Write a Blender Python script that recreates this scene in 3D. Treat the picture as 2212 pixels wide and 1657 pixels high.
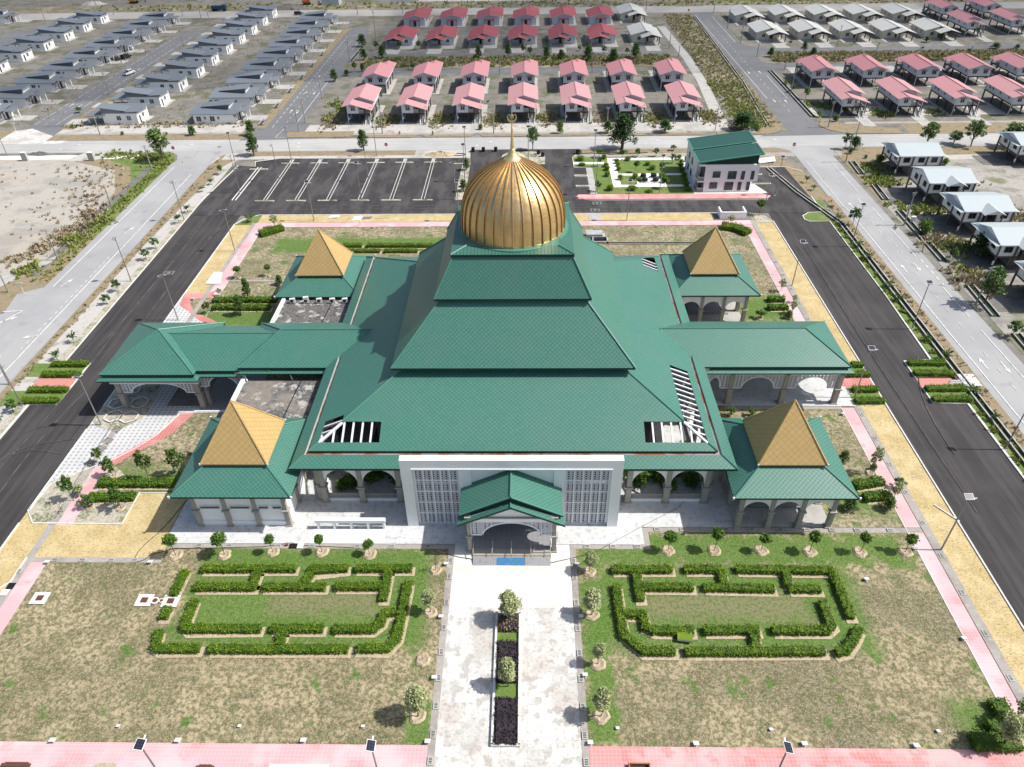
import bpy, math, random
from math import sin, cos, pi, radians, sqrt, hypot, atan2, degrees
from mathutils import Vector
random.seed(7)
S = bpy.context.scene
for _o in list(bpy.data.objects): bpy.data.objects.remove(_o)

# ------------------------------------------------------------------ camera
CF, CP, CY, CR = 1573.43269, 0.658503148, -0.0261178626, -0.0172236421
CH = 66.0
_fw = Vector((sin(CY)*cos(CP), cos(CY)*cos(CP), -sin(CP)))
_rt = Vector((cos(CY), -sin(CY), 0.0))
_up = _rt.cross(_fw)
_r2 = cos(CR)*_rt + sin(CR)*_up
_u2 = -sin(CR)*_rt + cos(CR)*_up
cam = bpy.data.cameras.new('camera'); co = bpy.data.objects.new('camera', cam)
S.collection.objects.link(co); S.camera = co
from mathutils import Matrix
co.matrix_world = Matrix(((_r2.x, _u2.x, -_fw.x, 0), (_r2.y, _u2.y, -_fw.y, 0), (_r2.z, _u2.z, -_fw.z, CH), (0, 0, 0, 1)))
cam.sensor_width = 36.0; cam.lens = 36.0*CF/2211.0
cam.clip_start = 0.5; cam.clip_end = 5000.0

# ------------------------------------------------------------------ world, sun, exposure
SUN_EL, SUN_AZ = radians(51.8), radians(-1.0)     # sun from +X, square to the compound
w = bpy.data.worlds.new("World"); S.world = w; w.use_nodes = True
nt = w.node_tree; nt.nodes.clear()
sky = nt.nodes.new('ShaderNodeTexSky'); sky.sky_type = 'NISHITA'; sky.sun_disc = False
sky.sun_elevation = SUN_EL; sky.sun_rotation = radians(90) - SUN_AZ
sky.air_density = 1.0; sky.dust_density = 2.6; sky.ozone_density = 1.0
bg = nt.nodes.new('ShaderNodeBackground'); bg.inputs[1].default_value = 0.105
ow = nt.nodes.new('ShaderNodeOutputWorld')
nt.links.new(sky.outputs[0], bg.inputs[0]); nt.links.new(bg.outputs[0], ow.inputs[0])
sl = bpy.data.lights.new('sun', 'SUN'); sl.energy = 4.3; sl.angle = radians(0.55); sl.color = (1.0, 0.965, 0.91)
so = bpy.data.objects.new('sun', sl); S.collection.objects.link(so)
_sd = Vector((cos(SUN_EL)*cos(SUN_AZ), cos(SUN_EL)*sin(SUN_AZ), sin(SUN_EL)))
so.rotation_euler = (-_sd).to_track_quat('-Z', 'Y').to_euler(); so.location = (60, 60, 160)
S.view_settings.view_transform = 'Standard'; S.view_settings.look = 'None'
S.view_settings.exposure = 0.36; S.view_settings.gamma = 1.0
S.render.engine = 'CYCLES'
S.cycles.max_bounces = 6; S.cycles.transparent_max_bounces = 12

# ------------------------------------------------------------------ survey helpers (photo grid -> point on a level plane)
def ray(x, y): return _fw + _r2*((x-1105.5)/CF) - _u2*((y-828.5)/CF)
def G(x, y, z=0.0):
    d = ray(x, y); t = (z-CH)/d.z
    return (d.x*t, d.y*t)
_OY = [0, 414.52, 829.04, 1242.06]
def c(i, j, x, y): return (552.75*i + x*.25023, _OY[j] + y*.25023)
def gc(i, j, x, y, z=0.0): return G(*c(i, j, x, y), z)
def pix(X, Y, Z):
    q = Vector((X, Y, Z-CH)); zz = q.dot(_fw)
    return (1105.5 + CF*q.dot(_r2)/zz, 828.5 - CF*q.dot(_u2)/zz, CF/zz)
def hz(X, Y, py):
    lo, hi = 0.0, 40.0
    for _ in range(30):
        m = (lo+hi)/2
        if pix(X, Y, m)[1] > py: lo = m
        else: hi = m
    return lo

# ------------------------------------------------------------------ materials
MATS = {}
def mat(name, base, layers=(), rough=.85, metal=0.0, bump=0.0, bscale=8.0, spec=.3, alpha=None, rlayer=None, trans=0.0, tile=None):
    """base: rgb. layers: (kind, args..., colour, strength); 'P' layers use world position, 'U' the metre UVs."""
    m = bpy.data.materials.new(name); m.use_nodes = True; MATS[name] = m
    t = m.node_tree; N = t.nodes; L = t.links; N.clear()
    out = N.new('ShaderNodeOutputMaterial'); b = N.new('ShaderNodeBsdfPrincipled')
    b.inputs['Roughness'].default_value = rough; b.inputs['Metallic'].default_value = metal
    b.inputs['Specular IOR Level'].default_value = spec
    geo = N.new('ShaderNodeNewGeometry'); uv = N.new('ShaderNodeUVMap')
    pos = geo.outputs['Position']; U = uv.outputs[0]
    oi = N.new('ShaderNodeObjectInfo')
    def math_(op, a, bb=None, cc=None):
        n = N.new('ShaderNodeMath'); n.operation = op
        for k, v in enumerate((a, bb, cc)):
            if v is None: continue
            if isinstance(v, (int, float)): n.inputs[k].default_value = v
            else: L.new(v, n.inputs[k])
        return n.outputs[0]
    def vscale(src, s):
        n = N.new('ShaderNodeVectorMath'); n.operation = 'MULTIPLY'; L.new(src, n.inputs[0]); n.inputs[1].default_value = s; return n.outputs[0]
    def noise(src, sc, det=4.0, dist=0.0, ro=.55):
        n = N.new('ShaderNodeTexNoise'); n.inputs['Scale'].default_value = sc; n.inputs['Detail'].default_value = det
        n.inputs['Roughness'].default_value = ro; n.inputs['Distortion'].default_value = dist; L.new(src, n.inputs['Vector']); return n.outputs['Fac']
    def ramp(v, lo, hi):
        n = N.new('ShaderNodeMapRange'); n.interpolation_type = 'SMOOTHSTEP'; L.new(v, n.inputs[0])
        n.inputs[1].default_value = lo; n.inputs[2].default_value = hi; return n.outputs[0]
    def mixc(f, a, bcol, st):
        n = N.new('ShaderNodeMix'); n.data_type = 'RGBA'
        f2 = math_('MULTIPLY', f, st); L.new(f2, n.inputs[0])
        if isinstance(a, tuple): n.inputs[6].default_value = a+(1,)
        else: L.new(a, n.inputs[6])
        n.inputs[7].default_value = tuple(bcol)+(1,); return n.outputs[2]
    def sep(src):
        n = N.new('ShaderNodeSeparateXYZ'); L.new(src, n.inputs[0]); return n.outputs
    def line(v, size, lw):     # 1 on thin lines every `size`
        a = math_('FRACT', math_('DIVIDE', v, size)); a = math_('ABSOLUTE', math_('SUBTRACT', a, .5))
        return ramp(a, .5-lw/size, .5-lw/size*.35)
    def mask(l):
        k = l[0]
        if k == 'n': _, sc, lo, hi = l[:4]; ex = l[4] if isinstance(l[4], tuple) and l[4] and l[4][0] == 'v' else None; return ramp(noise(vscale(pos, ex[1]) if ex else pos, sc), lo, hi)
        if k == 'un': return ramp(noise(U, l[1]), l[2], l[3])
        if k == 'v':
            n = N.new('ShaderNodeTexVoronoi'); n.inputs['Scale'].default_value = l[1]; L.new(pos, n.inputs['Vector'])
            return math_('SUBTRACT', 1.0, ramp(n.outputs['Distance'], l[2], l[3]))
        if k == 'dia':
            s = sep(U); a = math_('ADD', math_('DIVIDE', s[0], l[1]), math_('DIVIDE', s[1], l[2])); d = math_('SUBTRACT', math_('DIVIDE', s[0], l[1]), math_('DIVIDE', s[1], l[2]))
            return math_('MAXIMUM', line(a, 1.0, l[3]), line(d, 1.0, l[3]))
        if k == 'cell':        # per-shingle tone
            s = sep(U); a = math_('FLOOR', math_('ADD', math_('DIVIDE', s[0], l[1]), math_('DIVIDE', s[1], l[2]))); d = math_('FLOOR', math_('SUBTRACT', math_('DIVIDE', s[0], l[1]), math_('DIVIDE', s[1], l[2])))
            cb = N.new('ShaderNodeCombineXYZ'); L.new(a, cb.inputs[0]); L.new(d, cb.inputs[1])
            wn = N.new('ShaderNodeTexWhiteNoise'); wn.noise_dimensions = '3D'; L.new(cb.outputs[0], wn.inputs[0]); return wn.outputs[0]
        if k == 'row': return line(sep(U)[1], l[1], l[2])
        if k == 'seam': return line(sep(U)[0], l[1], l[2])
        if k == 'grid': return math_('MAXIMUM', line(sep(U)[0], l[1], l[3]), line(sep(U)[1], l[2], l[3]))
        if k == 'pgrid': s = sep(pos); return math_('MAXIMUM', line(s[0], l[1], l[3]), line(s[1], l[2], l[3]))
        if k == 'brick':       # dark flecks like weathered interlocking pavers
            n = N.new('ShaderNodeTexBrick'); n.inputs['Scale'].default_value = l[1]; L.new(pos, n.inputs['Vector']); n.inputs['Mortar Size'].default_value = 0.0
            n.inputs['Color1'].default_value = (0, 0, 0, 1); n.inputs['Color2'].default_value = (1, 1, 1, 1); n.inputs['Bias'].default_value = l[2]
            return math_('MULTIPLY', n.outputs[0], ramp(noise(pos, .5), l[3], l[3]+.25))
        if k == 'box':         # soft rectangle x0,x1,y0,y1,soft,amp
            x0, x1, y0, y1, soft, amp = l[1:7]; s = sep(pos)
            dx = math_('SUBTRACT', math_('ABSOLUTE', math_('SUBTRACT', s[0], (x0+x1)/2)), (x1-x0)/2)
            dy = math_('SUBTRACT', math_('ABSOLUTE', math_('SUBTRACT', s[1], (y0+y1)/2)), (y1-y0)/2)
            d = math_('ADD', math_('MAXIMUM', dx, dy), math_('MULTIPLY', math_('SUBTRACT', noise(pos, .55, 5), .5), amp))
            return math_('SUBTRACT', 1.0, ramp(d, -soft, soft))
        if k == 'dots':        # paired dark dots
            s = sep(pos)
            fx = math_('ABSOLUTE', math_('SUBTRACT', math_('FRACT', math_('DIVIDE', s[0], l[1])), .5)); fy = math_('ABSOLUTE', math_('SUBTRACT', math_('FRACT', math_('DIVIDE', s[1], l[2])), .5))
            return math_('MULTIPLY', math_('LESS_THAN', fx, l[3]), math_('LESS_THAN', fy, l[4]))
        if k == 'rnd': return oi.outputs['Random']
    col = tuple(base)
    for l in layers:
        col = mixc(mask(l), col, l[-2], l[-1])
    if isinstance(col, tuple): b.inputs['Base Color'].default_value = col+(1,)
    else: L.new(col, b.inputs['Base Color'])
    if rlayer:
        mm = mask(rlayer); mr = N.new('ShaderNodeMapRange'); L.new(mm, mr.inputs[0]); mr.inputs[3].default_value = rlayer[-2]; mr.inputs[4].default_value = rlayer[-1]; L.new(mr.outputs[0], b.inputs['Roughness'])
    if bump or tile:
        h = noise(pos, bscale, 5) if bump else None
        if tile:
            tm = mask(tile); h2 = math_('MULTIPLY', tm, -tile[-1]); h = math_('ADD', h, h2) if h else h2
        bn = N.new('ShaderNodeBump'); bn.inputs['Strength'].default_value = min(1, bump) if bump else .6; bn.inputs['Distance'].default_value = .12 if bump else .05
        L.new(h, bn.inputs['Height']); L.new(bn.outputs[0], b.inputs['Normal'])
    sh = b.outputs[0]
    if trans:
        tr = N.new('ShaderNodeBsdfTranslucent'); (L.new(col, tr.inputs[0]) if not isinstance(col, tuple) else setattr(tr.inputs[0], 'default_value', col+(1,)))
        mx = N.new('ShaderNodeMixShader'); mx.inputs[0].default_value = trans; L.new(sh, mx.inputs[1]); L.new(tr.outputs[0], mx.inputs[2]); sh = mx.outputs[0]
    if alpha:
        tp = N.new('ShaderNodeBsdfTransparent'); mx = N.new('ShaderNodeMixShader'); s = sep(U)
        if alpha[0] == 'holes':   # perforated screen: holes + small holes, real openings
            def hole(off, rad):
                fx = math_('MULTIPLY', math_('SUBTRACT', math_('FRACT', math_('ADD', math_('DIVIDE', s[0], alpha[1]), off)), .5), alpha[1]); fy = math_('MULTIPLY', math_('SUBTRACT', math_('FRACT', math_('ADD', math_('DIVIDE', s[1], alpha[2]), off)), .5), alpha[2])
                return math_('LESS_THAN', math_('SQRT', math_('ADD', math_('MULTIPLY', fx, fx), math_('MULTIPLY', fy, fy))), rad)
            a = math_('MAXIMUM', hole(0.0, alpha[3]), hole(.5, alpha[4]))
        else:
            a = ramp(noise(pos, alpha[1], 3), alpha[2], alpha[3]); a = math_('MULTIPLY_ADD', a, alpha[4], alpha[5])
        L.new(a, mx.inputs[0]); L.new(sh, mx.inputs[1]); L.new(tp.outputs[0], mx.inputs[2]); sh = mx.outputs[0]
    L.new(sh, out.inputs[0]); return m

GR, GRD = (.056, .184, .138), (.011, .046, .035)
mat('roof_green', GR, [('cell', .55, .55, (.074, .215, .168), .45), ('n', .2, .42, .66, (.080, .190, .154), .5), ('n', .9, .55, .72, (.062, .165, .130), .4), ('dia', .55, .55, .09, GRD, .65)], rough=.42, spec=.5, tile=('dia', .55, .55, .095, .25))
mat('roof_green_seam', (.052, .155, .120), [('seam', .42, .07, GRD, .8), ('n', .6, .4, .7, (.06, .165, .13), .3)], rough=.4, spec=.45)
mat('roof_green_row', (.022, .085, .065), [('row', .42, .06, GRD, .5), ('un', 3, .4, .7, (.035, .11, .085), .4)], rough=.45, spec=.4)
mat('trim_green', (.070, .21, .16), [('n', 1.5, .4, .7, (.06, .18, .14), .4)], rough=.4, spec=.45)
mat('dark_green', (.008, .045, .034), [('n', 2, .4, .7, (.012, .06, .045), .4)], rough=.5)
mat('shingle_gold', (.46, .315, .125), [('cell', .8, .8, (.51, .36, .16), .5), ('n', .6, .45, .65, (.43, .30, .13), .4), ('dia', .8, .8, .055, (.25, .155, .05), .6)], rough=.5, spec=.4, tile=('dia', .8, .8, .06, .4))
mat('dome_gold', (.68, .48, .23), [('n', .5, .4, .65, (.60, .39, .15), .5), ('cell', .55, .5, (.76, .53, .25), .6), ('row', .55, .025, (.50, .30, .10), .5)], rough=.34, metal=.72, spec=.5, rlayer=('cell', .55, .5, .30, .42))
mat('dome_rib', (.42, .25, .08), [('n', 2, .4, .6, (.50, .31, .11), .5)], rough=.4, metal=.85)
mat('finial_gold', (.72, .58, .28), [('n', 3, .4, .6, (.62, .5, .22), .4)], rough=.38, metal=.6)
mat('white_wall', (.85, .86, .86), [('n', .5, .45, .75, (.76, .78, .79), .5), ('n', 4, .55, .8, (.76, .77, .76), .35)], rough=.75)
mat('white_trim', (.74, .77, .80), [('n', 1.5, .5, .75, (.64, .68, .72), .5)], rough=.6)
mat('column_grey', (.36, .34, .30), [('n', 1.5, .4, .7, (.30, .28, .25), .5)], rough=.8)
mat('lattice', (.60, .60, .65), [('un', 2, .4, .7, (.54, .54, .60), .4)], rough=.7, alpha=('holes', .49, .36, .125, .05))
mat('lattice_dark', (.30, .28, .27), [('un', 2, .4, .7, (.24, .22, .21), .4)], rough=.7, alpha=('holes', .22, .22, .055, .02))
mat('gutter_rust', (.30, .27, .25), [('n', .45, .45, .6, (.24, .085, .03), .9), ('n', 2.2, .55, .7, (.07, .05, .04), .7)], rough=.7)
mat('zinc', (.48, .49, .50), [('n', 1.2, .45, .65, (.30, .29, .28), .5)], rough=.5, metal=.2)
mat('flat_roof_stained', (.12, .115, .11), [('n', .55, .53, .60, (.46, .45, .42), .8), ('n', 1.7, .52, .6, (.05, .05, .05), .7), ('n', 5, .55, .7, (.5, .49, .47), .4), ('n', .18, .5, .6, (.35, .30, .25), .4)], rough=.9, bump=.2)
mat('interior_shade', (.10, .095, .09), [('n', .8, .4, .7, (.07, .065, .06), .5)], rough=.9)  # dark tone paints in the gloom behind arches and screens
mat('floor_tile', (.27, .27, .285), [('pgrid', .6, .6, .03, (.11, .11, .12), .6), ('n', .5, .4, .7, (.31, .31, .32), .4)], rough=.5)
mat('glass_dark', (.012, .014, .016), [('n', .8, .4, .7, (.03, .035, .04), .5)], rough=.12, spec=.6)
mat('glass_teal', (.05, .085, .09), [('un', 1.2, .45, .6, (.12, .17, .17), .6)], rough=.1, spec=.7)
mat('frame_dark', (.03, .03, .03), [('n', 3, .4, .7, (.05, .05, .05), .4)], rough=.5)
mat('blue_sheet', (.06, .19, .36), [('seam', .18, .05, (.015, .09, .22), .6), ('un', 3, .5, .7, (.2, .3, .42), .4)], rough=.5)
mat('zinc_sheet', (.35, .36, .37), [('seam', .18, .05, (.2, .2, .21), .6), ('un', 2, .5, .7, (.22, .21, .2), .5)], rough=.45, metal=.3)
# ground
mat('dirt', (.19, .178, .155), [('n', .035, .42, .62, (.235, .22, .19), .8), ('n', .25, .46, .62, (.125, .115, .095), .65), ('n', .11, .52, .62, (.095, .105, .05), .8), ('n', 1.3, .5, .68, (.27, .255, .225), .55), ('n', .6, .6, .72, (.08, .09, .04), .6)], rough=.95, bump=.5, bscale=1.5)
mat('pale_sand', (.40, .375, .335), [('n', .05, .48, .62, (.42, .33, .26), .5), ('n', .12, .48, .60, (.29, .28, .255), .75), ('n', .35, .56, .68, (.33, .30, .24), .6), ('n', .6, .57, .7, (.25, .22, .17), .45), ('n', 2.5, .58, .72, (.22, .19, .14), .6)], rough=.95, bump=.5, bscale=2)
mat('yard_ground', (.30, .285, .26), [('n', .06, .45, .60, (.40, .375, .34), .75), ('n', .25, .5, .62, (.20, .19, .165), .7), ('n', .12, .54, .64, (.15, .16, .07), .75), ('n', 1.8, .52, .66, (.17, .16, .125), .6)], rough=.95, bump=.5, bscale=2)
mat('white_sand', (.46, .44, .41), [('n', .2, .5, .65, (.32, .30, .27), .7), ('n', 1.5, .55, .7, (.24, .22, .19), .55), ('n', .4, .58, .68, (.18, .17, .10), .5)], rough=.95, bump=.4, bscale=2)
mat('scrub', (.20, .175, .12), [('n', .12, .5, .62, (.38, .32, .24), .75), ('n', .5, .48, .62, (.115, .11, .06), .65), ('n', 1.6, .5, .66, (.27, .235, .165), .6), ('n', .3, .6, .7, (.14, .17, .05), .6)], rough=.95, bump=.9, bscale=2.2)
mat('dry_verge', (.25, .205, .135), [('n', .3, .45, .62, (.30, .20, .12), .6), ('n', .7, .5, .66, (.13, .145, .055), .65), ('n', 2.5, .5, .68, (.36, .30, .22), .5)], rough=.95, bump=.6, bscale=3)
mat('green_verge', (.115, .185, .040), [('n', .3, .45, .62, (.23, .23, .10), .6), ('n', 1.2, .5, .66, (.07, .13, .02), .6), ('n', 3.0, .5, .68, (.20, .22, .08), .5)], rough=.95, bump=.9, bscale=3)
_tuft = [('v', 1.55, .20, .42, (.085, .080, .045), .85), ('n', 3.0, .42, .62, (.12, .105, .06), .6)]
def lawn(name, boxes, base=(.40, .32, .205), dull=(.145, .12, .068), dry=()):
    ly = [('n', .12, .42, .62, dull, .75), ('n', .45, .44, .64, (.125, .108, .055), .7), ('v', 1.5, .14, .40, (.10, .10, .045), .6), ('n', 1.8, .46, .58, (.115, .10, .055), .7), ('n', 6.0, .50, .62, (.48, .40, .28), .5),
          ('n', .33, .60, .68, (.07, .15, .022), .85)]
    for bx in boxes: ly += [('box',)+bx+((.075, .165, .018), .88), ]
    for bx in dry: ly += [('box',)+bx+((.20, .175, .10), .75), ]
    ly += [('n', 2.8, .48, .58, (.05, .085, .022), .5), ('n', 7.5, .54, .64, (.34, .34, .17), .5)]
    mat(name, base, ly, rough=.95, bump=.5, bscale=4)
mat('asphalt_dark', (.040, .037, .038), [('n', .12, .4, .65, (.060, .055, .055), .8), ('n', .5, .42, .66, ('v', (2.2, .10, 1)), (.090, .084, .084), .5), ('n', 6, .5, .75, (.034, .031, .032), .5)], rough=.85, bump=.15, bscale=20)
mat('asphalt_dark_x', (.044, .041, .042), [('n', .12, .4, .65, (.042, .038, .039), .8), ('n', .5, .42, .62, ('v', (.9, .22, 1)), (.10, .094, .094), .6), ('n', .25, .55, .66, (.085, .080, .080), .5), ('n', 6, .5, .75, (.036, .033, .033), .5)], rough=.85, bump=.15, bscale=20)
mat('road_pale', (.31, .313, .318), [('n', .08, .4, .65, (.37, .37, .365), .8), ('n', .25, .58, .68, (.25, .25, .25), .6), ('n', .5, .5, .72, ('v', (1.8, .08, 1)), (.29, .295, .30), .5), ('n', 1.2, .58, .75, (.40, .39, .38), .4)], rough=.9)
mat('road_pale_x', (.37, .37, .365), [('n', .06, .4, .65, (.46, .45, .43), .8), ('n', .5, .5, .72, ('v', (.08, 1.8, 1)), (.31, .31, .31), .5), ('n', 1.2, .58, .75, (.42, .41, .39), .4)], rough=.9)
mat('road_estate', (.155, .158, .165), [('n', .1, .4, .65, (.19, .19, .195), .7), ('n', .9, .52, .75, (.12, .12, .125), .5)], rough=.9)
mat('road_gravel', (.36, .345, .32), [('n', .08, .4, .65, (.30, .29, .27), .8), ('n', .9, .55, .75, (.22, .21, .2), .5)], rough=.95)
mat('tyre_mark', (.120, .115, .115), [('n', .5, .40, .58, (.068, .064, .065), .95)], rough=.85)
mat('paint_white', (.72, .72, .70), [('n', 1.6, .5, .66, (.42, .42, .41), .7)], rough=.7)
mat('kerb_white', (.66, .65, .62), [('n', 1.5, .5, .7, (.42, .40, .37), .6)], rough=.8)
mat('kerb_grey', (.24, .235, .22), [('n', .8, .45, .7, (.15, .145, .13), .6)], rough=.9)
mat('plaza', (.66, .655, .63), [('n', .16, .47, .60, (.48, .44, .40), .85), ('n', .9, .50, .60, (.33, .30, .27), .65), ('n', .3, .5, .60, (.45, .445, .42), .6), ('n', 3.5, .52, .62, (.30, .27, .24), .45), ('pgrid', 5.9, 7.4, .035, (.38, .37, .35), .6)], rough=.85, bump=.1)
mat('plaza_clean', (.64, .63, .60), [('n', .3, .45, .64, (.54, .53, .50), .8), ('n', 1.5, .55, .7, (.55, .55, .53), .4), ('pgrid', 5.9, 7.4, .03, (.5, .5, .48), .5)], rough=.85)
mat('platform', (.54, .545, .54), [('n', .4, .45, .62, (.62, .625, .62), .7), ('n', 1.6, .5, .66, (.34, .35, .355), .6), ('pgrid', 3.7, 9.3, .03, (.28, .28, .28), .5)], rough=.85)
mat('white_paving', (.82, .82, .80), [('n', 1, .5, .7, (.76, .76, .75), .5)], rough=.8)
mat('drain_concrete', (.34, .315, .285), [('n', .4, .45, .65, (.25, .23, .205), .7), ('n', 1.8, .5, .7, (.45, .42, .39), .5), ('row', 1.2, .03, (.2, .19, .17), .3)], rough=.9)
mat('pink_paving', (.60, .345, .36), [('n', .13, .45, .6, (.66, .47, .48), .85), ('n', .35, .55, .68, (.52, .24, .24), .7), ('pgrid', .36, .36, .035, (.70, .54, .55), .4)], rough=.85)
mat('red_paving', (.46, .14, .13), [('n', .22, .42, .62, (.56, .26, .25), .8), ('pgrid', .42, .42, .05, (.62, .40, .38), .6)], rough=.85)
mat('rose_paving', (.56, .26, .25), [('n', .2, .42, .62, (.66, .40, .40), .85), ('n', .5, .5, .62, (.46, .16, .14), .6), ('pgrid', .36, .36, .04, (.66, .46, .46), .4)], rough=.85)
mat('red_box_paving', (.50, .21, .17), [('pgrid', .42, .42, .045, (.6, .38, .35), .5), ('n', .6, .4, .65, (.52, .22, .19), .6)], rough=.85)
mat('yellow_paving', (.54, .43, .23), [('n', .3, .45, .62, (.58, .47, .27), .7), ('n', .35, .44, .60, ('v', (1, 1, 1)), (.50, .385, .19), .8), ('n', 3.4, .56, .64, ('v', (1, 2.0, 1)), (.22, .165, .065), .8), ('brick', 3.0, -.2, .36, (.22, .17, .065), .7), ('n', 1.5, .57, .7, (.34, .25, .11), .5)], rough=.9, bump=.15)
mat('grey_paver', (.50, .505, .505), [('n', .3, .45, .62, (.56, .56, .55), .7), ('dots', .70, .62, .22, .26, (.24, .245, .26), .75)], rough=.9)
mat('soil', (.47, .39, .27), [('n', 1.5, .45, .62, (.36, .29, .19), .7), ('n', 5, .5, .7, (.26, .21, .14), .6)], rough=.95, bump=.8, bscale=6)
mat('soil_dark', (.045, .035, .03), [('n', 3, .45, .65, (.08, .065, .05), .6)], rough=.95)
mat('gravel_white', (.40, .365, .29), [('n', .4, .48, .6, (.10, .13, .035), .75), ('n', 3, .45, .62, (.52, .49, .43), .7), ('n', 1.3, .55, .68, (.20, .17, .11), .6)], rough=.95, bump=.6, bscale=5)
mat('water_dark', (.02, .03, .02), [('n', .6, .5, .65, (.05, .08, .02), .7)], rough=.3)
# vegetation
mat('leaf_hedge', (.15, .25, .014), [('n', .7, .4, .65, (.22, .31, .02), .7), ('n', 4, .5, .7, (.30, .33, .035), .5)], rough=.6, trans=.25)
mat('leaf_hedge2', (.055, .115, .010), [('n', .7, .4, .65, (.09, .16, .014), .7)], rough=.6, trans=.2)
mat('leaf_green', (.10, .20, .025), [('rnd', (.14, .24, .035), .6)], rough=.55, trans=.25)
mat('leaf_mid', (.046, .105, .022), [('rnd', (.072, .125, .026), .6)], rough=.55, trans=.2)
mat('leaf_dark', (.024, .062, .018), [('rnd', (.038, .078, .020), .6)], rough=.5, trans=.15)
mat('leaf_pale', (.48, .51, .27), [('rnd', (.54, .56, .32), .5)], rough=.6, trans=.25)
mat('leaf_pale2', (.35, .40, .19), [('rnd', (.4, .44, .22), .5)], rough=.6, trans=.2)
mat('leaf_lime', (.15, .22, .02), [('rnd', (.19, .25, .03), .5)], rough=.55, trans=.3)
mat('leaf_purple', (.040, .030, .036), [('n', 3, .4, .6, (.018, .014, .018), .7)], rough=.6)
mat('leaf_cream', (.30, .26, .13), [('n', 2, .4, .6, (.16, .09, .05), .7)], rough=.6)
mat('weed_dry', (.36, .30, .20), [('n', .5, .4, .65, (.24, .20, .12), .6)], rough=.8, trans=.15)
mat('weed_green', (.21, .26, .06), [('n', .5, .4, .65, (.28, .26, .10), .6)], rough=.8, trans=.2)
mat('bark', (.12, .095, .07), [('n', 4, .4, .65, (.075, .06, .045), .6)], rough=.9)
# houses and objects
mat('roof_slate', (.145, .165, .195), [('row', .55, .05, (.08, .095, .12), .35), ('n', .3, .4, .7, (.16, .18, .21), .5), ('rnd', (.185, .205, .23), .6)], rough=.5, spec=.35)
mat('clad_grey', (.19, .205, .225), [('row', .5, .05, (.12, .13, .15), .4), ('n', .5, .4, .7, (.22, .23, .25), .4)], rough=.8)
mat('wall_bungalow', (.84, .84, .82), [('n', .4, .45, .7, (.75, .75, .73), .5), ('rnd', (.76, .76, .75), .5), ('n', 2, .55, .75, (.57, .56, .54), .3)], rough=.8)
mat('roof_pink', (.56, .265, .275), [('seam', .5, .06, (.40, .16, .17), .4), ('row', 1.1, .04, (.44, .18, .19), .3), ('n', .3, .4, .7, (.52, .27, .285), .5), ('rnd', (.50, .28, .28), .5)], rough=.5, spec=.35)
mat('roof_pink_dull', (.46, .19, .205), [('seam', .5, .06, (.32, .11, .12), .4), ('row', 1.1, .04, (.34, .12, .13), .3), ('n', .3, .4, .7, (.42, .19, .21), .5), ('rnd', (.40, .21, .22), .5)], rough=.5, spec=.35)
mat('roof_red', (.33, .075, .080), [('seam', .5, .06, (.24, .03, .035), .45), ('row', 1.1, .04, (.26, .04, .04), .3), ('n', .3, .4, .7, (.33, .07, .08), .5)], rough=.55, spec=.35)
mat('roof_cream', (.50, .505, .475), [('seam', .5, .06, (.38, .38, .36), .4), ('n', .3, .4, .7, (.45, .45, .43), .5)], rough=.6)
mat('roof_skyblue', (.45, .495, .505), [('seam', .36, .06, (.32, .38, .40), .5), ('n', .4, .4, .7, (.40, .47, .49), .5)], rough=.45)
mat('wall_lilac', (.58, .60, .66), [('row', .28, .03, (.42, .44, .50), .4), ('n', .6, .4, .7, (.53, .55, .61), .4)], rough=.8)
mat('wall_cream', (.68, .64, .53), [('row', .3, .03, (.45, .41, .33), .4), ('n', .6, .4, .7, (.53, .49, .40), .4)], rough=.8)
mat('timber_dark', (.045, .028, .024), [('n', 2, .4, .7, (.065, .045, .04), .5)], rough=.7)
mat('timber_mauve', (.13, .105, .105), [('n', 2, .4, .7, (.10, .08, .08), .5)], rough=.8)
mat('brick_grey', (.27, .255, .235), [('grid', .5, .25, .03, (.2, .19, .175), .5), ('n', .6, .4, .7, (.22, .2, .185), .5)], rough=.9)
mat('concrete', (.42, .41, .385), [('n', .4, .45, .65, (.32, .31, .29), .7), ('n', 2, .55, .72, (.24, .23, .21), .5)], rough=.9)
mat('concrete_dark', (.17, .165, .155), [('n', .5, .45, .65, (.11, .105, .095), .7), ('n', 2, .55, .72, (.24, .23, .21), .4)], rough=.9)
mat('metal_grey', (.30, .30, .29), [('n', 2, .4, .7, (.24, .24, .23), .4)], rough=.5, metal=.5)
mat('pole_concrete', (.30, .285, .26), [('n', 1, .4, .7, (.22, .21, .19), .5)], rough=.9)
mat('solar_panel', (.010, .012, .022), [('grid', .25, .25, .012, (.10, .11, .13), .6)], rough=.2, spec=.6)
mat('white_metal', (.70, .71, .72), [('n', 2, .4, .7, (.6, .61, .62), .4)], rough=.45)
mat('black_plastic', (.012, .012, .013), [('n', 3, .4, .7, (.025, .025, .027), .5)], rough=.45)
mat('sign_red', (.50, .01, .015), [('n', 3, .4, .7, (.42, .01, .015), .4)], rough=.5)
mat('car_white', (.72, .73, .74), [('n', 1, .4, .7, (.66, .67, .68), .3)], rough=.25, spec=.6)
mat('car_dark', (.02, .023, .026), [('n', 1, .4, .7, (.03, .034, .038), .4)], rough=.25, spec=.6)
mat('car_blue', (.02, .07, .13), [('n', 1, .4, .7, (.03, .05, .08), .5)], rough=.5)
mat('machine_orange', (.42, .10, .02), [('n', 1, .4, .7, (.28, .07, .02), .5)], rough=.6)
mat('machine_yellow', (.42, .25, .04), [('n', 1, .4, .7, (.28, .17, .04), .5)], rough=.6)
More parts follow.
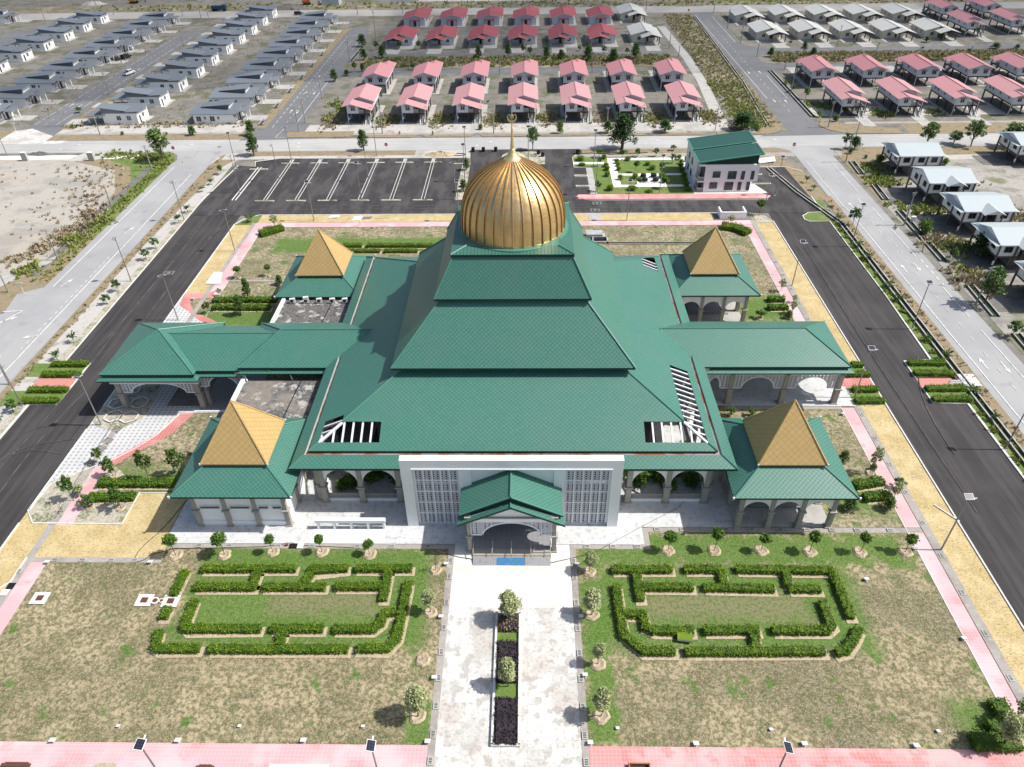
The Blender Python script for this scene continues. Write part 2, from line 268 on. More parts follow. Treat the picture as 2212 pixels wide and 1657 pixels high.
mat('rubber', (.018, .018, .018), [('n', 4, .4, .7, (.03, .03, .03), .4)], rough=.85)
mat('wood_orange', (.38, .14, .045), [('n', 3, .4, .7, (.25, .1, .04), .6)], rough=.8)
mat('rust', (.10, .045, .03), [('n', 2, .4, .7, (.15, .065, .04), .5)], rough=.85)
mat('skin', (.32, .17, .10), [('n', 5, .4, .7, (.28, .15, .09), .3)], rough=.6)
mat('cloth_teal', (.03, .36, .42), [('n', 5, .4, .7, (.02, .28, .33), .4)], rough=.8)
mat('cloth_dark', (.02, .022, .03), [('n', 5, .4, .7, (.03, .03, .04), .4)], rough=.85)
mat('hair', (.01, .009, .008), [('n', 8, .4, .7, (.02, .017, .015), .4)], rough=.7)
mat('cloud_white', (.8, .8, .8), [('n', .01, .4, .7, (.72, .73, .75), .4)], rough=1.0, alpha=('noise', .012, .35, .62, -.20, .93))
# ------------------------------------------------------------------ mesh builder
class MB:
    def __init__(s, ox=0.0, oy=0.0, oz=0.0): s.v = []; s.f = []; s.m = []; s.mats = []; s.o = (ox, oy, oz)
    def mi(s, k):
        if k not in s.mats: s.mats.append(k)
        return s.mats.index(k)
    def face(s, pts, k):
        b = len(s.v); s.v += [tuple(p) for p in pts]; s.f.append(tuple(range(b, b+len(pts)))); s.m.append(s.mi(k))
    def box(s, x0, x1, y0, y1, z0, z1, k, top=None):
        if x0 > x1: x0, x1 = x1, x0
        if y0 > y1: y0, y1 = y1, y0
        F = s.face
        F([(x0, y0, z0), (x1, y0, z0), (x1, y0, z1), (x0, y0, z1)], k); F([(x1, y1, z0), (x0, y1, z0), (x0, y1, z1), (x1, y1, z1)], k)
        F([(x1, y0, z0), (x1, y1, z0), (x1, y1, z1), (x1, y0, z1)], k); F([(x0, y1, z0), (x0, y0, z0), (x0, y0, z1), (x0, y1, z1)], k)
        F([(x0, y0, z1), (x1, y0, z1), (x1, y1, z1), (x0, y1, z1)], top or k); F([(x0, y1, z0), (x1, y1, z0), (x1, y0, z0), (x0, y0, z0)], k)
    def slab(s, top, th, k, ku=None):      # polygon (3-D, ccw from above) with thickness downward
        F = s.face; F(top, k); lo = [(p[0], p[1], p[2]-th) for p in top]; F(lo[::-1], ku or k)
        n = len(top)
        for i in range(n): F([lo[i], lo[(i+1) % n], top[(i+1) % n], top[i]], ku or k)
    def prism(s, poly, z0, z1, k, kt=None):
        n = len(poly); s.face([(p[0], p[1], z1) for p in poly], kt or k)
        for i in range(n):
            a, b = poly[i], poly[(i+1) % n]; s.face([(a[0], a[1], z0), (b[0], b[1], z0), (b[0], b[1], z1), (a[0], a[1], z1)], k)
    def tube(s, p0, p1, r0, r1, k, n=6, caps=True):
        a, b = Vector(p0), Vector(p1); d = (b-a).normalized(); u = d.orthogonal().normalized(); w_ = d.cross(u)
        A = [a+(u*cos(2*pi*i/n)+w_*sin(2*pi*i/n))*r0 for i in range(n)]; B = [b+(u*cos(2*pi*i/n)+w_*sin(2*pi*i/n))*r1 for i in range(n)]
        for i in range(n): s.face([A[i], A[(i+1) % n], B[(i+1) % n], B[i]], k)
        if caps: s.face(A[::-1], k); s.face(B, k)
    def bar(s, p0, p1, wx, h, k):          # rectangular beam, h vertical
        a, b = Vector(p0), Vector(p1); d = (b-a); e = Vector((-d.y, d.x, 0)); e = e.normalized()*wx/2 if e.length > 1e-6 else Vector((wx/2, 0, 0)); up = Vector((0, 0, h)) if abs(d.z) < d.length*.98 else Vector((0, h, 0))
        P = [a-e, a+e, b+e, b-e]; Q = [p+up for p in P]
        s.face([Q[0], Q[3], Q[2], Q[1]][::-1], k); s.face([P[0], P[1], P[2], P[3]][::-1], k)
        for i in range(4): j = (i+1) % 4; s.face([P[i], P[j], Q[j], Q[i]], k)
    def lathe(s, prof, cx, cy, k, n=24, a0=0.0):
        R = [[(cx+r*cos(a0+2*pi*i/n), cy+r*sin(a0+2*pi*i/n), z) for i in range(n)] for r, z in prof]
        for j in range(len(R)-1):
            for i in range(n): q = (i+1) % n; s.face([R[j][i], R[j][q], R[j+1][q], R[j+1][i]], k)
    def build(s, name, parent=None, smooth=False, nouv=False):
        me = bpy.data.meshes.new(name); o = s.o
        me.from_pydata([(a-o[0], b-o[1], cc-o[2]) for a, b, cc in s.v], [], s.f)
        for k in s.mats: me.materials.append(MATS[k])
        me.polygons.foreach_set('material_index', s.m)
        if not nouv:
            ul = me.uv_layers.new(name='UVMap'); data = [0.0]*(2*len(me.loops)); li = 0
            for f in s.f:
                p = [Vector(s.v[i]) for i in f]; n = Vector((0, 0, 0))
                for i in range(1, len(p)-1): n += (p[i]-p[0]).cross(p[i+1]-p[0])
                if n.length < 1e-12: n = Vector((0, 0, 1))
                n.normalize(); u = Vector((0, 0, 1)).cross(n)
                u = Vector((1, 0, 0)) if u.length < .02 else u.normalized()
                vv = n.cross(u)
                for q in p: data[li] = q.dot(u); data[li+1] = q.dot(vv); li += 2
            ul.data.foreach_set('uv', data)
        if smooth: me.polygons.foreach_set('use_smooth', [True]*len(s.f))
        ob = bpy.data.objects.new(name, me); S.collection.objects.link(ob)
        if parent is not None: ob.parent = parent
        return ob

def tag(o, label=None, cat=None, group=None, kind=None):
    if label: o['label'] = label
    if cat: o['category'] = cat
    if group: o['group'] = group
    if kind: o['kind'] = kind
    return o
def thing(name, label, cat, x=0, y=0, z=0, rz=0, group=None, sc=None):
    o = bpy.data.objects.new(name, None); S.collection.objects.link(o); o.location = (x, y, z); o.rotation_euler = (0, 0, rz); o.empty_display_size = .5
    if sc: o.scale = sc
    return tag(o, label, cat, group)
KIDS = {}
def kids(o):
    return [x for x in o.children]
def dup(root, x, y, z=0, rz=0, label=None, sc=None, group=None):
    r = root.copy(); S.collection.objects.link(r); r.location = (x, y, z); r.rotation_euler = (0, 0, rz)
    if sc: r.scale = sc
    if label: r['label'] = label
    if group: r['group'] = group
    for ch in CH_[root.name]:
        cc = ch.copy(); S.collection.objects.link(cc); cc.parent = r
        for g in CH_.get(ch.name, ()): d = g.copy(); S.collection.objects.link(d); d.parent = cc
    return r
CH_ = {}
def freeze(root):                          # remember the hierarchy of a prototype for dup()
    CH_[root.name] = list(root.children)
    for ch in root.children: CH_[ch.name] = list(ch.children)
    return root
ORD = ['first', 'second', 'third', 'fourth', 'fifth', 'sixth', 'seventh', 'eighth', 'ninth', 'tenth', 'eleventh', 'twelfth', 'thirteenth', 'fourteenth', 'fifteenth', 'sixteenth', 'seventeenth', 'eighteenth', 'nineteenth', 'twentieth', 'twenty-first', 'twenty-second', 'twenty-third', 'twenty-fourth']
_z = [0.012]; _lay = []
def sheet(name, poly, k, z=None, th=None, kt=None):    # a flat piece of the setting (poly in metres)
    if z is None:                                      # lie 4 mm above whatever flat piece is already under it
        bb = (min(p[0] for p in poly), max(p[0] for p in poly), min(p[1] for p in poly), max(p[1] for p in poly))
        z = max([q[4] for q in _lay if q[0] < bb[1] and q[1] > bb[0] and q[2] < bb[3] and q[3] > bb[2]]+[.004])+.004
        _lay.append(bb+(z,)); _z[0] = max(_z[0], z)
    mb = MB(); a = sum(poly[i][0]*poly[(i+1) % len(poly)][1]-poly[(i+1) % len(poly)][0]*poly[i][1] for i in range(len(poly)))
    if a < 0: poly = poly[::-1]
    if th: mb.prism(poly, 0.0, z, kt or k, k)
    else: mb.face([(p[0], p[1], z) for p in poly], k)
    return tag(mb.build(name), kind='structure')
def rect(name, x0, x1, y0, y1, k, z=None, th=None, kt=None): return sheet(name, [(x0, y0), (x1, y0), (x1, y1), (x0, y1)], k, z, th, kt)
def arcpoly(cx, cy, r, a0, a1, n=8): return [(cx+r*cos(radians(a0+(a1-a0)*i/n)), cy+r*sin(radians(a0+(a1-a0)*i/n))) for i in range(n+1)]
def strip(mb, pts, wd, z, k, h=None, k2=None):         # ribbon along a polyline; h makes it a solid kerb
    n = len(pts)
    L_, R_ = [], []
    for i, p in enumerate(pts):
        a = Vector(pts[max(0, i-1)]); b = Vector(pts[min(n-1, i+1)]); d = (b-a).normalized(); e = Vector((-d.y, d.x))*wd/2
        if 0 < i < n-1:
            d1 = (Vector(p)-a).normalized(); cs = max(.5, d1.dot(d)); e = e/cs
        L_.append((p[0]+e.x, p[1]+e.y)); R_.append((p[0]-e.x, p[1]-e.y))
    zt = z if h is None else h
    for i in range(n-1):
        mb.face([(R_[i][0], R_[i][1], zt), (R_[i+1][0], R_[i+1][1], zt), (L_[i+1][0], L_[i+1][1], zt), (L_[i][0], L_[i][1], zt)], k)
        if h is not None:
            mb.face([(R_[i][0], R_[i][1], 0), (R_[i+1][0], R_[i+1][1], 0), (R_[i+1][0], R_[i+1][1], zt), (R_[i][0], R_[i][1], zt)], k2 or k)
            mb.face([(L_[i+1][0], L_[i+1][1], 0), (L_[i][0], L_[i][1], 0), (L_[i][0], L_[i][1], zt), (L_[i+1][0], L_[i+1][1], zt)], k2 or k)
    if h is not None:
        for i in (0, n-1): mb.face([(R_[i][0], R_[i][1], 0), (L_[i][0], L_[i][1], 0), (L_[i][0], L_[i][1], zt), (R_[i][0], R_[i][1], zt)], k2 or k)

# ------------------------------------------------------------------ ground
gm = MB(); gm.face([(-1500, -300, 0), (1500, -300, 0), (1500, 2500, 0), (-1500, 2500, 0)], 'dirt'); tag(gm.build('ground'), kind='structure')
cb = MB()                                            # a real cloud high above and out of frame; its shadow dims the far estates
def puff(mb, cx, cy, cz, rx, ry, rz_, k, seed):
    rr = random.Random(seed); n, m = 22, 10; P = []
    for j in range(m+1):
        th = pi*j/m; row = []
        for i in range(n):
            a = 2*pi*i/n; q = 1+.10*sin(3*a+seed)+.07*sin(5*a+2*th+seed*2)
            row.append((cx+rx*q*sin(th)*cos(a), cy+ry*q*sin(th)*sin(a), cz+rz_*cos(th)))
        P.append(row)
    for j in range(m):
        for i in range(n): q = (i+1) % n; mb.face([P[j+1][i], P[j+1][q], P[j][q], P[j][i]], k)
for sd, (px, py, rx, ry) in enumerate([(-150, 340, 190, 118), (90, 352, 170, 110), (330, 380, 150, 90)]):
    puff(cb, px+300*.787, py+300*-.014, 300, rx, ry, 14, 'cloud_white', sd+1)
tag(cb.build('cloud', smooth=True), kind='structure')

# left side: vacant lot, verges, public road
rect('vacant_lot', -260, -92.2, 60, 178.5, 'pale_sand')
sheet('verge', [(-92.0, -20), (-87.4, -20), (-87.4, 96), (-91, 104), (-89.5, 110), (-87.4, 114), (-87.4, 176), (-90, 181.6), (-108, 181.6), (-113, 176), (-100, 170), (-94.0, 157), (-91.2, 126), (-96.4, 115), (-130, 108), (-130, 60)], 'dry_verge')
sheet('verge', [(-91.6, 136), (-87.4, 136), (-87.4, 176), (-90, 181.6), (-106, 181.6), (-104, 176.5), (-97, 172), (-92.6, 162)], 'green_verge')
rect('footpath', -92.9, -91.2, 118, 172, 'concrete_dark')
sheet('footpath', [(-96.4, 113), (-91.3, 123.5), (-91.3, 126.5), (-100, 114.6), (-120, 110), (-120, 108)], 'concrete')
rect('paved_strip', -134, -98, 177.6, 180.2, 'white_paving')
sheet('paved_strip', [(-114, 180.2), (-113, 182.2), (-107, 182.2), (-105, 178.5), (-110, 176.2), (-116, 176.6)], 'white_sand')
rect('ground_strip', -77.9, -72.05, -20, 178, 'white_sand')
sheet('verge', [(-78.0, -20), (-76.3, -20), (-76.6, 80), (-76.1, 130), (-75.4, 150), (-74, 172), (-72, 178), (-76, 181.5), (-78.0, 172)], 'dry_verge')
rect('verge', -73.4, -72.05, 90, 149, 'gravel_white')
rect('verge', -73.6, -72.05, -20, 80, 'gravel_white')
rect('ground_strip', -76, -14, 176.4, 181.9, 'white_sand')
rect('verge', -70, -28, 178.6, 181.9, 'dry_verge')
rect('ground_strip', 2, 80, 176.0, 181.9, 'drain_concrete')
rect('verge', 12, 66, 178.6, 181.7, 'dry_verge')
# public roads
rect('road', -87.6, -77.8, -40, 183, 'road_pale')
sheet('road', [(-200, 92), (-87.5, 95), (-87.5, 114), (-91.3, 111.7), (-90, 105), (-110, 103.5), (-200, 103)], 'road_pale')
rect('road', -400, 400, 181.9, 190.9, 'road_pale_x')
sheet('road', [(-92, 183)] + arcpoly(-92.6, 177.0, 5, 85, 0, 6) + [(-87.6, 172), (-77.8, 172)] + arcpoly(-70.8, 175.5, 7, 180, 95, 7) + [(-70, 183)], 'road_pale')
sheet('road', [(60.8, 183)] + arcpoly(60.6, 176.9, 5.2, 88, 0, 6) + [(65.8, 160), (74.8, 160)] + arcpoly(81, 176, 6.2, 180, 92, 7) + [(84, 183)], 'road_pale')
rect('road', 65.8, 74.8, -40, 178, 'road_pale')
sheet('road', [(60.6, 190)] + arcpoly(61.5, 198, 7, -88, 0, 6) + [(69.4, 225), (69.6, 344), (79.0, 344), (78.6, 250), (78.2, 205)] + arcpoly(85.4, 198.4, 7.4, 180, 268, 7), 'road_estate')
rect('road', -400, 430, 343.5, 357.5, 'road_gravel')
sheet('road', [(-70, 356), (-62, 384), (-53, 384), (-52, 356)], 'road_estate'); sheet('road', [(66, 356), (68.6, 430), (80, 430), (78, 356)], 'road_estate')
rect('roadside_ground', -400, 430, 357.6, 372, 'scrub'); rect('canal', -30, 60, 362, 366.5, 'concrete_dark'); rect('canal', -50, 60, 374, 378, 'concrete'); rect('canal', 84, 200, 366, 372, 'green_verge')
sheet('road', [(-144, 190), (-139.2, 199), (-139.0, 312), (-130.0, 322), (-129.8, 202), (-124, 190)], 'road_estate')
sheet('road', [(-216, 296), (-200, 290), (-200, 330), (-212, 318)], 'road_estate')
sheet('road', [(-76, 190), (-71.6, 200), (-71.4, 316), (-70, 322), (-64, 321), (-62.4, 310), (-62.2, 205), (-57, 191)], 'road_estate')
rect('road', -63, 50, 274.8, 280.0, 'road_estate'); rect('road', -63, 28, 251.8, 258.2, 'road_estate')
sheet('road', [(-62.5, 247), (-56, 252), (-56, 258), (-62.5, 262)], 'road_estate'); sheet('road', [(-62.5, 270), (-57, 274.8), (-57, 280), (-62.5, 284)], 'road_estate')
sheet('road', [(78.2, 268), (84, 275.0), (230, 278.5), (230, 285.5), (86, 281), (78.2, 287)], 'road_estate'); sheet('road', [(78.2, 246), (84, 253.4), (200, 256), (200, 261.2), (82, 259.2), (78.2, 266)], 'road_estate')
# estate ground tints
sheet('dusty_corner', [(-150, 190.8), (-146, 196), (-140, 199.5), (-137, 201), (-130, 196), (-122, 190.8), (-124, 188.5), (-146, 188.8)], 'plaza')
sheet('rough_ground', [(57, 196.5), (69, 194.5), (69, 222), (69.5, 341), (56.5, 341), (58, 270), (56.5, 230)], 'scrub')
rect('ground_strip', -62, 50, 258.4, 274.6, 'scrub'); rect('ground_strip', 84, 230, 261.4, 275, 'scrub')
sheet('path', [(55.2, 318), (52.0, 318), (53.9, 269), (53.6, 240), (51, 200), (54.6, 199.6), (56.6, 240), (57, 269)], 'concrete')
rect('ground_strip', -60, 54, 193.6, 202, 'white_sand'); rect('ground_strip', -128, -77, 196.3, 203, 'white_sand')
rect('ground_strip', 79.6, 150, 206, 214, 'white_sand'); rect('rough_ground', 76.2, 240, 60, 181.5, 'yard_ground')
rect('verge', -128, -75.5, 191.0, 196.2, 'dry_verge'); rect('verge', -148, -141, 190.9, 200, 'dry_verge')
rect('footpath', -128, -77, 195.4, 196.6, 'drain_concrete'); rect('footpath', -58, 54, 193.4, 194.9, 'drain_concrete'); rect('footpath', 86, 200, 199.3, 200.9, 'drain_concrete')
vg = [(-64.4, 196.4, -46.4, 192.0), (-43.5, 193.3, -29.4, 191.4), (-27.5, 193.2, -14.4, 191.4), (-12.3, 193.2, 1.3, 191.4), (3.3, 193.2, 16.6, 191.4), (19.4, 193.2, 31.5, 191.4), (34.2, 193.2, 47.1, 191.4)]
for i, (x0, y1, x1, y0) in enumerate(vg): sheet('verge', [(x0+.9, y0), (x1-.9, y0), (x1, y0+.9), (x1, y1), (x0, y1), (x0, y0+.9)], 'dry_verge', .12, True, 'kerb_grey')
sheet('verge', [(50, 191.3), (61, 191.6)] + arcpoly(61.2, 198.4, 7, -80, -6, 6) + [(66.5, 205), (57, 195.5), (50, 193.6)], 'dry_verge', .12, True, 'kerb_grey')
sheet('verge', [(79.0, 199.5)] + arcpoly(86, 199, 7.6, 182, 262, 7) + [(98, 191.4), (98, 195), (86, 198.5), (80.6, 204)], 'dry_verge', .12, True, 'kerb_grey')
rect('verge', 100, 200, 191.4, 199, 'dry_verge'); rect('verge', 84, 200, 175.6, 181.7, 'dry_verge')
sheet('verge', [(76, 148), (76, 176)] + arcpoly(82.6, 176, 5.4, 180, 95, 5) + [(95, 181.5), (95, 172), (82, 168), (78, 150)], 'dry_verge')
sheet('sand_patch', [(79, 166), (84, 171.5), (94, 175.5), (130, 177), (130, 174.6), (96, 172.4), (86, 168.6), (80, 164)], 'white_sand')
rect('verge', -128.5, -125, 200, 320, 'dry_verge'); rect('verge', -74.6, -71.6, 200, 320, 'dry_verge')
# right boundary: verge, drain, strip
rect('verge', 62.0, 63.4, -20, 152, 'green_verge'); rect('ground_strip', 64.4, 66.4, -20, 152, 'dry_verge')
sheet('verge', [(53, 176), (61, 176), (64.6, 168), (65.6, 150), (62, 150), (60, 155), (57.5, 168), (53, 171)], 'dry_verge')
# main compound
rect('road', -72.0, -61.0, -20, 150.7, 'asphalt_dark')
rect('road', 50.65, 62.0, -20, 143.6, 'asphalt_dark')
sheet('road', [(-71.9, 143.9), (62.0, 143.6), (61.9, 150.4), (59, 154.6), (55.5, 162), (53.5, 168.6), (50.5, 168.6), (50.5, 155), (52.5, 153), (52.5, 150.1), (14, 150.4), (11.2, 151.5), (11.2, 169.5), (11.3, 176.4), (13.2, 181.95), (-14.3, 181.95), (-13.6, 172.9), (-13.6, 150.7), (-72, 150.9)], 'asphalt_dark_x')
sheet('car_park', [(-71.9, 151.9), (-70.4, 172.3), (-66.0, 171.7), (-66.9, 174.8), (-61.6, 176.8), (-15.3, 176.4), (-13.6, 172.9), (-13.6, 150.7), (-71.9, 150.8)], 'asphalt_dark_x')
sheet('road_island', [(-3.2, 171.5), (4.4, 171.7), (4.5, 176.4)] + arcpoly(1.2, 177.0, 3.2, 0, 90, 5) + arcpoly(-3.0, 176.8, 3.2, 90, 180, 5) + [(-6.1, 173)], 'gravel_white', .12, True, 'kerb_white')
GY = G(320, 1425)[1]
lawn('lawn_front_left', [(-36.8, -10.6, 41.6, 54.4, 1.0, 3.0), (-11.2, -9, 32, 36, .6, 2)], dry=[(-27.5, -16, 45.6, 48.2, 1.2, 4)])
lawn('lawn_front_right', [(7.4, 35.2, 41.6, 52.2, 1.3, 2.6), (39.5, 44.6, 32, 36.5, 1.4, 2.0), (6, 43, 52.2, 56.6, .8, 5.5), (5.6, 8.4, 32, 50, .6, 3.2)], dull=(.15, .125, .085), dry=[(12.5, 29.5, 45.2, 48.4, 1.2, 4)])
lawn('lawn_side', [(-60, -40, 100, 106, 2, 5), (-54, -42, 58, 67, 2, 6), (36, 44, 60, 66, 2, 5), (36, 44, 102, 110, 2, 5), (-50, -8, 127, 133, 1, 4)], base=(.40, .33, .23), dull=(.20, .17, .11))
rect('lawn', -47.2-9.2, -9.0, 31.9, 54.3, 'lawn_front_left')
sheet('lawn', [(5.5, 31.95), (44.1, 31.95), (44.1, 56.88), (14.1, 56.88), (14.1, 54.35), (5.5, 54.35)], 'lawn_front_right')
rect('lawn', -54.6, -26, 57.9, 77.9, 'lawn_side'); rect('lawn', 24, 44.2, 57.7, 79.9, 'lawn_side')
rect('lawn', -54.6, 44.2, 86, 137.9, 'lawn_side'); rect('lawn', -61, -54, 88, 112, 'lawn_side')
# yellow paving strips, pink paths, drains
rect('paving', -60.95, -57.1, 111.5, 139.4, 'yellow_paving'); sheet('paving', [(-60.95, 139.3), (-57, 139.3), (-55.2, 140.2), (-55, 144.1), (-58, 143.9)], 'green_verge')
rect('paving', -56.3, 39.6, 140.2, 143.9, 'yellow_paving')
rect('paving', 46.95, 50.5, -10, 139.0, 'yellow_paving'); sheet('paving', [(46, 139.0), (50.6, 139.0), (49.8, 142), (47, 143.7), (39.6, 143.7), (39.6, 140.2), (45.8, 140.0)], 'gravel_white')
sheet('paving', [(-61, 60.0), (-61.2, 45), (-57.3, 49.5), (-57.2, 52.9), (-54.4, 52.9), (-41.5, 52.9), (-42.3, 57), (-42.1, 63.0), (-48.4, 63.0), (-48.5, 57.8), (-59.3, 57.9)], 'yellow_paving')
sheet('verge', [(-61.0, 60.2), (-60.7, 64.5), (-57.2, 67.0), (-54.5, 68.2), (-53.2, 67.4), (-48.4, 63.2), (-48.4, 57.9), (-59.3, 58.0)], 'gravel_white')
sheet('paving', [(-61.2, -10), (-57.2, -10), (-57.2, 49.4), (-61.2, 45)], 'gravel_white')
rect('paving', -61.2, -57.2, 44, 48.8, 'yellow_paving')
rect('footpath', -56.6, -54.55, 110, 140.2, 'pink_paving'); rect('footpath', -56.6, 46.0, 138.0, 140.1, 'pink_paving')
rect('footpath', 44.1, 45.95, 57.7, 79.6, 'pink_paving'); rect('footpath', 44.2, 45.95, 88, 138, 'pink_paving'); rect('footpath', 44.1, 45.95, -10, 56.9, 'pink_paving')
rect('footpath', 5.54, 62, 29.0, 31.97, 'rose_paving'); rect('footpath', -56.4, -8.95, 29.0, 31.92, 'pink_paving')
rect('footpath', -56.45, -54.5, -10, 52.9, 'pink_paving'); rect('footpath', -56.3, -54.45, 57.7, 67.9, 'pink_paving')
rp = [gc(0, 1, *p) for p in [(1600, 880), (1545, 990), (1600, 1055), (1700, 1110), (1790, 1130)]] + [(-53, 98), (-50.5, 98), (-52.04, 102.19)] + [gc(0, 1, *p) for p in [(1790, 1085), (1680, 1040), (1648, 985), (1645, 930)]] + [(-55.6, 110), (-55.7, 112.5), (-57, 111.5)]
sheet('footpath', rp, 'red_paving')
sheet('paving', [(-61, 111.3), (-61, 76), (-52, 76), (-51, 100), (-55.5, 102.9), (-58, 105.5), (-60.3, 107.4)], 'grey_paver')
# drop-off court front left
sheet('paving', [(-60.9, 64.7), (-61.0, 80), (-39, 80), (-39, 78.6), (-47.0, 78.5), (-49.2, 78.2), (-50.7, 73.8), (-52.6, 71), (-54.2, 69.3), (-57.2, 67.2)], 'grey_paver')
isl = [(-61.0, 78.3), (-61.0, 76.8), (-59.9, 75.6), (-58.2, 74.9), (-56.4, 74.8), (-54.9, 76.2), (-53.9, 77.9), (-53.9, 80), (-54.8, 86), (-61, 86)]
sheet('planting_island', isl, 'gravel_white', .12, True, 'kerb_white')
sheet('lawn', [(-46.9, 78.4), (-39.3, 78.4), (-39.3, 70), (-50, 70), (-54.0, 67.6), (-52.6, 71.0), (-50.5, 74)], 'lawn_side')
sheet('footpath', [gc(0, 2, *p) for p in [(1560, 250), (1680, 255), (1610, 320), (1500, 420), (1350, 515), (1160, 600), (970, 722), (965, 655), (1140, 560), (1280, 480), (1420, 395), (1500, 320)]], 'red_paving')
for a in [(-57.3, -56.5, 57.8, 140), (-57.3, -56.4, -10, 57.8), (45.95, 46.95, -10, 139.5), (-9.0, -8.3, -10, 55), (4.86, 5.52, -10, 54.4)]: rect('drain_cover_strip', *a, 'drain_concrete')
for a in [(-41.5, -8.3, 54.3, 54.98), (4.86, 14.1, 54.37, 55.0), (13.45, 14.1, 54.4, 57.5), (14.1, 45.95, 56.9, 57.62), (-56.4, -41.5, 52.2, 52.9), (28, 44.2, 79.3, 80.0), (-54.6, -39, 115.7, 116.2)]: rect('drain_cover_strip', *a, 'drain_concrete')
# plaza and building platform
rect('plaza', -8.3, 4.84, -10, 46.5, 'plaza'); rect('plaza', -8.3, 4.84, 46.5, 58, 'plaza_clean')
sheet('platform', [(-42.2, 54.98), (13.45, 54.98), (13.45, 57.6), (24.3, 57.6), (24.3, 80), (28, 80), (46.2, 79.9), (46.2, 90), (26, 90), (26, 110), (-28, 110), (-28, 80), (-39.2, 80), (-39.2, 62), (-42.0, 62)], 'platform')
rect('paving', -25.1, -16.6, 55.1, 57.25, 'white_paving'); rect('paving', 44.5, 46.2, 80, 86, 'platform')
# front cross paths and entrance links on both sides
rect('paving', 45.95, 50.6, 84.3, 86.5, 'red_paving'); rect('paving', 57.3, 63.3, 84.2, 86.4, 'red_box_paving'); rect('paving', -74.0, -67.8, 83.7, 86.9, 'red_box_paving')
for n_, (x0, x1, y0, y1) in enumerate([(57.3, 63, 86.6, 90.8), (57.3, 63, 80.6, 84.0), (46.3, 50.6, 86.7, 90.5), (46.3, 50.6, 80.2, 84.1), (-76.5, -67.8, 87.0, 90.4), (-76.5, -67.8, 80.4, 83.5)]): rect('planting_bed', x0, x1, y0, y1, 'green_verge', .1, True, 'kerb_white')
rect('concrete_pad', 63.1, 66.0, 84.3, 87.2, 'plaza_clean', .18, True)
# annex block surroundings
rect('lawn', 15.5, 38, 153.8, 176.3, 'green_verge'); rect('lawn', 11.4, 19.6, 169.8, 176.3, 'green_verge')
rect('footpath', 11.3, 50.8, 151.2, 153.7, 'red_box_paving'); sheet('footpath', [(11.6, 153.6), (10.9, 152.4), (12.5, 151.0), (52.4, 150.9), (53.4, 152.2), (51.9, 153.6)], 'rose_paving', .12, True, 'kerb_white')
rect('footpath', 14.1, 15.6, 153.8, 169.2, 'concrete'); rect('footpath', 37.0, 50.6, 153.7, 176, 'plaza_clean')
rect('footpath', 11.3, 19.6, 171.6, 172.9, 'white_paving'); rect('footpath', 19.7, 37, 174.0, 175.5, 'white_paving')
rect('footpath', 19.6, 21.4, 157.6, 174.0, 'white_paving'); rect('footpath', 21.4, 37, 157.7, 158.9, 'white_paving')
rect('footpath', 21.4, 37, 164.4, 165.5, 'white_paving'); rect('paving', 25.2, 31.6, 158.8, 164.5, 'white_paving')
for y0, y1 in [(159.2, 163.6), (165.6, 169.3), (153.9, 157.8)]: rect('parking_bay', 11.0, 14.1, y0, y1, 'asphalt_dark')
sheet('paving', [(50.4, 153.8), (53.2, 153.8), (51.0, 160.5), (50.6, 170), (50.4, 170)], 'plaza_clean')
sheet('parking_court', [(50.6, 168.8), (61, 168.8), (61.8, 150), (52.4, 150.2), (53.2, 153.8), (51, 160)], 'asphalt_dark_x')
# ------------------------------------------------------------------ markings, kerbs
mk = MB()
def ln(x0, y0, x1, y1, wd=.13, z=.2): 
    strip(mk, [(x0, y0), (x1, y1)], wd, mz, 'paint_white')
mz = _z[0]+.006
def dash(x0, y0, x1, y1, on, off, wd=.12):
    L_ = hypot(x1-x0, y1-y0); t = 0
    while t < L_: a = t/L_; b = min(1, (t+on)/L_); ln(x0+(x1-x0)*a, y0+(y1-y0)*a, x0+(x1-x0)*b, y0+(y1-y0)*b, wd); t += on+off
def arrow(x, y, ax, s_=1.0):        # straight arrow pointing along angle ax
    ca, sa = cos(ax), sin(ax)
    def T(u, v): return (x+(u*ca-v*sa)*s_, y+(u*sa+v*ca)*s_, mz)
    mk.face([T(-1.5, -.08), T(.5, -.08), T(.5, .08), T(-1.5, .08)], 'paint_white'); mk.face([T(.4, -.38), T(1.5, 0), T(.4, .38)], 'paint_white')
ln(-86.0, 114, -86.0, 172, .16); ln(-86.0, -40, -86.0, 93, .16); ln(-80.1, -40, -80.1, 167, .15); ln(-80.0, 128, -80, 140, .2)
dash(-80.9, 94, -80.9, 126, .9, .9, .1)
ln(67.6, -40, 67.6, 146, .15); ln(67.3, 146, 67.2, 173, .13); ln(73.0, -40, 73.0, 80, .14)
for a, b in [(86, 99), (103, 113), (124, 136), (140, 146), (154, 172)]: ln(73.0, a, 73.0, b, .14)
dash(73.4, 113, 73.4, 124, 1, 1.2, .2); dash(70.4, -30, 70.4, 176, 1.2, 3.0, .09); dash(71.2, 118, 71.2, 150, 1, 1.5, .1)
for x, y, d in [(68.9, 90, 90), (71.7, 89, -90), (69.0, 119.5, 90), (71.6, 120, -90), (69.0, 147, 90), (71.7, 149, -90), (-82.0, 137, 75), (-84.2, 115.5, 70), (-81.2, 98, 200), (-84.8, 84, 70), (-88, 103, 40), (-68.2, 214, 90), (-66.2, 213.5, -90), (-68.4, 232, 75), (-65.6, 232, -90), (-68.2, 250, 90), (72.2, 220, -90), (75.4, 219, 90), (72, 250, -90), (75.6, 250, 90), (-136.5, 222, 90), (-133.5, 221, -90), (-136.5, 262, 90), (-133, 262, -90)]: arrow(x, y, radians(d), 1.0)
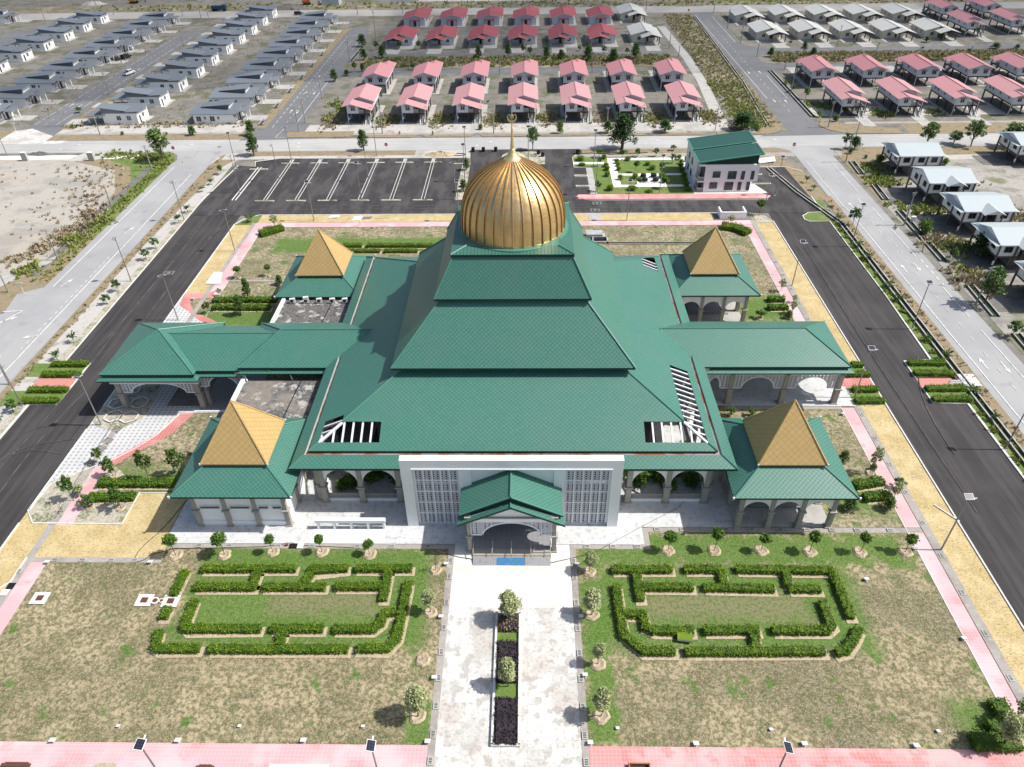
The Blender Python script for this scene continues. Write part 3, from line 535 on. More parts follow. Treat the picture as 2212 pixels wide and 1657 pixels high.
for x, y, d in [(-118, 187.6, 0), (-120, 184.6, 180), (-95, 187.6, 0), (-60, 187.5, 0), (-58, 184.7, 180), (-10, 187.5, 0), (-12, 184.8, 180), (33, 187.5, 0), (31, 184.8, 180), (48, 184.7, 180), (63, 187.6, 0), (-88, 187, 20), (105, 187, 0), (106, 184.6, 180)]: arrow(x, y, radians(d), 1.0)
for a, b in [(-260, -91), (-71, -37), (-26, 4), (16, 58), (86, 160)]: ln(a, 182.9, b, 182.75, .13)
for a, b in [(-260, -122), (-118, -72), (-50, -38), (-26, -12), (-8, 6), (16, 27), (34, 46), (88, 108), (120, 150)]: ln(a, 188.95, b, 188.8, .13)
dash(-250, 185.9, -100, 185.9, 1.2, 3.5, .08); dash(90, 185.9, 180, 185.9, 1.2, 3, .08)
ln(-131.8, 204, -131.8, 216, .12); dash(-138, 204, -138, 310, 3, 1.2, .12); dash(-131.8, 220, -131.8, 308, 5, 1.5, .12); dash(-135, 204, -135, 300, 1.2, 2.4, .1)
dash(-69.8, 200, -69.8, 306, 2.2, 1.6, .12); ln(-64.0, 203, -64.0, 244, .12); ln(-63.8, 284, -63.8, 296, .12); dash(-66.8, 204, -66.8, 300, 1.2, 2.2, .1); ln(-70.5, 306, -64.5, 308, .14)
ln(70.7, 222, 70.9, 338, .13); ln(76.6, 222, 76.8, 246, .13); ln(76.8, 290, 77.2, 334, .13); dash(73.8, 210, 73.8, 330, 1.4, 3, .1)
dash(-58, 277.4, 48, 277.4, 1.2, 2.4, .1); dash(-58, 255.2, 26, 255.2, 1.2, 2.4, .1); dash(90, 282, 220, 284, 1.4, 2.4, .1); dash(88, 257.2, 190, 259, 1.4, 2.4, .1)
ln(-66.8, 192.2, -62.4, 192.2, .15); ln(-66.8, 192.2, -66.2, 198.5, .12); ln(-89.4, 100.5, -87.0, 105.9, .2); ln(-93.5, 99.6, -89.4, 100.5, .2); ln(-90.4, 105.6, -87.0, 105.9, .2)
tag(mk.build('road_marking'), kind='structure')
tk = MB()
for (xa, ya, xb, yb, bow, wd) in [(-71, 66, -62, 70, 2.5, .16), (-71, 68, -62, 76, 3.5, .14), (-70, 62, -61.5, 73, 4, .2), (-66, 60, -64, 90, 1.2, .25), (-69, 64, -68, 100, -.8, .25), (-64, 88, -63.5, 138, .8, .3), (-68.5, 95, -68, 146, -.5, .3), (-70, 120, -62, 147, -2, .2), (-34, 145.5, -24, 152, 1.6, .16), (-28, 145, -40, 153, 2, .16), (-60, 146.5, 40, 146.2, .3, .3), (-50, 148.6, 30, 148.4, -.3, .25), (53.5, 60, 53.8, 136, .5, .18), (55.5, 70, 60, 92, 1.5, .2), (0, 0, 0, 0, 0, 0)]:
    if wd:
        d = Vector((xb-xa, yb-ya)); wd *= .6; e = Vector((-d.y, d.x)).normalized(); strip(tk, [(xa+d.x*i/14+e.x*bow*sin(pi*i/14), ya+d.y*i/14+e.y*bow*sin(pi*i/14)) for i in range(15)], wd, mz-.002, 'tyre_mark')
tag(tk.build('tyre_marks'), kind='structure')
kb = MB()
def kerb(pts, wd=.16, h=.13, k='kerb_white'): strip(kb, pts, wd, 0, k, h)
kerb([(-72.05, 151.9), (-72.05, 90.4), (-67.9, 90.4), (-67.9, 83.7)]); kerb([(-67.9, 80.4), (-72.1, 80.3), (-72.3, -20)]); kerb([(-60.95, 139.4), (-60.95, 80)]); kerb([(-60.95, 75), (-60.95, 60)]); kerb([(-60.95, 58), (-61.1, -20)])
kerb([(-60.95, 139.4), (-59.6, 142.3), (-57, 143.95), (39.6, 143.7), (46, 143.6), (49, 142.2), (50.6, 139.4), (50.6, -20)])
kerb([(57.3, 84.2), (57.3, 80.6), (62.1, 80.4), (62.1, -20)]); kerb([(57.3, 86.5), (57.3, 90.6), (61.5, 91.0), (62.0, 110), (62.0, 139.3), (57.9, 139.4), (57.2, 140.2), (57.3, 142), (59, 143.6), (62.0, 143.8), (62.1, 152)])
sheet('verge', [(62.0, 139.4), (57.9, 139.5), (57.3, 140.3), (57.4, 142), (59, 143.5), (62.0, 143.7)], 'green_verge', .1, True, 'kerb_white')
kerb([(-72.1, 151.9), (-70.5, 172.4), (-66.1, 171.7), (-67, 174.8), (-61.6, 176.8), (-42, 176.5)]); kerb([(-60.9, 60.1), (-60.6, 64.6), (-57.2, 67.1), (-54.4, 69.0), (-52.6, 71), (-50.7, 73.7), (-49.2, 78.2), (-47, 78.6)], .12)
kerb([(-61, 60), (-59.3, 57.95), (-48.45, 57.85), (-48.45, 62.95), (-44.9, 62.95)], .12); kerb([(-57.2, 52.8), (-57.2, 49.4), (-61, 45.4)], .12)
kerb([(50.5, 168.9), (61.2, 168.9), (64.5, 166)], .2); kerb([(11.3, 169.7), (11.25, 176.3)], .14); kerb([(11.3, 169.6), (14.2, 169.5)], .12)
kerb([(-54.5, 67.7), (-54.5, 137.9)], .07, .05); kerb([(44.1, -10), (44.1, 137.9)], .07, .05)
for xi in (-3.2, -.77): kerb([(xi, 31.9), (xi, 45.7)], .22, .32, 'plaza_clean')
kerb([(-3.3, 45.7), (-.66, 45.7)], .22, .32, 'plaza_clean'); kerb([(-3.3, 31.9), (-.66, 31.9)], .22, .32, 'plaza_clean')
tag(kb.build('kerb'), kind='structure')
# open drains beside the right-hand roads
def drain(pts, wd=1.0, lbl='long open concrete drain beside the right boundary road'):
    mb = MB(); 
    for s_ in (-1, 1):
        q = []
        for i, p in enumerate(pts):
            a = Vector(pts[max(0, i-1)]); b = Vector(pts[min(len(pts)-1, i+1)]); d = (b-a).normalized(); q.append((p[0]-d.y*wd/2*s_, p[1]+d.x*wd/2*s_))
        strip(mb, q, .2, 0, 'concrete', .38, 'concrete_dark')
    strip(mb, pts, wd, .09, 'water_dark')
    return tag(mb.build('open_drain'), lbl, 'drain', 'open concrete drains')
drain([(63.9, -20), (63.9, 138), (59.6, 154), (57, 168)], .9)
hp = [176.5, 163, 148, 122, 107.5, 92, 78]
for i, (a, b) in enumerate([(172, 164), (158, 149.5), (144, 122), (131, 118), (113.5, 103), (98, 86)]): 
    if i != 3: drain([(77.9, a), (77.3, b)], 1.2, 'roadside drain trench, '+ORD[i if i < 3 else i-1]+' from the top beside the sky-blue roofed houses')
drain([(79.4, 252), (79.2, 228), (78.9, 205)], 1.1, 'drain trench along the left of the far right pink-roofed stilt houses')
drain([(69.9, 335), (67.5, 240), (64.8, 198)], .8, 'narrow drain between the overgrown strip and the road')
drain([(-60.6, 287), (-61.2, 268)], 1.4, 'short drain channel beside the red-roofed houses')
for i, y in enumerate([202, 217, 232, 247, 262, 277]): drain([(-73.6, y), (-73.6, y+5)], 1.1, 'short drain section, '+ORD[i]+' going up the left edge of the estate road')
# car park divider strips with end islands
for i, (x, xt) in enumerate(zip([-58.0, -51.0, -44.0, -36.95, -29.95, -22.95], [-58.0, -51.0, -44.0, -36.95, -29.95, -22.95])):
    t = thing('parking_divider', 'double kerbed divider strip in the car park, '+ORD[i]+' from the left', 'parking divider', x, 162, 0, 0, 'divider strips in the car park')
    mb = MB(x, 162, 0); strip(mb, [(x-.34, 151.6), (x-.34, 176.1)], .09, 0, 'kerb_white', .14); strip(mb, [(x+.34, 151.6), (x+.34, 176.1)], .09, 0, 'kerb_white', .14)
    mb.box(x-.32, x+.32, 173.6, 176.0, 0, .10, 'concrete'); mb.build('kerb_line', t)
    for yy in (151.2, 173.5):
        mb = MB(x, 162, 0); w2 = 2.25; mb.prism([(x-w2, yy), (x-w2+.25, yy-.28), (x+w2-.25, yy-.28), (x+w2, yy), (x+w2-.25, yy+.28), (x-w2+.25, yy+.28)], 0, .16, 'kerb_white', 'gravel_white'); mb.build('end_island', t)
t = thing('parking_divider', 'short angled divider strip at the far left corner of the car park', 'parking divider', -65, 161, 0, 0, 'divider strips in the car park')
mb = MB(-65, 161, 0); strip(mb, [(-65.4, 151.6), (-65.2, 171)], .2, 0, 'kerb_white', .14); strip(mb, [(-64.6, 151.6), (-64.4, 171)], .2, 0, 'kerb_white', .14); mb.build('kerb_line', t)
mb = MB(-65, 161, 0); mb.box(-66.9, -62.5, 169.5, 170.1, 0, .16, 'kerb_white', 'gravel_white'); mb.build('end_island', t)
mb = MB(); mb.prism([(-15.9, 151.0), (-13.7, 151.0), (-13.7, 172.8), (-18, 172.8), (-18, 172.2), (-15.6, 172.2)], 0, .14, 'kerb_white', 'gravel_white'); tag(mb.build('kerb_island'), 'long planted kerb island along the right edge of the car park', 'kerb island')
for i, y in enumerate((164.4, 158.4)):
    mb = MB(); mb.box(11.1, 14.1, y-.3, y+.3, 0, .14, 'kerb_white'); mb.box(11.3, 13.9, y-.17, y+.17, .1, .18, 'gravel_white'); tag(mb.build('bay_divider'), ('upper', 'lower')[i]+' grass divider between the parking bays left of the annex garden', 'bay divider', 'bay dividers')
for i, (x0, x1, y) in enumerate([(50.6, 54.6, 164.5), (50.6, 55.2, 159.0)]):
    mb = MB(); mb.box(x0, x1, y-.35, y+.35, 0, .14, 'kerb_white'); mb.box(x0+.2, x1-.2, y-.2, y+.2, .1, .18, 'green_verge'); tag(mb.build('bay_divider'), ('upper', 'lower')[i]+' grass divider between the bays right of the annex block', 'bay divider', 'bay dividers')

# ------------------------------------------------------------------ mosque
CX, CYY = -1.72, 85.25
mos = thing('mosque', 'large mosque with stepped green shingle roofs under a ribbed golden onion dome', 'mosque', CX, CYY)
def MM(): return MB(CX, CYY, 0)
def side(s_, t, h, z):                 # s: 0 front, 1 right, 2 back, 3 left;  t runs ccw seen from above
    return [(CX+t, CYY-h, z), (CX+h, CYY+t, z), (CX-t, CYY+h, z), (CX-h, CYY-t, z)][s_]
def frustum(mb, h0, z0, h1, z1, k, fascia=.3, kf='trim_green', soffit=None, hip=.11, kh='trim_green'):
    for s_ in range(4):
        mb.face([side(s_, -h0, h0, z0), side(s_, h0, h0, z0), side(s_, h1, h1, z1), side(s_, -h1, h1, z1)], k)
        if fascia: mb.face([side(s_, -h0, h0, z0-fascia), side(s_, h0, h0, z0-fascia), side(s_, h0, h0, z0), side(s_, -h0, h0, z0)], kf)
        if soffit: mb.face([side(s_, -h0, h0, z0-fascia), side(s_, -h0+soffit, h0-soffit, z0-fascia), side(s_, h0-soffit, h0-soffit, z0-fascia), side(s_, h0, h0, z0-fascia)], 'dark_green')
        if hip: mb.tube(side(s_, h0, h0, z0+.03), side(s_, h1, h1, z1+.03), hip, hip, kh, 6)
zi = lambda h: 8.42+(23.6-h)*.442
mb = MM(); frustum(mb, 25.57, 7.5, 24.05, 8.25, 'roof_green', .32, 'dark_green', 2.2); mb.build('eave_roof', mos)
mb = MM()
for s_ in range(4):
    mb.face([side(s_, -24.05, 24.05, 8.25), side(s_, 24.05, 24.05, 8.25), side(s_, 23.98, 23.98, 8.02), side(s_, -23.98, 23.98, 8.02)], 'zinc')
    mb.face([side(s_, -23.98, 23.98, 8.02), side(s_, 23.98, 23.98, 8.02), side(s_, 23.0, 23.0, 8.02), side(s_, -23.0, 23.0, 8.02)], 'gutter_rust')
    mb.face([side(s_, -23.3, 23.3, 8.0), side(s_, 23.3, 23.3, 8.0), side(s_, 23.3, 23.3, 8.3), side(s_, -23.3, 23.3, 8.3)], 'zinc')
mb.build('gutter', mos)
mb = MM(); h2, h3, h4 = 22.6, 20.15, 13.4
for s_ in range(4):
    mb.face([side(s_, -23.6, 23.6, zi(23.6)), side(s_, 23.6, 23.6, zi(23.6)), side(s_, h2, h2, zi(h2)), side(s_, -h2, h2, zi(h2))], 'roof_green')
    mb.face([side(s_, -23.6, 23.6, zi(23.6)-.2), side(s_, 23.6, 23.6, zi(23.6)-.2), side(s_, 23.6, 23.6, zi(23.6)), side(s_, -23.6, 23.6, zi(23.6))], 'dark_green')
    mb.face([side(s_, -h3, h3, zi(h3)), side(s_, h3, h3, zi(h3)), side(s_, h4, h4, zi(h4)), side(s_, -h4, h4, zi(h4))], 'roof_green')
    a0, a1 = {0: (-15.5, 15.4), 1: (-8.9, 17.6), 2: (-99, 99), 3: (-99, 18.9)}[s_]
    o0, o1 = max(-h2, a0), min(h2, a1); i0, i1 = max(-h3, a0), min(h3, a1)
    mb.face([side(s_, o0, h2, zi(h2)), side(s_, o1, h2, zi(h2)), side(s_, i1, h3, zi(h3)), side(s_, i0, h3, zi(h3))], 'roof_green')
    if a0 > -50: mb.face([side(s_, a0, h2, zi(h2)-.2), side(s_, a0, h2, zi(h2)), side(s_, a0, h3, zi(h3)), side(s_, a0, h3, zi(h3)-.2)], 'dark_green')
    for (p0, p1) in ([(-23.6, 23.6), (-h2, h2)], [(-h3, h3), (-h4, h4)]): mb.tube(side(s_, p0[0], p0[1], zi(p0[1])+.03), side(s_, p1[0], p1[1], zi(p1[1])+.03), .1, .1, 'trim_green', 6)
mb.tube(side(2, -h3, h3, zi(h3)+.03), side(2, -h2, h2, zi(h2)+.03), .1, .1, 'trim_green', 6); mb.tube(side(3, -h3, h3, zi(h3)+.03), side(3, -h2, h2, zi(h2)+.03), .1, .1, 'trim_green', 6)
mb.build('main_roof', mos)
raf = [(0, [-16.6, -17.7, -18.8, -19.9, -21.0]), (0, [16.4, 17.5, 18.6, 19.7, 20.8]), (3, [19.7, 20.9]), (1, [-21.2, -20.0]+[-18.9+1.05*i for i in range(10)]), (1, [18.2, 19.2, 20.2])]
for s_, ts in raf:
    for tt in ts:
        hin = h3 if abs(tt) < h3 else abs(tt)
        if hin >= h2-.2: continue
        mb = MM(); mb.bar(side(s_, tt, h2+.05, zi(h2)-.28), side(s_, tt, hin-.1, zi(hin)-.28), .2, .2, 'white_metal'); mb.build('rafter', mos)
for s_ in (0, 3):
    mb = MM(); mb.bar(side(s_, h2 if s_ == 0 else h2, h2+.05, zi(h2)-.26), side(s_, h3, h3, zi(h3)-.26), .26, .24, 'white_metal'); mb.build('hip_rafter', mos)
for nm, (h0, z0, h1, z1) in {'lower_tier_roof': (14.73, 13.75, 8.5, 20.2), 'middle_tier_roof': (9.52, 20.28, 7.05, 25.0)}.items():
    mb = MM(); frustum(mb, h0, z0, h1, z1, 'roof_green', .28, 'dark_green', 1.0); mb.build(nm, mos)
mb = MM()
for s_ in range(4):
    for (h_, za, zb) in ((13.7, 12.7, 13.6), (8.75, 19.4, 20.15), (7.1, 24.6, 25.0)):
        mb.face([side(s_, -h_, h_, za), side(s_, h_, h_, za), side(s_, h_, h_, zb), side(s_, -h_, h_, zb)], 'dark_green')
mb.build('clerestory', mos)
mb = MM(); frustum(mb, 7.38, 25.1, 5.6, 25.40, 'roof_green_seam', .35, 'dark_green', .5, .13); mb.build('dome_deck', mos)
mb = MM(); mb.lathe([(7.0, 25.2), (6.98, 25.34), (6.4, 25.42)], CX, CYY, 'trim_green', 64); mb.face([side(i, 5.7, 5.7, 25.385) for i in range(4)], 'trim_green'); mb.build('collar', mos)
prof = [(6.52, 25.35), (6.52, 25.52), (6.40, 25.55), (6.38, 26.2), (6.36, 27), (6.25, 28), (6.05, 29), (5.68, 30), (5.05, 31), (4.1, 32), (3.0, 32.8), (1.9, 33.45), (1.05, 34.0)]
def spl(pr, n):
    out = []
    for i in range(len(pr)-1):
        p0, p1, p2, p3 = pr[max(0, i-1)], pr[i], pr[i+1], pr[min(len(pr)-1, i+2)]
        for j in range(n):
            t_ = j/n; out.append(tuple(.5*((2*p1[k])+(-p0[k]+p2[k])*t_+(2*p0[k]-5*p1[k]+4*p2[k]-p3[k])*t_*t_+(-p0[k]+3*p1[k]-3*p2[k]+p3[k])*t_**3) for k in (0, 1)))
    return out+[pr[-1]]
pd = prof[:2]+spl(prof[2:], 3); NR = 32
me_d = MM(); me_d.lathe(pd[:3], CX, CYY, 'dome_gold', 128)
rr = random.Random(3)
R_ = []
for r, z in pd[2:]:
    row = []
    for i in range(NR*6):
        a = -pi/2+.02+2*pi*i/(NR*6); ph = (i % 6)/6.0
        row.append((CX+r*cos(a)*(1+.010*sin(pi*ph)), CYY+r*sin(a)*(1+.010*sin(pi*ph)), z))
    R_.append(row)
for j in range(len(R_)-1):
    for i in range(NR*6): q = (i+1) % (NR*6); me_d.face([R_[j][i], R_[j][q], R_[j+1][q], R_[j+1][i]], 'dome_gold')
dome = me_d.build('dome', mos, nouv=True)
ul = dome.data.uv_layers.new(name='UVMap')
for pl in dome.data.polygons:
    for li in pl.loop_indices:
        v = dome.data.vertices[dome.data.loops[li].vertex_index].co; a = atan2(v.y, v.x)*NR/(2*pi); fr = abs((a % 1)-.5)
        ul.data[li].uv = (math.floor(a)*.55*3+.2, v.z*1.15+fr*.85)
mb = MM()
for i in range(NR):
    a = -pi/2+.02+2*pi*i/NR; ca, sa = cos(a), sin(a); tx, ty = -sa, ca
    for j in range(2, len(pd)-1):
        (r0, z0), (r1, z1) = pd[j], pd[j+1]; w0 = .085*min(1, .35+r0/5); w1 = .085*min(1, .35+r1/5); e0 = .20*min(1, .3+r0/5); e1 = .20*min(1, .3+r1/5)
        n0 = Vector((z1-z0, r0-r1)).normalized()
        def P_(r, z, s1, e): return (CX+(r+n0.x*e)*ca+tx*s1, CYY+(r+n0.x*e)*sa+ty*s1, z+n0.y*e)
        A, B, C_, D = P_(r0, z0, -w0, 0), P_(r0, z0, w0, 0), P_(r1, z1, w1, 0), P_(r1, z1, -w1, 0)
        A2, B2, C2, D2 = P_(r0, z0, -w0, e0), P_(r0, z0, w0, e0), P_(r1, z1, w1, e1), P_(r1, z1, -w1, e1)
        mb.face([A2, B2, C2, D2], 'dome_gold'); mb.face([A, A2, D2, D], 'dome_rib'); mb.face([B2, B, C_, C2], 'dome_rib')
ribs = mb.build('dome_ribs', dome)
mb = MM(); mb.lathe([(1.12, 33.98), (1.0, 34.08), (.72, 34.35), (.45, 34.75), (.30, 35.1), (.20, 35.25)], CX, CYY, 'finial_gold', 24)
mb.lathe([(.20, 35.25), (.24, 35.5), (.17, 36.2), (.10, 37.6), (.13, 37.65), (.09, 37.7), (.07, 38.35)], CX, CYY, 'finial_gold', 12)
fin = mb.build('finial', dome, smooth=False)
mb = MM()
for k_, (rad, th) in enumerate([(.50, .09)]):
    pts = []
    for i in range(25):
        a = radians(-90-138+276*i/24); wd = .10*sin(pi*i/24)+.012; pts.append((a, wd))
    for i in range(24):
        (a, wa), (b, wb) = pts[i], pts[i+1]
        for yy in (-.05, .05):
            q = [(CX+(rad+s1*w_)*cos(g), CYY+yy, 38.85+(rad+s1*w_)*sin(g)) for g, w_, s1 in ((a, wa, -1), (a, wa, 1), (b, wb, 1), (b, wb, -1))]
            mb.face(q if yy < 0 else q[::-1], 'finial_gold')
        q = [(CX+(rad+w_)*cos(g), CYY+yy, 38.85+(rad+w_)*sin(g)) for g, w_, yy in ((a, wa, -.05), (a, wa, .05), (b, wb, .05), (b, wb, -.05))]; mb.face(q, 'finial_gold')
        q = [(CX+(rad-w_)*cos(g), CYY+yy, 38.85+(rad-w_)*sin(g)) for g, w_, yy in ((a, wa, .05), (a, wa, -.05), (b, wb, -.05), (b, wb, .05))]; mb.face(q, 'finial_gold')
mb.build('crescent', dome)
mb = MM(); st = [(CX+(.42 if i % 2 == 0 else .17)*sin(pi*i/5), (.42 if i % 2 == 0 else .17)*cos(pi*i/5)+39.0) for i in range(10)]
for i in range(10):
    a, b = st[i], st[(i+1) % 10]
    for yy in (-.06, .06): mb.face([(a[0], CYY, a[1]), (b[0], CYY, b[1]), (CX, CYY+yy, 39.0)], 'finial_gold')
mb.tube((CX, CYY, 38.3), (CX, CYY, 38.8), .03, .03, 'finial_gold'); mb.tube((CX, CYY, 39.4), (CX, CYY, 39.9), .02, .02, 'white_metal'); mb.build('star', dome)
# walls, arcades -----------------------------------------------------
def column(x, y, zt, par, o, w_=.7, zc=2.7, k='column_grey'):
    mb = MB(*o); h_ = w_/2
    mb.box(x-h_-.12, x+h_+.12, y-h_-.12, y+h_+.12, 0, .22, k); mb.box(x-h_, x+h_, y-h_, y+h_, .22, zc-.12, k)
    mb.box(x-h_*.62, x+h_*.62, y-h_-.03, y-h_+.02, .4, zc-.3, k)
    mb.box(x-h_-.14, x+h_+.14, y-h_-.14, y+h_+.14, zc-.12, zc+.06, k); mb.box(x-h_+.05, x+h_-.05, y-h_+.05, y+h_-.05, zc+.06, zt, k)
    return mb.build('column', par)
def archwall(mb, a, b, y, zs, za, zt, th, k, ax='x', n=14, flat=0.0, trim=None):
    """wall between a and b over an arch springing at zs, crown za; ax: direction the wall runs"""
    def P(u, v, z): return (u, v, z) if ax == 'x' else (v, u, z)
    m = (a+b)/2; r = (b-a)/2-flat; pts = [(a, zs), (a+flat, zs)] if flat else [(a, zs)]
    for i in range(0 if not flat else 1, n+1):
        t_ = pi-pi*i/n; pts.append((m+r*cos(t_), zs+(za-zs)*sin(t_)))
    if flat: pts.append((b, zs))
    for i in range(len(pts)-1):
        (u0, z0), (u1, z1) = pts[i], pts[i+1]
        if u1-u0 > 1e-5:
            mb.face([P(u0, y-th/2, z0), P(u1, y-th/2, z1), P(u1, y-th/2, zt), P(u0, y-th/2, zt)], k); mb.face([P(u1, y+th/2, z1), P(u0, y+th/2, z0), P(u0, y+th/2, zt), P(u1, y+th/2, zt)], k)
        mb.face([P(u0, y+th/2, z0), P(u1, y+th/2, z1), P(u1, y-th/2, z1), P(u0, y-th/2, z0)], trim or k)
    if trim:
        for i in range(len(pts)-1):
            (u0, z0), (u1, z1) = pts[i], pts[i+1]; d = Vector((u1-u0, z1-z0)); 
            if d.length < 1e-5: continue
            nn = Vector((-d.y, d.x)).normalized()*.2
            mb.face([P(u0, y-th/2-.06, z0-.02), P(u1, y-th/2-.06, z1-.02), P(u1+nn.x*(1 if 1 else 0), y-th/2-.06, z1+nn.y), P(u0+nn.x, y-th/2-.06, z0+nn.y)], trim)
    mb.face([P(a, y-th/2, zt), P(b, y-th/2, zt), P(b, y+th/2, zt), P(a, y+th/2, zt)], k)
OM = (CX, CYY, 0)
HW = 23.5
cols_t = [-22.9+4.6*i for i in range(11)]
for s_ in range(4):
    for tt in cols_t:
        if s_ == 0 and -13 < tt < 12: continue
        if s_ in (1, 3) and -6 < tt < 6: continue
        x, y, _ = side(s_, tt, HW, 0); column(x, y, 7.3, mos, OM)
for s_ in range(4):
    mb = MM()
    for i in range(10):
        mb2 = MM()
        a, b = cols_t[i]+.3, cols_t[i+1]-.3
        if s_ == 0 and -16.5 < cols_t[i] < 11.5: 
            if not (cols_t[i] < -12.5 or cols_t[i] > 11): continue
        if s_ in (1, 3) and -6.5 < (a+b)/2 < 6.5: continue
        p = side(s_, a, HW, 0); q = side(s_, b, HW, 0)
        if s_ in (0, 2): archwall(mb, min(p[0], q[0]), max(p[0], q[0]), p[1], 3.15, 5.4, 7.3, .3, 'white_wall')
        else: archwall(mb, min(p[1], q[1]), max(p[1], q[1]), p[0], 3.15, 5.4, 7.3, .3, 'white_wall', 'y')
        n_ = (q[0]-p[0], q[1]-p[1])
        e = Vector((n_[1], -n_[0])).normalized()*.08
        for z0, z1, k in ((0, .5, 'white_wall'), (.5, 1.25, 'lattice_dark')):
            if k == 'white_wall': mb2.face([(p[0]+e.x, p[1]+e.y, z0), (q[0]+e.x, q[1]+e.y, z0), (q[0]+e.x, q[1]+e.y, z1), (p[0]+e.x, p[1]+e.y, z1)], k); mb2.face([(q[0]-e.x, q[1]-e.y, z0), (p[0]-e.x, p[1]-e.y, z0), (p[0]-e.x, p[1]-e.y, z1), (q[0]-e.x, q[1]-e.y, z1)], k); mb2.face([(p[0]+e.x, p[1]+e.y, z1), (q[0]+e.x, q[1]+e.y, z1), (q[0]-e.x, q[1]-e.y, z1), (p[0]-e.x, p[1]-e.y, z1)], k)
            else: mb2.face([(p[0], p[1], z0), (q[0], q[1], z0), (q[0], q[1], z1), (p[0], p[1], z1)], k)
        mb2.bar((p[0], p[1], 1.25), (q[0], q[1], 1.25), .14, .1, 'column_grey'); mb2.build('balustrade', mos)
    mb.build('arcade_wall', mos)
mb = MM()          # prayer hall walls inside the arcade, painted dark for the shade there
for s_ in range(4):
    mb.face([side(s_, -17, 17, 0), side(s_, 17, 17, 0), side(s_, 17, 17, 11.2), side(s_, -17, 17, 11.2)], 'interior_shade')
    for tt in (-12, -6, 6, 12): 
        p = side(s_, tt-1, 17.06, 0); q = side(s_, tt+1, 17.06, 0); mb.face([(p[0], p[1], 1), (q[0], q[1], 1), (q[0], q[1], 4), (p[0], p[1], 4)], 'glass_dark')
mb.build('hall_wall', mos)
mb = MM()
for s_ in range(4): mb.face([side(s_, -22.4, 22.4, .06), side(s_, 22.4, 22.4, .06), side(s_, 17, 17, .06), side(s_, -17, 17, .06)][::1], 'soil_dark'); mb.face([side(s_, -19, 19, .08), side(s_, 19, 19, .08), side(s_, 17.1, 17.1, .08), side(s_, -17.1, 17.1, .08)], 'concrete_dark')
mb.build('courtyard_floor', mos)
# portal --------------------------------------------------------------
mb = MM(); x0, x1, y0, y1, zt, xa, xb, za = -14.06, 10.57, 57.66, 58.5, 10.74, -12.83, 9.37, 9.36
mb.box(x0, xa, y0, y1, 0, zt, 'white_wall'); mb.box(xb, x1, y0, y1, 0, zt, 'white_wall'); mb.box(xa, xb, y0, y1, za, zt, 'white_wall')
mb.box(x0+.002, xa-.5, y1, 61.2, 0, 7.2, 'white_wall'); mb.box(xb+.5, x1-.002, y1, 61.2, 0, 7.2, 'white_wall')
mb.box(xa-.05, xb+.05, y0-.1, y0, za, za+.14, 'white_trim'); mb.build('portal_frame', mos)
mb = MM(); mb.box(-7.6, -6.3, 58.1, 58.6, 0, 9.34, 'white_wall'); mb.box(3.0, 4.2, 58.1, 58.6, 0, 9.34, 'white_wall'); mb.box(-6.3, 3.0, 58.35, 58.6, 4.6, 9.34, 'white_wall')
mb.box(-12.8, -12.65, 58.1, 58.5, 0, 9.3, 'white_wall'); mb.box(9.2, 9.36, 58.1, 58.5, 0, 9.3, 'white_wall'); mb.build('portal_wall', mos)
mb = MM(); mb.box(-12.8, 9.3, 59.45, 59.55, 0, 9.3, 'interior_shade'); mb.box(-12.8, 9.3, 58.62, 59.55, 9.3, 9.36, 'white_wall'); mb.box(-12.8, 9.3, 58.9, 59.0, 5.9, 6.15, 'white_wall'); mb.build('vestibule', mos)  # back wall coloured dark to stand for the shade behind the lattice
for xa_, xb_ in ((-12.65, -7.7), (4.3, 9.2)):
    mb = MM(); mb.face([(xa_, 58.2, .1), (xb_, 58.2, .1), (xb_, 58.2, 9.0), (xa_, 58.2, 9.0)], 'lattice')
    for i in range(6): xx = xa_+(xb_-xa_)*i/5; mb.box(xx-.09, xx+.09, 58.08, 58.26, .1, 9.0, 'white_trim')
    for i in range(6): zz = .1+8.9*i/5; mb.box(xa_, xb_, 58.1, 58.24, zz-.09, zz+.09, 'white_trim')
    mb.build('lattice_screen', mos)
# entrance porch -------------------------------------------------------
px0, px1, py = -6.5, 3.02, 53.85
for x in (px0, px1):
    column(x, py+.28, 5.1, mos, OM, .5, 2.7); column(x, 57.2, 5.1, mos, OM, .5, 2.7)
mb = MM(); mb.box(px0-.25, px1+.25, py+.02, py+.5, 5.06, 5.75, 'white_wall'); mb.box(px0-.4, px1+.4, py-.1, py+.6, 5.7, 5.86, 'column_grey')
mb.face([(px0-.2, py+.1, 5.8), (px1+.2, py+.1, 5.8), (-1.74, py+.1, 7.95)], 'white_wall'); mb.build('pediment', mos)
mb = MM(); archwall(mb, px0+.25, px1-.25, py+.25, 2.77, 4.77, 5.06, .12, 'lattice', n=18, flat=1.35, trim='white_trim')
for x in [px0+.25+1.12*i for i in range(9)]:
    t_ = (x+1.74)/3.1; zb = 2.77 if abs(t_) >= 1 else 2.77+2.0*sqrt(1-t_*t_); mb.box(x-.04, x+.04, py+.12, py+.2, zb, 5.06, 'white_trim')
mb.build('arch_screen', mos)
for s1, xx in ((0, px0), (1, px1)): mb = MM(); archwall(mb, py+.5, 57.0, xx, 2.77, 4.5, 5.06, .12, 'lattice', 'y', flat=.5, trim='white_trim'); mb.build('side_screen', mos)
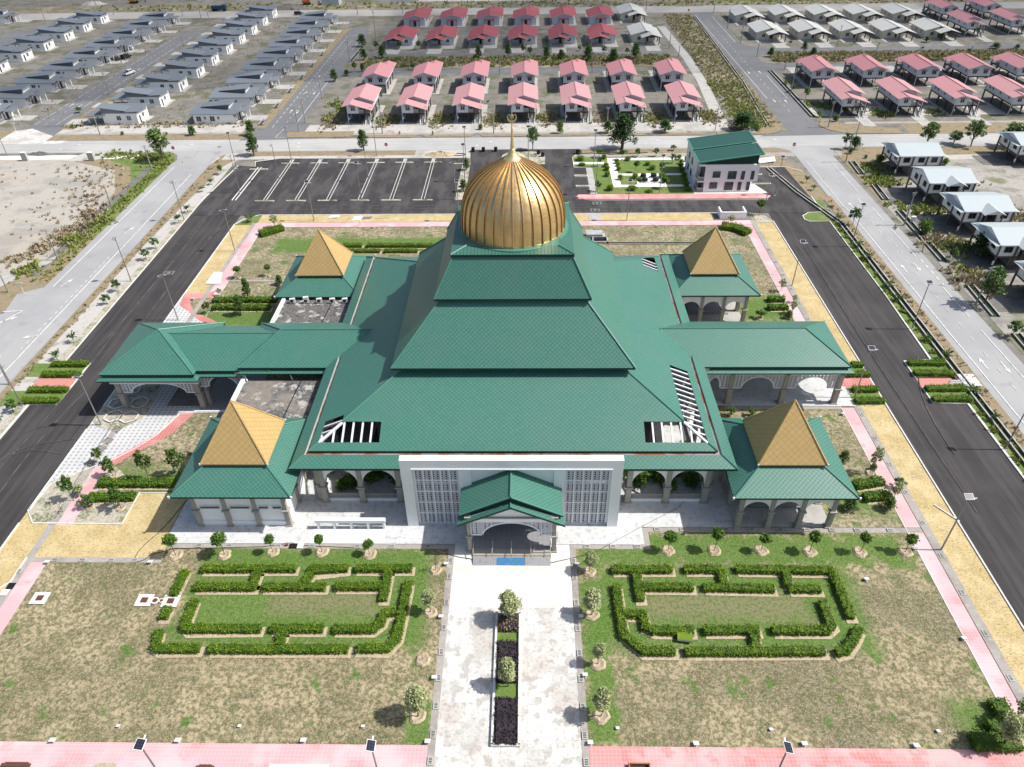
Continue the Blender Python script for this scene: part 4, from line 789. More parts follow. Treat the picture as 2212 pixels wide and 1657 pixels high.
def gable(mb, xc, xl, xr, ze, zr, ya, yb, k, th=.25, ku='dark_green'):
    mb.slab([(xl, ya, ze), (xc, ya, zr), (xc, yb, zr), (xl, yb, ze)], th, k, ku); mb.slab([(xc, ya, zr), (xr, ya, ze), (xr, yb, ze), (xc, yb, zr)], th, k, ku)
mb = MM(); gable(mb, -1.79, -7.68, 4.14, 5.15, 8.0, 53.35, 54.9, 'roof_green', .3); mb.tube((-1.79, 53.35, 8.03), (-1.79, 54.9, 8.03), .1, .1, 'trim_green'); mb.build('porch_eave_roof', mos)
mb = MM(); gable(mb, -1.79, -7.5, 3.92, 6.0, 8.8, 54.0, 58.62, 'roof_green', .3); mb.tube((-1.79, 54.0, 8.85), (-1.79, 58.6, 8.85), .12, .12, 'trim_green')
for sx in (-1, 1): mb.bar((-1.79+sx*.1, 54.02, 8.8), (-1.79+sx*5.68, 54.02, 6.0), .22, .06, 'trim_green'); mb.bar((-1.79+sx*.1, 58.3, 8.8), (-1.79+sx*5.68, 58.3, 6.0), .3, .06, 'trim_green')
mb.build('porch_roof', mos)
mb = MM(); mb.box(-6.2, 2.7, 53.9, 58.2, 0, .56, 'floor_tile')
for i in range(3): mb.box(-6.14, 2.57, 53.9-.36*(i+1), 53.9-.36*i, 0, .42-.14*i, 'column_grey')
stair = mb.build('staircase', mos)
for x in (-6.1, -3.95, -1.8, .4, 2.6):
    mb = MM(); mb.tube((x, 54.1, .5), (x, 54.1, 1.5), .05, .05, 'column_grey'); mb.tube((x, 52.9, .1), (x, 52.9, 1.0), .05, .05, 'column_grey'); mb.tube((x, 54.3, 1.5), (x, 52.8, 1.0), .05, .05, 'column_grey'); mb.build('handrail', stair)
for x0_, x1_, k, lb in ((-6.1, -3.45, 'zinc_sheet', 'weathered grey corrugated sheet left of the blue one at the entrance steps'), (-3.42, -.3, 'blue_sheet', 'blue corrugated sheet lying at the foot of the entrance steps'), (-.27, 2.6, 'zinc_sheet', 'shiny grey corrugated sheet right of the blue one at the entrance steps')):
    mb = MB(); mb.slab([(x0_, 52.0, .06), (x1_, 52.0, .06), (x1_, 52.85, .34), (x0_, 52.85, .34)], .05, k); tag(mb.build('corrugated_sheet'), lb, 'metal sheet', 'sheets at the entrance steps')
# side wings ------------------------------------------------------------
WY = 84.75
def hiproof(mb, xl, xr, hd, ze, zr, rl, rr_, k, sf=None, yc=WY, fa=.25):   # ridge from rl to rr_; hip where rl > xl / rr_ < xr
    A, B, C_, D = (xl, yc-hd, ze), (xr, yc-hd, ze), (xr, yc+hd, ze), (xl, yc+hd, ze); R1, R2 = (rl, yc, zr), (rr_, yc, zr)
    if rl == rr_: mb.face([A, B, R1], k); mb.face([C_, D, R1], k)
    else: mb.face([A, B, R2, R1], k); mb.face([C_, D, R1, R2], k)
    mb.face([B, C_, R2], k); mb.face([D, A, R1], k)
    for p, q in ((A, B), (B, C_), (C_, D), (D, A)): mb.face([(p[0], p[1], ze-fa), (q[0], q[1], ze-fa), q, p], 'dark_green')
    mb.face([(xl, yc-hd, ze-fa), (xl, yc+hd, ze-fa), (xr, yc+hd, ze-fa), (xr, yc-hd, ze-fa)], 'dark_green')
    for p, q in ((A, R1), (D, R1), (B, R2), (C_, R2), (R1, R2)):
        if p != q: mb.tube((p[0], p[1], p[2]+.03), (q[0], q[1], q[2]+.03), .1, .1, 'trim_green', 5)
def skirt(mb, xl, xr, hd, ze, ins, rise, k='roof_green', yc=WY, sides='fblr'):
    F = dict(f=[(xl, yc-hd, ze), (xr, yc-hd, ze), (xr-ins, yc-hd+ins, ze+rise), (xl+ins, yc-hd+ins, ze+rise)], b=[(xr, yc+hd, ze), (xl, yc+hd, ze), (xl+ins, yc+hd-ins, ze+rise), (xr-ins, yc+hd-ins, ze+rise)],
             r=[(xr, yc-hd, ze), (xr, yc+hd, ze), (xr-ins, yc+hd-ins, ze+rise), (xr-ins, yc-hd+ins, ze+rise)], l=[(xl, yc+hd, ze), (xl, yc-hd, ze), (xl+ins, yc-hd+ins, ze+rise), (xl+ins, yc+hd-ins, ze+rise)])
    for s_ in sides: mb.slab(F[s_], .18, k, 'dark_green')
mb = MM(); hiproof(mb, -39.3, -20, 5.6, 7.5, 10.0, -34.4, -20, 'roof_green'); skirt(mb, -39.6, -27, 5.95, 6.75, .8, .35, sides='fb'); mb.build('left_wing_roof', mos)
mb = MM(); hiproof(mb, 19.4, 43.4, 5.6, 7.5, 10.0, 18.5, 38.4, 'roof_green'); skirt(mb, 24.0, 43.95, 6.0, 6.7, .8, .35, sides='fbr'); mb.build('right_wing_roof', mos)
mb = MM(); hiproof(mb, -51, -35.2, 5.62, 7.0, 9.42, -51, -35.2, 'roof_green'); skirt(mb, -47, -39.6, 5.95, 6.25, .8, .35, sides='fb'); mb.build('link_roof', mos)
mb = MM(); hiproof(mb, -58.25, -45.25, 6.5, 7.0, 10.05, -51.75, -51.75, 'roof_green'); skirt(mb, -58.75, -44.85, 6.95, 6.2, .9, .42); mb.build('drop_off_roof', mos)
for x in (28.35, 35.85, 43.3):
    for y in (80.65, 89.0): column(x, y, 5.3, mos, OM, .7)
mb = MM(); mb.box(24, 43.75, 80.35, 80.95, 5.2, 5.45, 'white_trim'); mb.box(43.0, 43.75, 80.4, 89.3, 5.2, 5.45, 'white_trim'); mb.box(24, 43.6, 80.5, 80.8, 5.45, 6.6, 'white_wall'); mb.box(43.2, 43.6, 80.5, 89, 5.45, 6.6, 'white_wall'); mb.box(24, 43.6, 88.9, 89.2, 5.45, 6.6, 'white_wall'); mb.build('wing_beam', mos)
for a, b, yy in ((28.65, 35.55, 80.65), (36.15, 43.0, 80.65), (24.0, 28.05, 80.65), (28.65, 35.55, 89.0), (36.15, 43.0, 89.0)):
    mb = MM(); archwall(mb, a, b, yy, 2.77, 4.7, 5.25, .12, 'lattice', flat=1.25, trim='white_trim')
    for xx in [a+1.14*i for i in range(1, int((b-a)/1.14)+1)]:
        t_ = (xx-(a+b)/2)/max(.1, (b-a)/2-1.25); zb = 2.8 if abs(t_) >= 1 else 2.8+1.93*sqrt(1-t_*t_); mb.box(xx-.04, xx+.04, yy-.14, yy-.07, zb, 5.25, 'white_trim')
    mb.build('arch_screen', mos)
mb = MM(); archwall(mb, 81.1, 88.6, 43.3, 2.77, 4.7, 5.25, .12, 'lattice', 'y', flat=1.6, trim='white_trim'); mb.build('arch_screen', mos)
for x in (-57.4, -46.2):
    for y in (79.85, 89.5): column(x, y, 4.7, mos, OM, .75)
column(-40.0, 80.2, 5.6, mos, OM, .7); column(-45.4, 80.4, 5.6, mos, OM, .5)
mb = MM(); mb.box(-58.1, -45.6, 79.3, 80.2, 4.6, 4.95, 'white_trim'); mb.box(-57.8, -45.9, 79.5, 80.1, 4.95, 6.0, 'white_wall'); mb.box(-57.7, -57.1, 80.1, 89.8, 4.7, 6.0, 'white_wall'); mb.box(-57.8, -45.9, 89.3, 89.8, 4.7, 6.0, 'white_wall'); mb.box(-45.8, -39.3, 80.0, 80.4, 5.5, 6.1, 'white_trim'); mb.box(-46.4, -45.9, 80.1, 89.8, 4.7, 6.0, 'white_wall'); mb.build('drop_off_beam', mos)
for a, b, yy, zs, za, zt_, fl in ((-57.0, -46.6, 79.8, 2.75, 4.45, 4.62, 1.4), (-57.0, -46.6, 89.5, 2.75, 4.45, 4.62, 1.4), (-45.9, -39.3, 80.2, 3.5, 5.3, 5.52, 1.3)):
    mb = MM(); archwall(mb, a, b, yy, zs, za, zt_, .12, 'lattice', n=18, flat=fl, trim='white_trim')
    for xx in [a+1.3*i for i in range(1, int((b-a)/1.3)+1)]:
        t_ = (xx-(a+b)/2)/((b-a)/2-fl); zb = zs if abs(t_) >= 1 else zs+(za-zs)*sqrt(1-t_*t_); mb.box(xx-.04, xx+.04, yy-.14, yy-.07, zb, zt_, 'white_trim')
    mb.build('arch_screen', mos)
mb = MM(); archwall(mb, 80.3, 89.1, -57.4, 2.75, 4.45, 4.62, .12, 'lattice', 'y', flat=1.4, trim='white_trim'); mb.build('arch_screen', mos)
mb = MM(); mb.box(-46.6, -39.2, 78.95, 90, 0, .14, 'floor_tile'); mb.box(-47.3, -39.2, 78.65, 78.95, 0, .2, 'white_trim'); mb.build('step', mos)
for (ya, yb, nm) in ((69.4, 79.1, 'flat_roof'), (91.2, 101.0, 'flat_roof')):
    mb = MM(); mb.box(-38.9, -26.2, ya, yb, 0, 5.5, 'white_wall', 'flat_roof_stained'); mb.box(-39.2, -38.7, ya, yb, 5.0, 5.85, 'white_trim'); mb.bar((-31.5, ya+.1, 5.5), (-31.0, yb-.1, 5.5), .12, .03, 'black_plastic'); mb.build(nm, mos)
# rainwater pipe
mb = MM(); mb.tube((-38.9, 79.4, 6.3), (-38.3, 78.6, 5.6), .09, .09, 'white_metal'); mb.tube((-32.6, 79.5, 6.3), (-32.2, 79.0, 5.6), .09, .09, 'white_metal'); mb.build('downpipe', mos)
for i, x in enumerate((-37.3, -35.1, -33.0, -30.9, -28.9, -27.0)):
    t = thing('air_conditioner', ('leftmost', 'second from left', 'third from left', 'fourth from left', 'fifth from left', 'rightmost')[i]+' white air conditioner unit on the rear flat roof', 'air conditioner', x, 99.2, 5.5, radians(12), 'air conditioners on the rear flat roof')
    mb = MB(); mb.box(-.42, .42, -.2, .2, .12, .85 if i != 1 else 1.15, 'white_metal'); mb.box(-.4, -.3, -.25, .25, 0, .12, 'metal_grey'); mb.box(.3, .4, -.25, .25, 0, .12, 'metal_grey'); mb.build('casing', t)
    mb = MB(); mb.tube((-.1, -.205, .5), (-.1, -.225, .5), .27, .27, 'frame_dark', 14); mb.build('fan_grille', t)

# ------------------------------------------------------------------ corner pavilions
def pavilion(cx, cy, closed, label):
    t = thing('pavilion', label, 'pavilion', cx, cy, 0, 0, 'gold pyramid roofed corner pavilions'); o = (cx, cy, 0); hc = 5.55
    cs = [cx-hc+.27+ (2*hc-.54)*i/3 for i in range(4)]; cys = [cy-hc+.02+(2*hc-.04)*i/3 for i in range(4)]
    for i, x in enumerate(cs):
        column(x, cy-hc, 5.6, t, o, .56); column(x, cy+hc, 5.6, t, o, .56)
        if i in (1, 2): column(cs[0]+0, cys[i], 5.6, t, o, .56); column(cs[3], cys[i], 5.6, t, o, .56)
    mb = MB(*o)
    for i in range(3):
        for yy in (cy-hc, cy+hc): archwall(mb, cs[i]+.25, cs[i+1]-.25, yy, 2.74, 4.25, 5.7, .22, 'white_wall')
        for xx in (cs[0], cs[3]): archwall(mb, cys[i]+.25, cys[i+1]-.25, xx, 2.74, 4.25, 5.7, .22, 'white_wall', 'y')
    mb.build('arch_wall', t)
    if closed:
        mb = MB(*o)
        for i in range(3):
            mb.box(cs[i]+.25, cs[i+1]-.25, cy-hc+.06, cy-hc+.2, .75, 5.2, 'white_wall'); mb.box(cs[i]+.25, cs[i+1]-.25, cy-hc-.12, cy-hc+.2, 0, .75, 'white_wall')
            for xx in (cs[0], cs[3]): mb.box(xx-.05, xx+.05, cys[i]+.25, cys[i+1]-.25, 0, 5.2, 'white_wall')
        mb.box(cs[0], cs[3], cy+hc-.1, cy+hc, 0, 5.2, 'white_wall'); mb.build('wall', t)
        for i in range(3):
            for (u0, u1) in (((.4, 2.75),) if i < 2 else ((.25, 1.35), (1.95, 3.0))):
                xa_ = cs[i]+.25+u0*.93; xb_ = cs[i]+.25+u1*.93; mb = MB(*o); mb.box(xa_-.12, xb_+.12, cy-hc-.06, cy-hc+.06, 2.78, 3.32, 'white_trim'); wf = mb.build('window', t)
                mb = MB(*o); mb.box(xa_, xb_, cy-hc-.1, cy-hc-.06, 2.9, 3.2, 'glass_dark'); mb.build('pane', wf)
        mb = MB(*o); mb.box(cs[3]+.02, cs[3]+.1, cy-2.2, cy-1.0, 2.7, 3.5, 'white_trim'); wf = mb.build('window', t); mb = MB(*o); mb.box(cs[3]+.1, cs[3]+.13, cy-2.1, cy-1.1, 2.8, 3.4, 'glass_dark'); mb.build('pane', wf)
    mb = MB(*o); mb.box(cx-hc-.1, cx+hc+.1, cy-hc-.1, cy+hc+.1, 0, .12, 'concrete' if not closed else 'platform'); mb.build('floor', t)
    if not closed: mb = MB(*o); mb.box(cx-3.0, cx+3.2, cy-2.6, cy+3.2, .1, .45, 'floor_tile', 'floor_tile'); mb.box(cx-3.4, cx+3.6, cy-3.0, cy+3.6, .1, .28, 'floor_tile'); mb.build('plinth', t)
    def fr(h0, z0, h1, z1, k, kt, nm, fa, so):
        mb = MB(*o); A = [(cx-h0, cy-h0, z0), (cx+h0, cy-h0, z0), (cx+h0, cy+h0, z0), (cx-h0, cy+h0, z0)]; B = [(cx-h1, cy-h1, z1), (cx+h1, cy-h1, z1), (cx+h1, cy+h1, z1), (cx-h1, cy+h1, z1)]
        for i in range(4):
            j = (i+1) % 4
            mb.face([A[i], A[j], B[j], B[i]] if h1 > .05 else [A[i], A[j], (cx, cy, z1)], k); mb.face([(A[i][0], A[i][1], z0-fa), (A[j][0], A[j][1], z0-fa), A[j], A[i]], 'dark_green' if k == 'roof_green' else kt)
            mb.tube((A[i][0], A[i][1], z0+.03), (B[i][0], B[i][1], z1+.03) if h1 > .05 else (cx, cy, z1), .11, .09, kt, 5)
        mb.face([(p[0], p[1], z0-fa) for p in A][::-1], so); mb.build(nm, t)
    fr(6.88, 6.1, 3.3, 8.02, 'roof_green', 'trim_green', 'roof', .25, 'dark_green')
    mb = MB(*o); mb.box(cx-3.32, cx+3.32, cy-3.32, cy+3.32, 7.8, 8.2, 'dark_green'); mb.build('roof_curb', t)
    fr(3.85, 8.3, 0, 14.55, 'shingle_gold', 'shingle_gold', 'spire_roof', .14, 'dark_green')
    mb = MB(*o)
    for dx, dy in ((-1, -1), (1, -1), (1, 1), (-1, 1)): mb.box(cx+dx*6.95-.1, cx+dx*6.95+.1, cy+dy*6.95-.1, cy+dy*6.95+.1, 6.0, 6.3, 'white_metal'); mb.box(cx+dx*3.9-.07, cx+dx*3.9+.07, cy+dy*3.9-.07, cy+dy*3.9+.07, 8.2, 8.45, 'white_metal')
    mb.build('spotlights', t)
pavilion(-33.45, 63.4, True, 'closed pavilion with slit windows and gold pyramid roof, front left of the mosque')
pavilion(29.85, 63.4, False, 'open arched pavilion with gold pyramid roof, front right of the mosque')
pavilion(-33.4, 106.95, True, 'gold pyramid roofed pavilion behind the flat roof with air conditioners, rear left')
pavilion(30.0, 106.9, False, 'gold pyramid roofed open pavilion at the rear right of the mosque')
# display board, gate rack
t = thing('display_board', 'long low white display frame standing on bright paving before the left arcade', 'display board', -20.7, 57.35)
mb = MB(-20.7, 57.35, 0); mb.box(-24.85, -16.6, 57.1, 57.6, 1.15, 1.6, 'white_trim'); mb.build('beam', t)
for x in (-24.6, -22.7, -20.7, -18.7, -16.85): mb = MB(-20.7, 57.35, 0); mb.box(x-.13, x+.13, 57.15, 57.55, 0, 1.15, 'white_trim'); mb.build('post', t)
t = thing('bin_enclosure', 'white three-sided walled bin enclosure beside the rear asphalt road', 'enclosure', 42.5, 141.3)
mb = MB(42.5, 141.3, 0); mb.box(39.9, 45.2, 140.6, 140.9, 0, 1.6, 'white_wall'); mb.build('wall', t); mb = MB(42.5, 141.3, 0); mb.box(39.9, 40.2, 140.9, 143.4, 0, 1.6, 'white_wall'); mb.build('wall', t); mb = MB(42.5, 141.3, 0); mb.box(44.9, 45.2, 140.9, 143.4, 0, 1.6, 'white_wall'); mb.build('wall', t)
mb = MB(42.5, 141.3, 0); mb.box(38.6, 46.4, 140.2, 143.5, 0, .1, 'concrete_dark'); mb.build('slab', t)
mb = MB(); mb.box(11.8, 15.0, 132.2, 134.2, 0, .9, 'zinc'); tag(mb.build('water_tank'), 'pale grey tank box behind the mosque beside the open sump', 'tank')
t = thing('sump', 'open square concrete sump with dark pit behind the mosque', 'sump', 14.5, 131)
mb = MB(14.5, 131, 0); mb.box(12.9, 15.9, 129.9, 130.15, 0, .5, 'concrete'); mb.box(12.9, 15.9, 132.1, 132.3, 0, .5, 'concrete'); mb.box(12.9, 13.1, 129.9, 132.3, 0, .5, 'concrete'); mb.box(15.7, 15.9, 129.9, 132.3, 0, .5, 'concrete'); mb.build('wall', t)
mb = MB(14.5, 131, 0); mb.box(13.1, 15.7, 130.1, 132.1, 0, .1, 'black_plastic'); mb.build('pit', t); mb = MB(14.5, 131, 0); mb.box(13.2, 15.6, 132.3, 134.0, 0, .3, 'concrete'); mb.build('cover', t)
mb = MB(); strip(mb, [(16, 130.4), (33, 130.2)], .12, 0, 'concrete', .25); strip(mb, [(16, 129.7), (33, 129.5)], .12, 0, 'concrete', .25); strip(mb, [(16, 130.05), (33, 129.85)], .5, .05, 'water_dark'); tag(mb.build('lawn_drain'), 'straight narrow drain channel across the rear right lawn', 'drain')
# hexagonal planter rims by the drop off
def hexrim(cx, cy, r, rot, sx=1.0):
    mb = MB(); P = [(cx+r*sx*cos(radians(rot+60*i)), cy+r*sin(radians(rot+60*i))) for i in range(6)]
    for i in range(6): strip(mb, [P[i], P[(i+1) % 6]], .24, 0, 'plaza_clean', .32, 'column_grey')
    return mb
for i, (hx, hy, lb) in enumerate([(-58.3, 77.6, 'sunlit left hexagon planter rim before the drop-off porch'), (-56.0, 77.4, 'sunlit right hexagon planter rim before the drop-off porch'), (-59.0, 80.4, 'shaded hexagon planter rim under the left of the drop-off roof'), (-55.9, 80.6, 'shaded hexagon planter rim right of the porch column'), (-58.3, 83.6, 'hexagon planter rim deep under the drop-off roof')]):
    tag(hexrim(hx, hy, 1.3, 30, 1.0).build('planter_rim'), lb, 'planter', 'hexagon planters at the drop-off')

# ------------------------------------------------------------------ annex block
t = thing('annex_building', 'two-storey pale block with two tilted green slab roofs behind the mosque', 'building', 44, 160); o = (44, 160, 0)
mb = MB(*o); mb.box(39.0, 49.2, 154.55, 169.5, 0, 2.45, 'white_wall'); mb.box(38.9, 50.55, 154.5, 169.6, 2.45, 6.25, 'white_wall'); mb.box(37.65, 39.0, 160.0, 169.6, 0, 6.2, 'white_wall'); mb.box(37.6, 38.95, 154.45, 160, 5.9, 6.3, 'white_wall'); mb.box(37.6, 38.95, 154.5, 158.2, 2.3, 2.6, 'white_wall'); mb.box(37.6, 38.95, 157.6, 160, 0, 6.3, 'white_wall')
mb.box(50.2, 50.6, 154.45, 156.5, 6.25, 6.7, 'white_wall'); mb.build('wall', t)
for z0 in (.1, 2.6):
    mb = MB(*o); mb.face([(37.6, 154.5, z0), (38.9, 154.5, z0), (38.9, 154.5, z0+.85), (37.6, 154.5, z0+.85)], 'lattice_dark'); mb.face([(37.6, 157.6, z0), (37.6, 154.5, z0), (37.6, 154.5, z0+.85), (37.6, 157.6, z0+.85)], 'lattice_dark'); mb.bar((37.6, 154.5, z0+.85), (38.9, 154.5, z0+.85), .1, .08, 'white_metal'); mb.bar((37.6, 154.5, z0+.85), (37.6, 157.6, z0+.85), .1, .08, 'white_metal'); mb.build('balcony_rail', t)
    mb = MB(*o); mb.box(38.6, 38.9, 154.8, 157.6, z0, z0+3, 'interior_shade'); mb.build('balcony_recess', t)  # dark panel paints the shaded depth of the balcony
def win(t, o, x0, x1, z0, z1, y, nx=2, nz=1, kf='frame_dark', kg='glass_teal', ax='x', d=-1):
    mb = MB(*o); f_ = .06
    def bx(a, b, z0_, z1_, e0, e1, k): mb_.box(a, b, y+d*e0, y+d*e1, z0_, z1_, k) if ax == 'x' else mb_.box(y+d*e0, y+d*e1, a, b, z0_, z1_, k)
    mb_ = mb
    for i in range(nx+1): xx = x0+(x1-x0)*i/nx; bx(xx-f_/2, xx+f_/2, z0, z1, 0, .07, kf)
    for j in range(nz+1): zz = z0+(z1-z0)*j/nz; bx(x0, x1, zz-f_/2, zz+f_/2, 0, .066, kf)
    w_ = mb.build('window', t); mb_ = MB(*o); bx(x0, x1, z0, z1, 0, .03, kg); mb_.build('pane', w_); return w_
for zf in (.55, 3.05):
    dx = .35 if zf > 1 else 0
    win(t, o, 40.3+dx, 41.9+dx, zf+.35, zf+1.7, 154.5, 2, 1); win(t, o, 43.6+dx, 45.4+dx, zf, zf+1.75, 154.5, 3, 4); win(t, o, 46.5+dx, 47.2+dx, zf-.1, zf+1.75, 154.5, 1, 3); win(t, o, 48.4+dx*1.6, 49.05+dx*1.6, zf-.1, zf+1.75, 154.5, 1, 3)
for y in (162, 165.5): win(t, o, y, y+1.2, .8, 2.2, 37.65, 2, 1, ax='y'); win(t, o, y, y+1.2, 3.4, 4.9, 37.65, 2, 1, ax='y')
mb = MB(*o); mb.face([(39, 154.9, 6.2), (50.1, 154.9, 6.2), (50.1, 154.9, 8.3), (39, 154.9, 6.9)], 'dark_green'); mb.face([(50.2, 155, 6.2), (50.2, 168.5, 6.2), (50.2, 168.5, 8.2), (50.2, 155, 8.2)], 'white_wall'); mb.build('clerestory', t)
for ya, yb, za, zb in ((154.35, 160.9, 6.85, 8.65), (161.7, 168.7, 7.0, 8.75)):
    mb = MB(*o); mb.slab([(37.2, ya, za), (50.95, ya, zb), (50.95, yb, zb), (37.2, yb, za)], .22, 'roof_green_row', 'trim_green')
    for p, q in (((37.2, ya, za), (50.95, ya, zb)), ((50.95, ya, zb), (50.95, yb, zb)), ((50.95, yb, zb), (37.2, yb, za)), ((37.2, yb, za), (37.2, ya, za))): mb.bar((p[0], p[1], p[2]-.05), (q[0], q[1], q[2]-.05), .3, .12, 'trim_green')
    mb.build('roof', t)
# black roof tanks on the garden slab
for i, (x, y) in enumerate([(26.9, 162.9), (29.3, 163.0), (26.95, 160.5), (29.4, 160.5)]):
    t = thing('garden_seat', ('far left', 'far right', 'near left', 'near right')[i]+' of the four black cushioned garden seats on the white patio', 'seat', x, y, 0, 0, 'black seats on the annex patio')
    mb = MB(); mb.box(-.95, .95, -.6, .5, 0, .3, 'plaza_clean'); mb.build('base', t); mb = MB(); mb.lathe([(.05, .3), (.62, .32), (.72, .55), (.62, .95), (.35, 1.05), (.02, 1.07)], 0, 0, 'black_plastic', 12); mb.build('cushion', t, smooth=True)
# ------------------------------------------------------------------ houses (built once at the origin, then copied)
def wnd(t, x0, x1, z0, z1, y, ax='x', d=-1, nx=2, kf='white_metal', kg='glass_dark'): return win(t, (0, 0, 0), x0, x1, z0, z1, y, nx, 1, kf, kg, ax, d)
def awn(t, x0, x1, z, y, k, d=-1):
    mb = MB(); mb.slab([(x0, y+d*.55, z-.12), (x1, y+d*.55, z-.12), (x1, y, z+.1), (x0, y, z+.1)] if d < 0 else [(x1, y+.55, z-.12), (x0, y+.55, z-.12), (x0, y, z+.1), (x1, y, z+.1)], .06, k); mb.build('awning', t)
def mkR(label):       # carport on the right
    t = thing('bungalow', label, 'house', 0, 0, 0, 0, 'grey-roofed bungalows')
    mb = MB(); mb.box(0, 11.3, 0, 7.4, 0, 2.65, 'wall_bungalow'); mb.face([(11.31, 0, 2.6), (11.31, 7.4, 2.6), (11.31, 7.4, 3.4), (11.31, 0, 2.75)], 'clad_grey'); mb.face([(11.31, .05, .1), (11.31, 3.6, .1), (11.31, 3.6, 2.6), (11.31, .05, 2.6)], 'clad_grey'); mb.build('wall', t)
    mb = MB(); mb.slab([(-1.0, -.35, 2.85), (12.1, -.35, 2.85), (12.1, 7.7, 3.5), (-1.0, 7.7, 3.5)], .12, 'roof_slate', 'clad_grey'); mb.build('roof', t)
    mb = MB(); mb.slab([(1.0, 4.2, 3.5), (9.9, 2.6, 4.55), (10.0, 7.4, 4.75), (1.0, 7.9, 3.7)], .16, 'roof_slate', 'clad_grey'); mb.face([(2.4, 4.5, 3.1), (9.2, 3.4, 3.0), (9.2, 3.4, 4.35), (2.4, 4.5, 3.5)], 'clad_grey'); mb.face([(9.2, 3.4, 3.0), (9.2, 7.2, 3.3), (9.2, 7.2, 4.5), (9.2, 3.4, 4.35)], 'wall_bungalow'); mb.build('upper_roof', t)
    mb = MB(); mb.slab([(11.8, 2.9, 2.5), (14.1, 2.9, 2.5), (14.1, 7.0, 2.7), (11.8, 7.0, 2.7)], .16, 'roof_slate', 'clad_grey'); mb.build('porch_roof', t)
    for y in (3.4, 6.6): mb = MB(); mb.box(13.4, 13.7, y-.15, y+.15, 0, 2.4, 'white_trim'); mb.build('column', t)
    for a, b, c_, d in ((.8, 2.1, .85, 2.2), (2.9, 3.5, 1.35, 2.1), (4.6, 5.9, .85, 2.2), (6.7, 7.3, 1.35, 2.1)): wnd(t, a, b, c_, d, 0)
    wnd(t, 1.0, 2.2, .9, 2.2, 11.3, 'y', 1)
    mb = MB(); mb.box(11.3, 11.4, 4.2, 5.2, 0, 2.0, 'timber_dark'); mb.build('door', t)
    mb = MB(); mb.box(-.4, 12.0, -.5, 8.1, 0, .12, 'concrete'); mb.box(11.9, 18.6, 2.6, 7.2, 0, .1, 'concrete'); mb.build('apron', t)
    return freeze(t)
def mkL(label):       # carport on the left, raised slab roof over the left half
    t = thing('bungalow', label, 'house', 0, 0, 0, 0, 'grey-roofed bungalows')
    mb = MB(); mb.box(0, 9.7, 0, 6.9, 0, 3.0, 'wall_bungalow'); mb.face([(0, -.01, 3.0), (9.7, -.01, 3.0), (9.7, -.01, 3.35), (7.2, -.01, 3.3), (0, -.01, 4.6)], 'clad_grey'); mb.face([(9.71, 0, 3.0), (9.71, 6.9, 3.0), (9.71, 6.9, 3.6), (9.71, 0, 3.3)], 'clad_grey'); mb.face([(-.01, 5, 3), (-.01, 0, 3), (-.01, 0, 4.6), (-.01, 5, 4.8)], 'clad_grey'); mb.build('wall', t)
    mb = MB(); mb.slab([(5.4, -.25, 3.4), (10.4, -.25, 3.6), (11.0, 6.6, 3.95), (5.4, 6.9, 3.7)], .12, 'roof_slate', 'clad_grey'); mb.slab([(0, 4.0, 3.3), (6, 4.0, 3.3), (6, 7.5, 3.6), (0, 7.5, 3.6)], .15, 'roof_slate', 'clad_grey'); mb.build('roof', t)
    mb = MB(); mb.slab([(-.8, -.4, 4.8), (6.9, -.3, 3.75), (6.9, 4.2, 3.8), (-.9, 4.2, 4.85)], .14, 'roof_slate', 'clad_grey'); mb.build('upper_roof', t)
    mb = MB(); mb.slab([(-5.0, -.9, 2.5), (.9, -.7, 2.75), (.9, 5.6, 2.75), (-5.0, 5.6, 2.5)], .16, 'roof_slate', 'clad_grey'); mb.build('porch_roof', t)
    for y in (.3, 4.9): mb = MB(); mb.box(-4.4, -4.1, y-.15, y+.15, 0, 2.4, 'white_trim'); mb.build('column', t)
    wnd(t, 3.9, 5.1, 1.15, 2.35, 0); wnd(t, 6.7, 7.9, 1.15, 2.35, 0, kg='glass_teal'); wnd(t, 3.0, 4.2, 1.15, 2.3, 9.7, 'y', 1, kg='glass_teal')
    mb = MB(); mb.box(9.7, 9.78, .95, 1.85, .15, 2.25, 'white_trim'); mb.box(9.78, 9.82, 1.05, 1.75, .2, 2.15, 'timber_dark'); mb.build('door', t)
    mb = MB(); mb.box(-.2, 11.0, -.35, 7.2, 0, .12, 'concrete'); mb.box(-11.5, 0, 0, 4.8, 0, .1, 'concrete'); mb.build('apron', t)
    return freeze(t)
LB = 'grey-roofed bungalow, '
protoR = mkR(LB+'nearest in the row beside the empty estate road, car port right')
protoR.location = (-92.4, 203.4, 0)
rnd = random.Random(5)
for k in range(1, 9): dup(protoR, -92.4+rnd.uniform(-.2, .2), 203.4+15.2*k, 0, 0, LB+ORD[k]+' from the front in the fourth column, car port on the right')
for k in range(0, 9):
    if k == 0: dup(protoR, -160.1, 205.2, 0, 0, LB+'first from the front in the second column at the left edge'); continue
    dup(protoR, -160.1, 220.3+15.37*(k-1), 0, 0, LB+ORD[k]+' from the front in the second column, car port on the right')
dup(protoR, -233, 336.5, 0, 0, LB+'alone in the top left corner of the view')
protoL = mkL(LB+'nearest in the third column, lean-to car port on its left'); protoL.location = (-118.0, 203.9, 0)
for k in range(1, 10): dup(protoL, -118.0+rnd.uniform(-.2, .2), 203.9+15.25*k, 0, 0, LB+ORD[k]+' from the front in the third column, car port on the left')
for k in range(0, 6): dup(protoL, -188.9, 257.6+15.2*k, 0, 0, LB+ORD[k]+' visible from the front in the leftmost column')

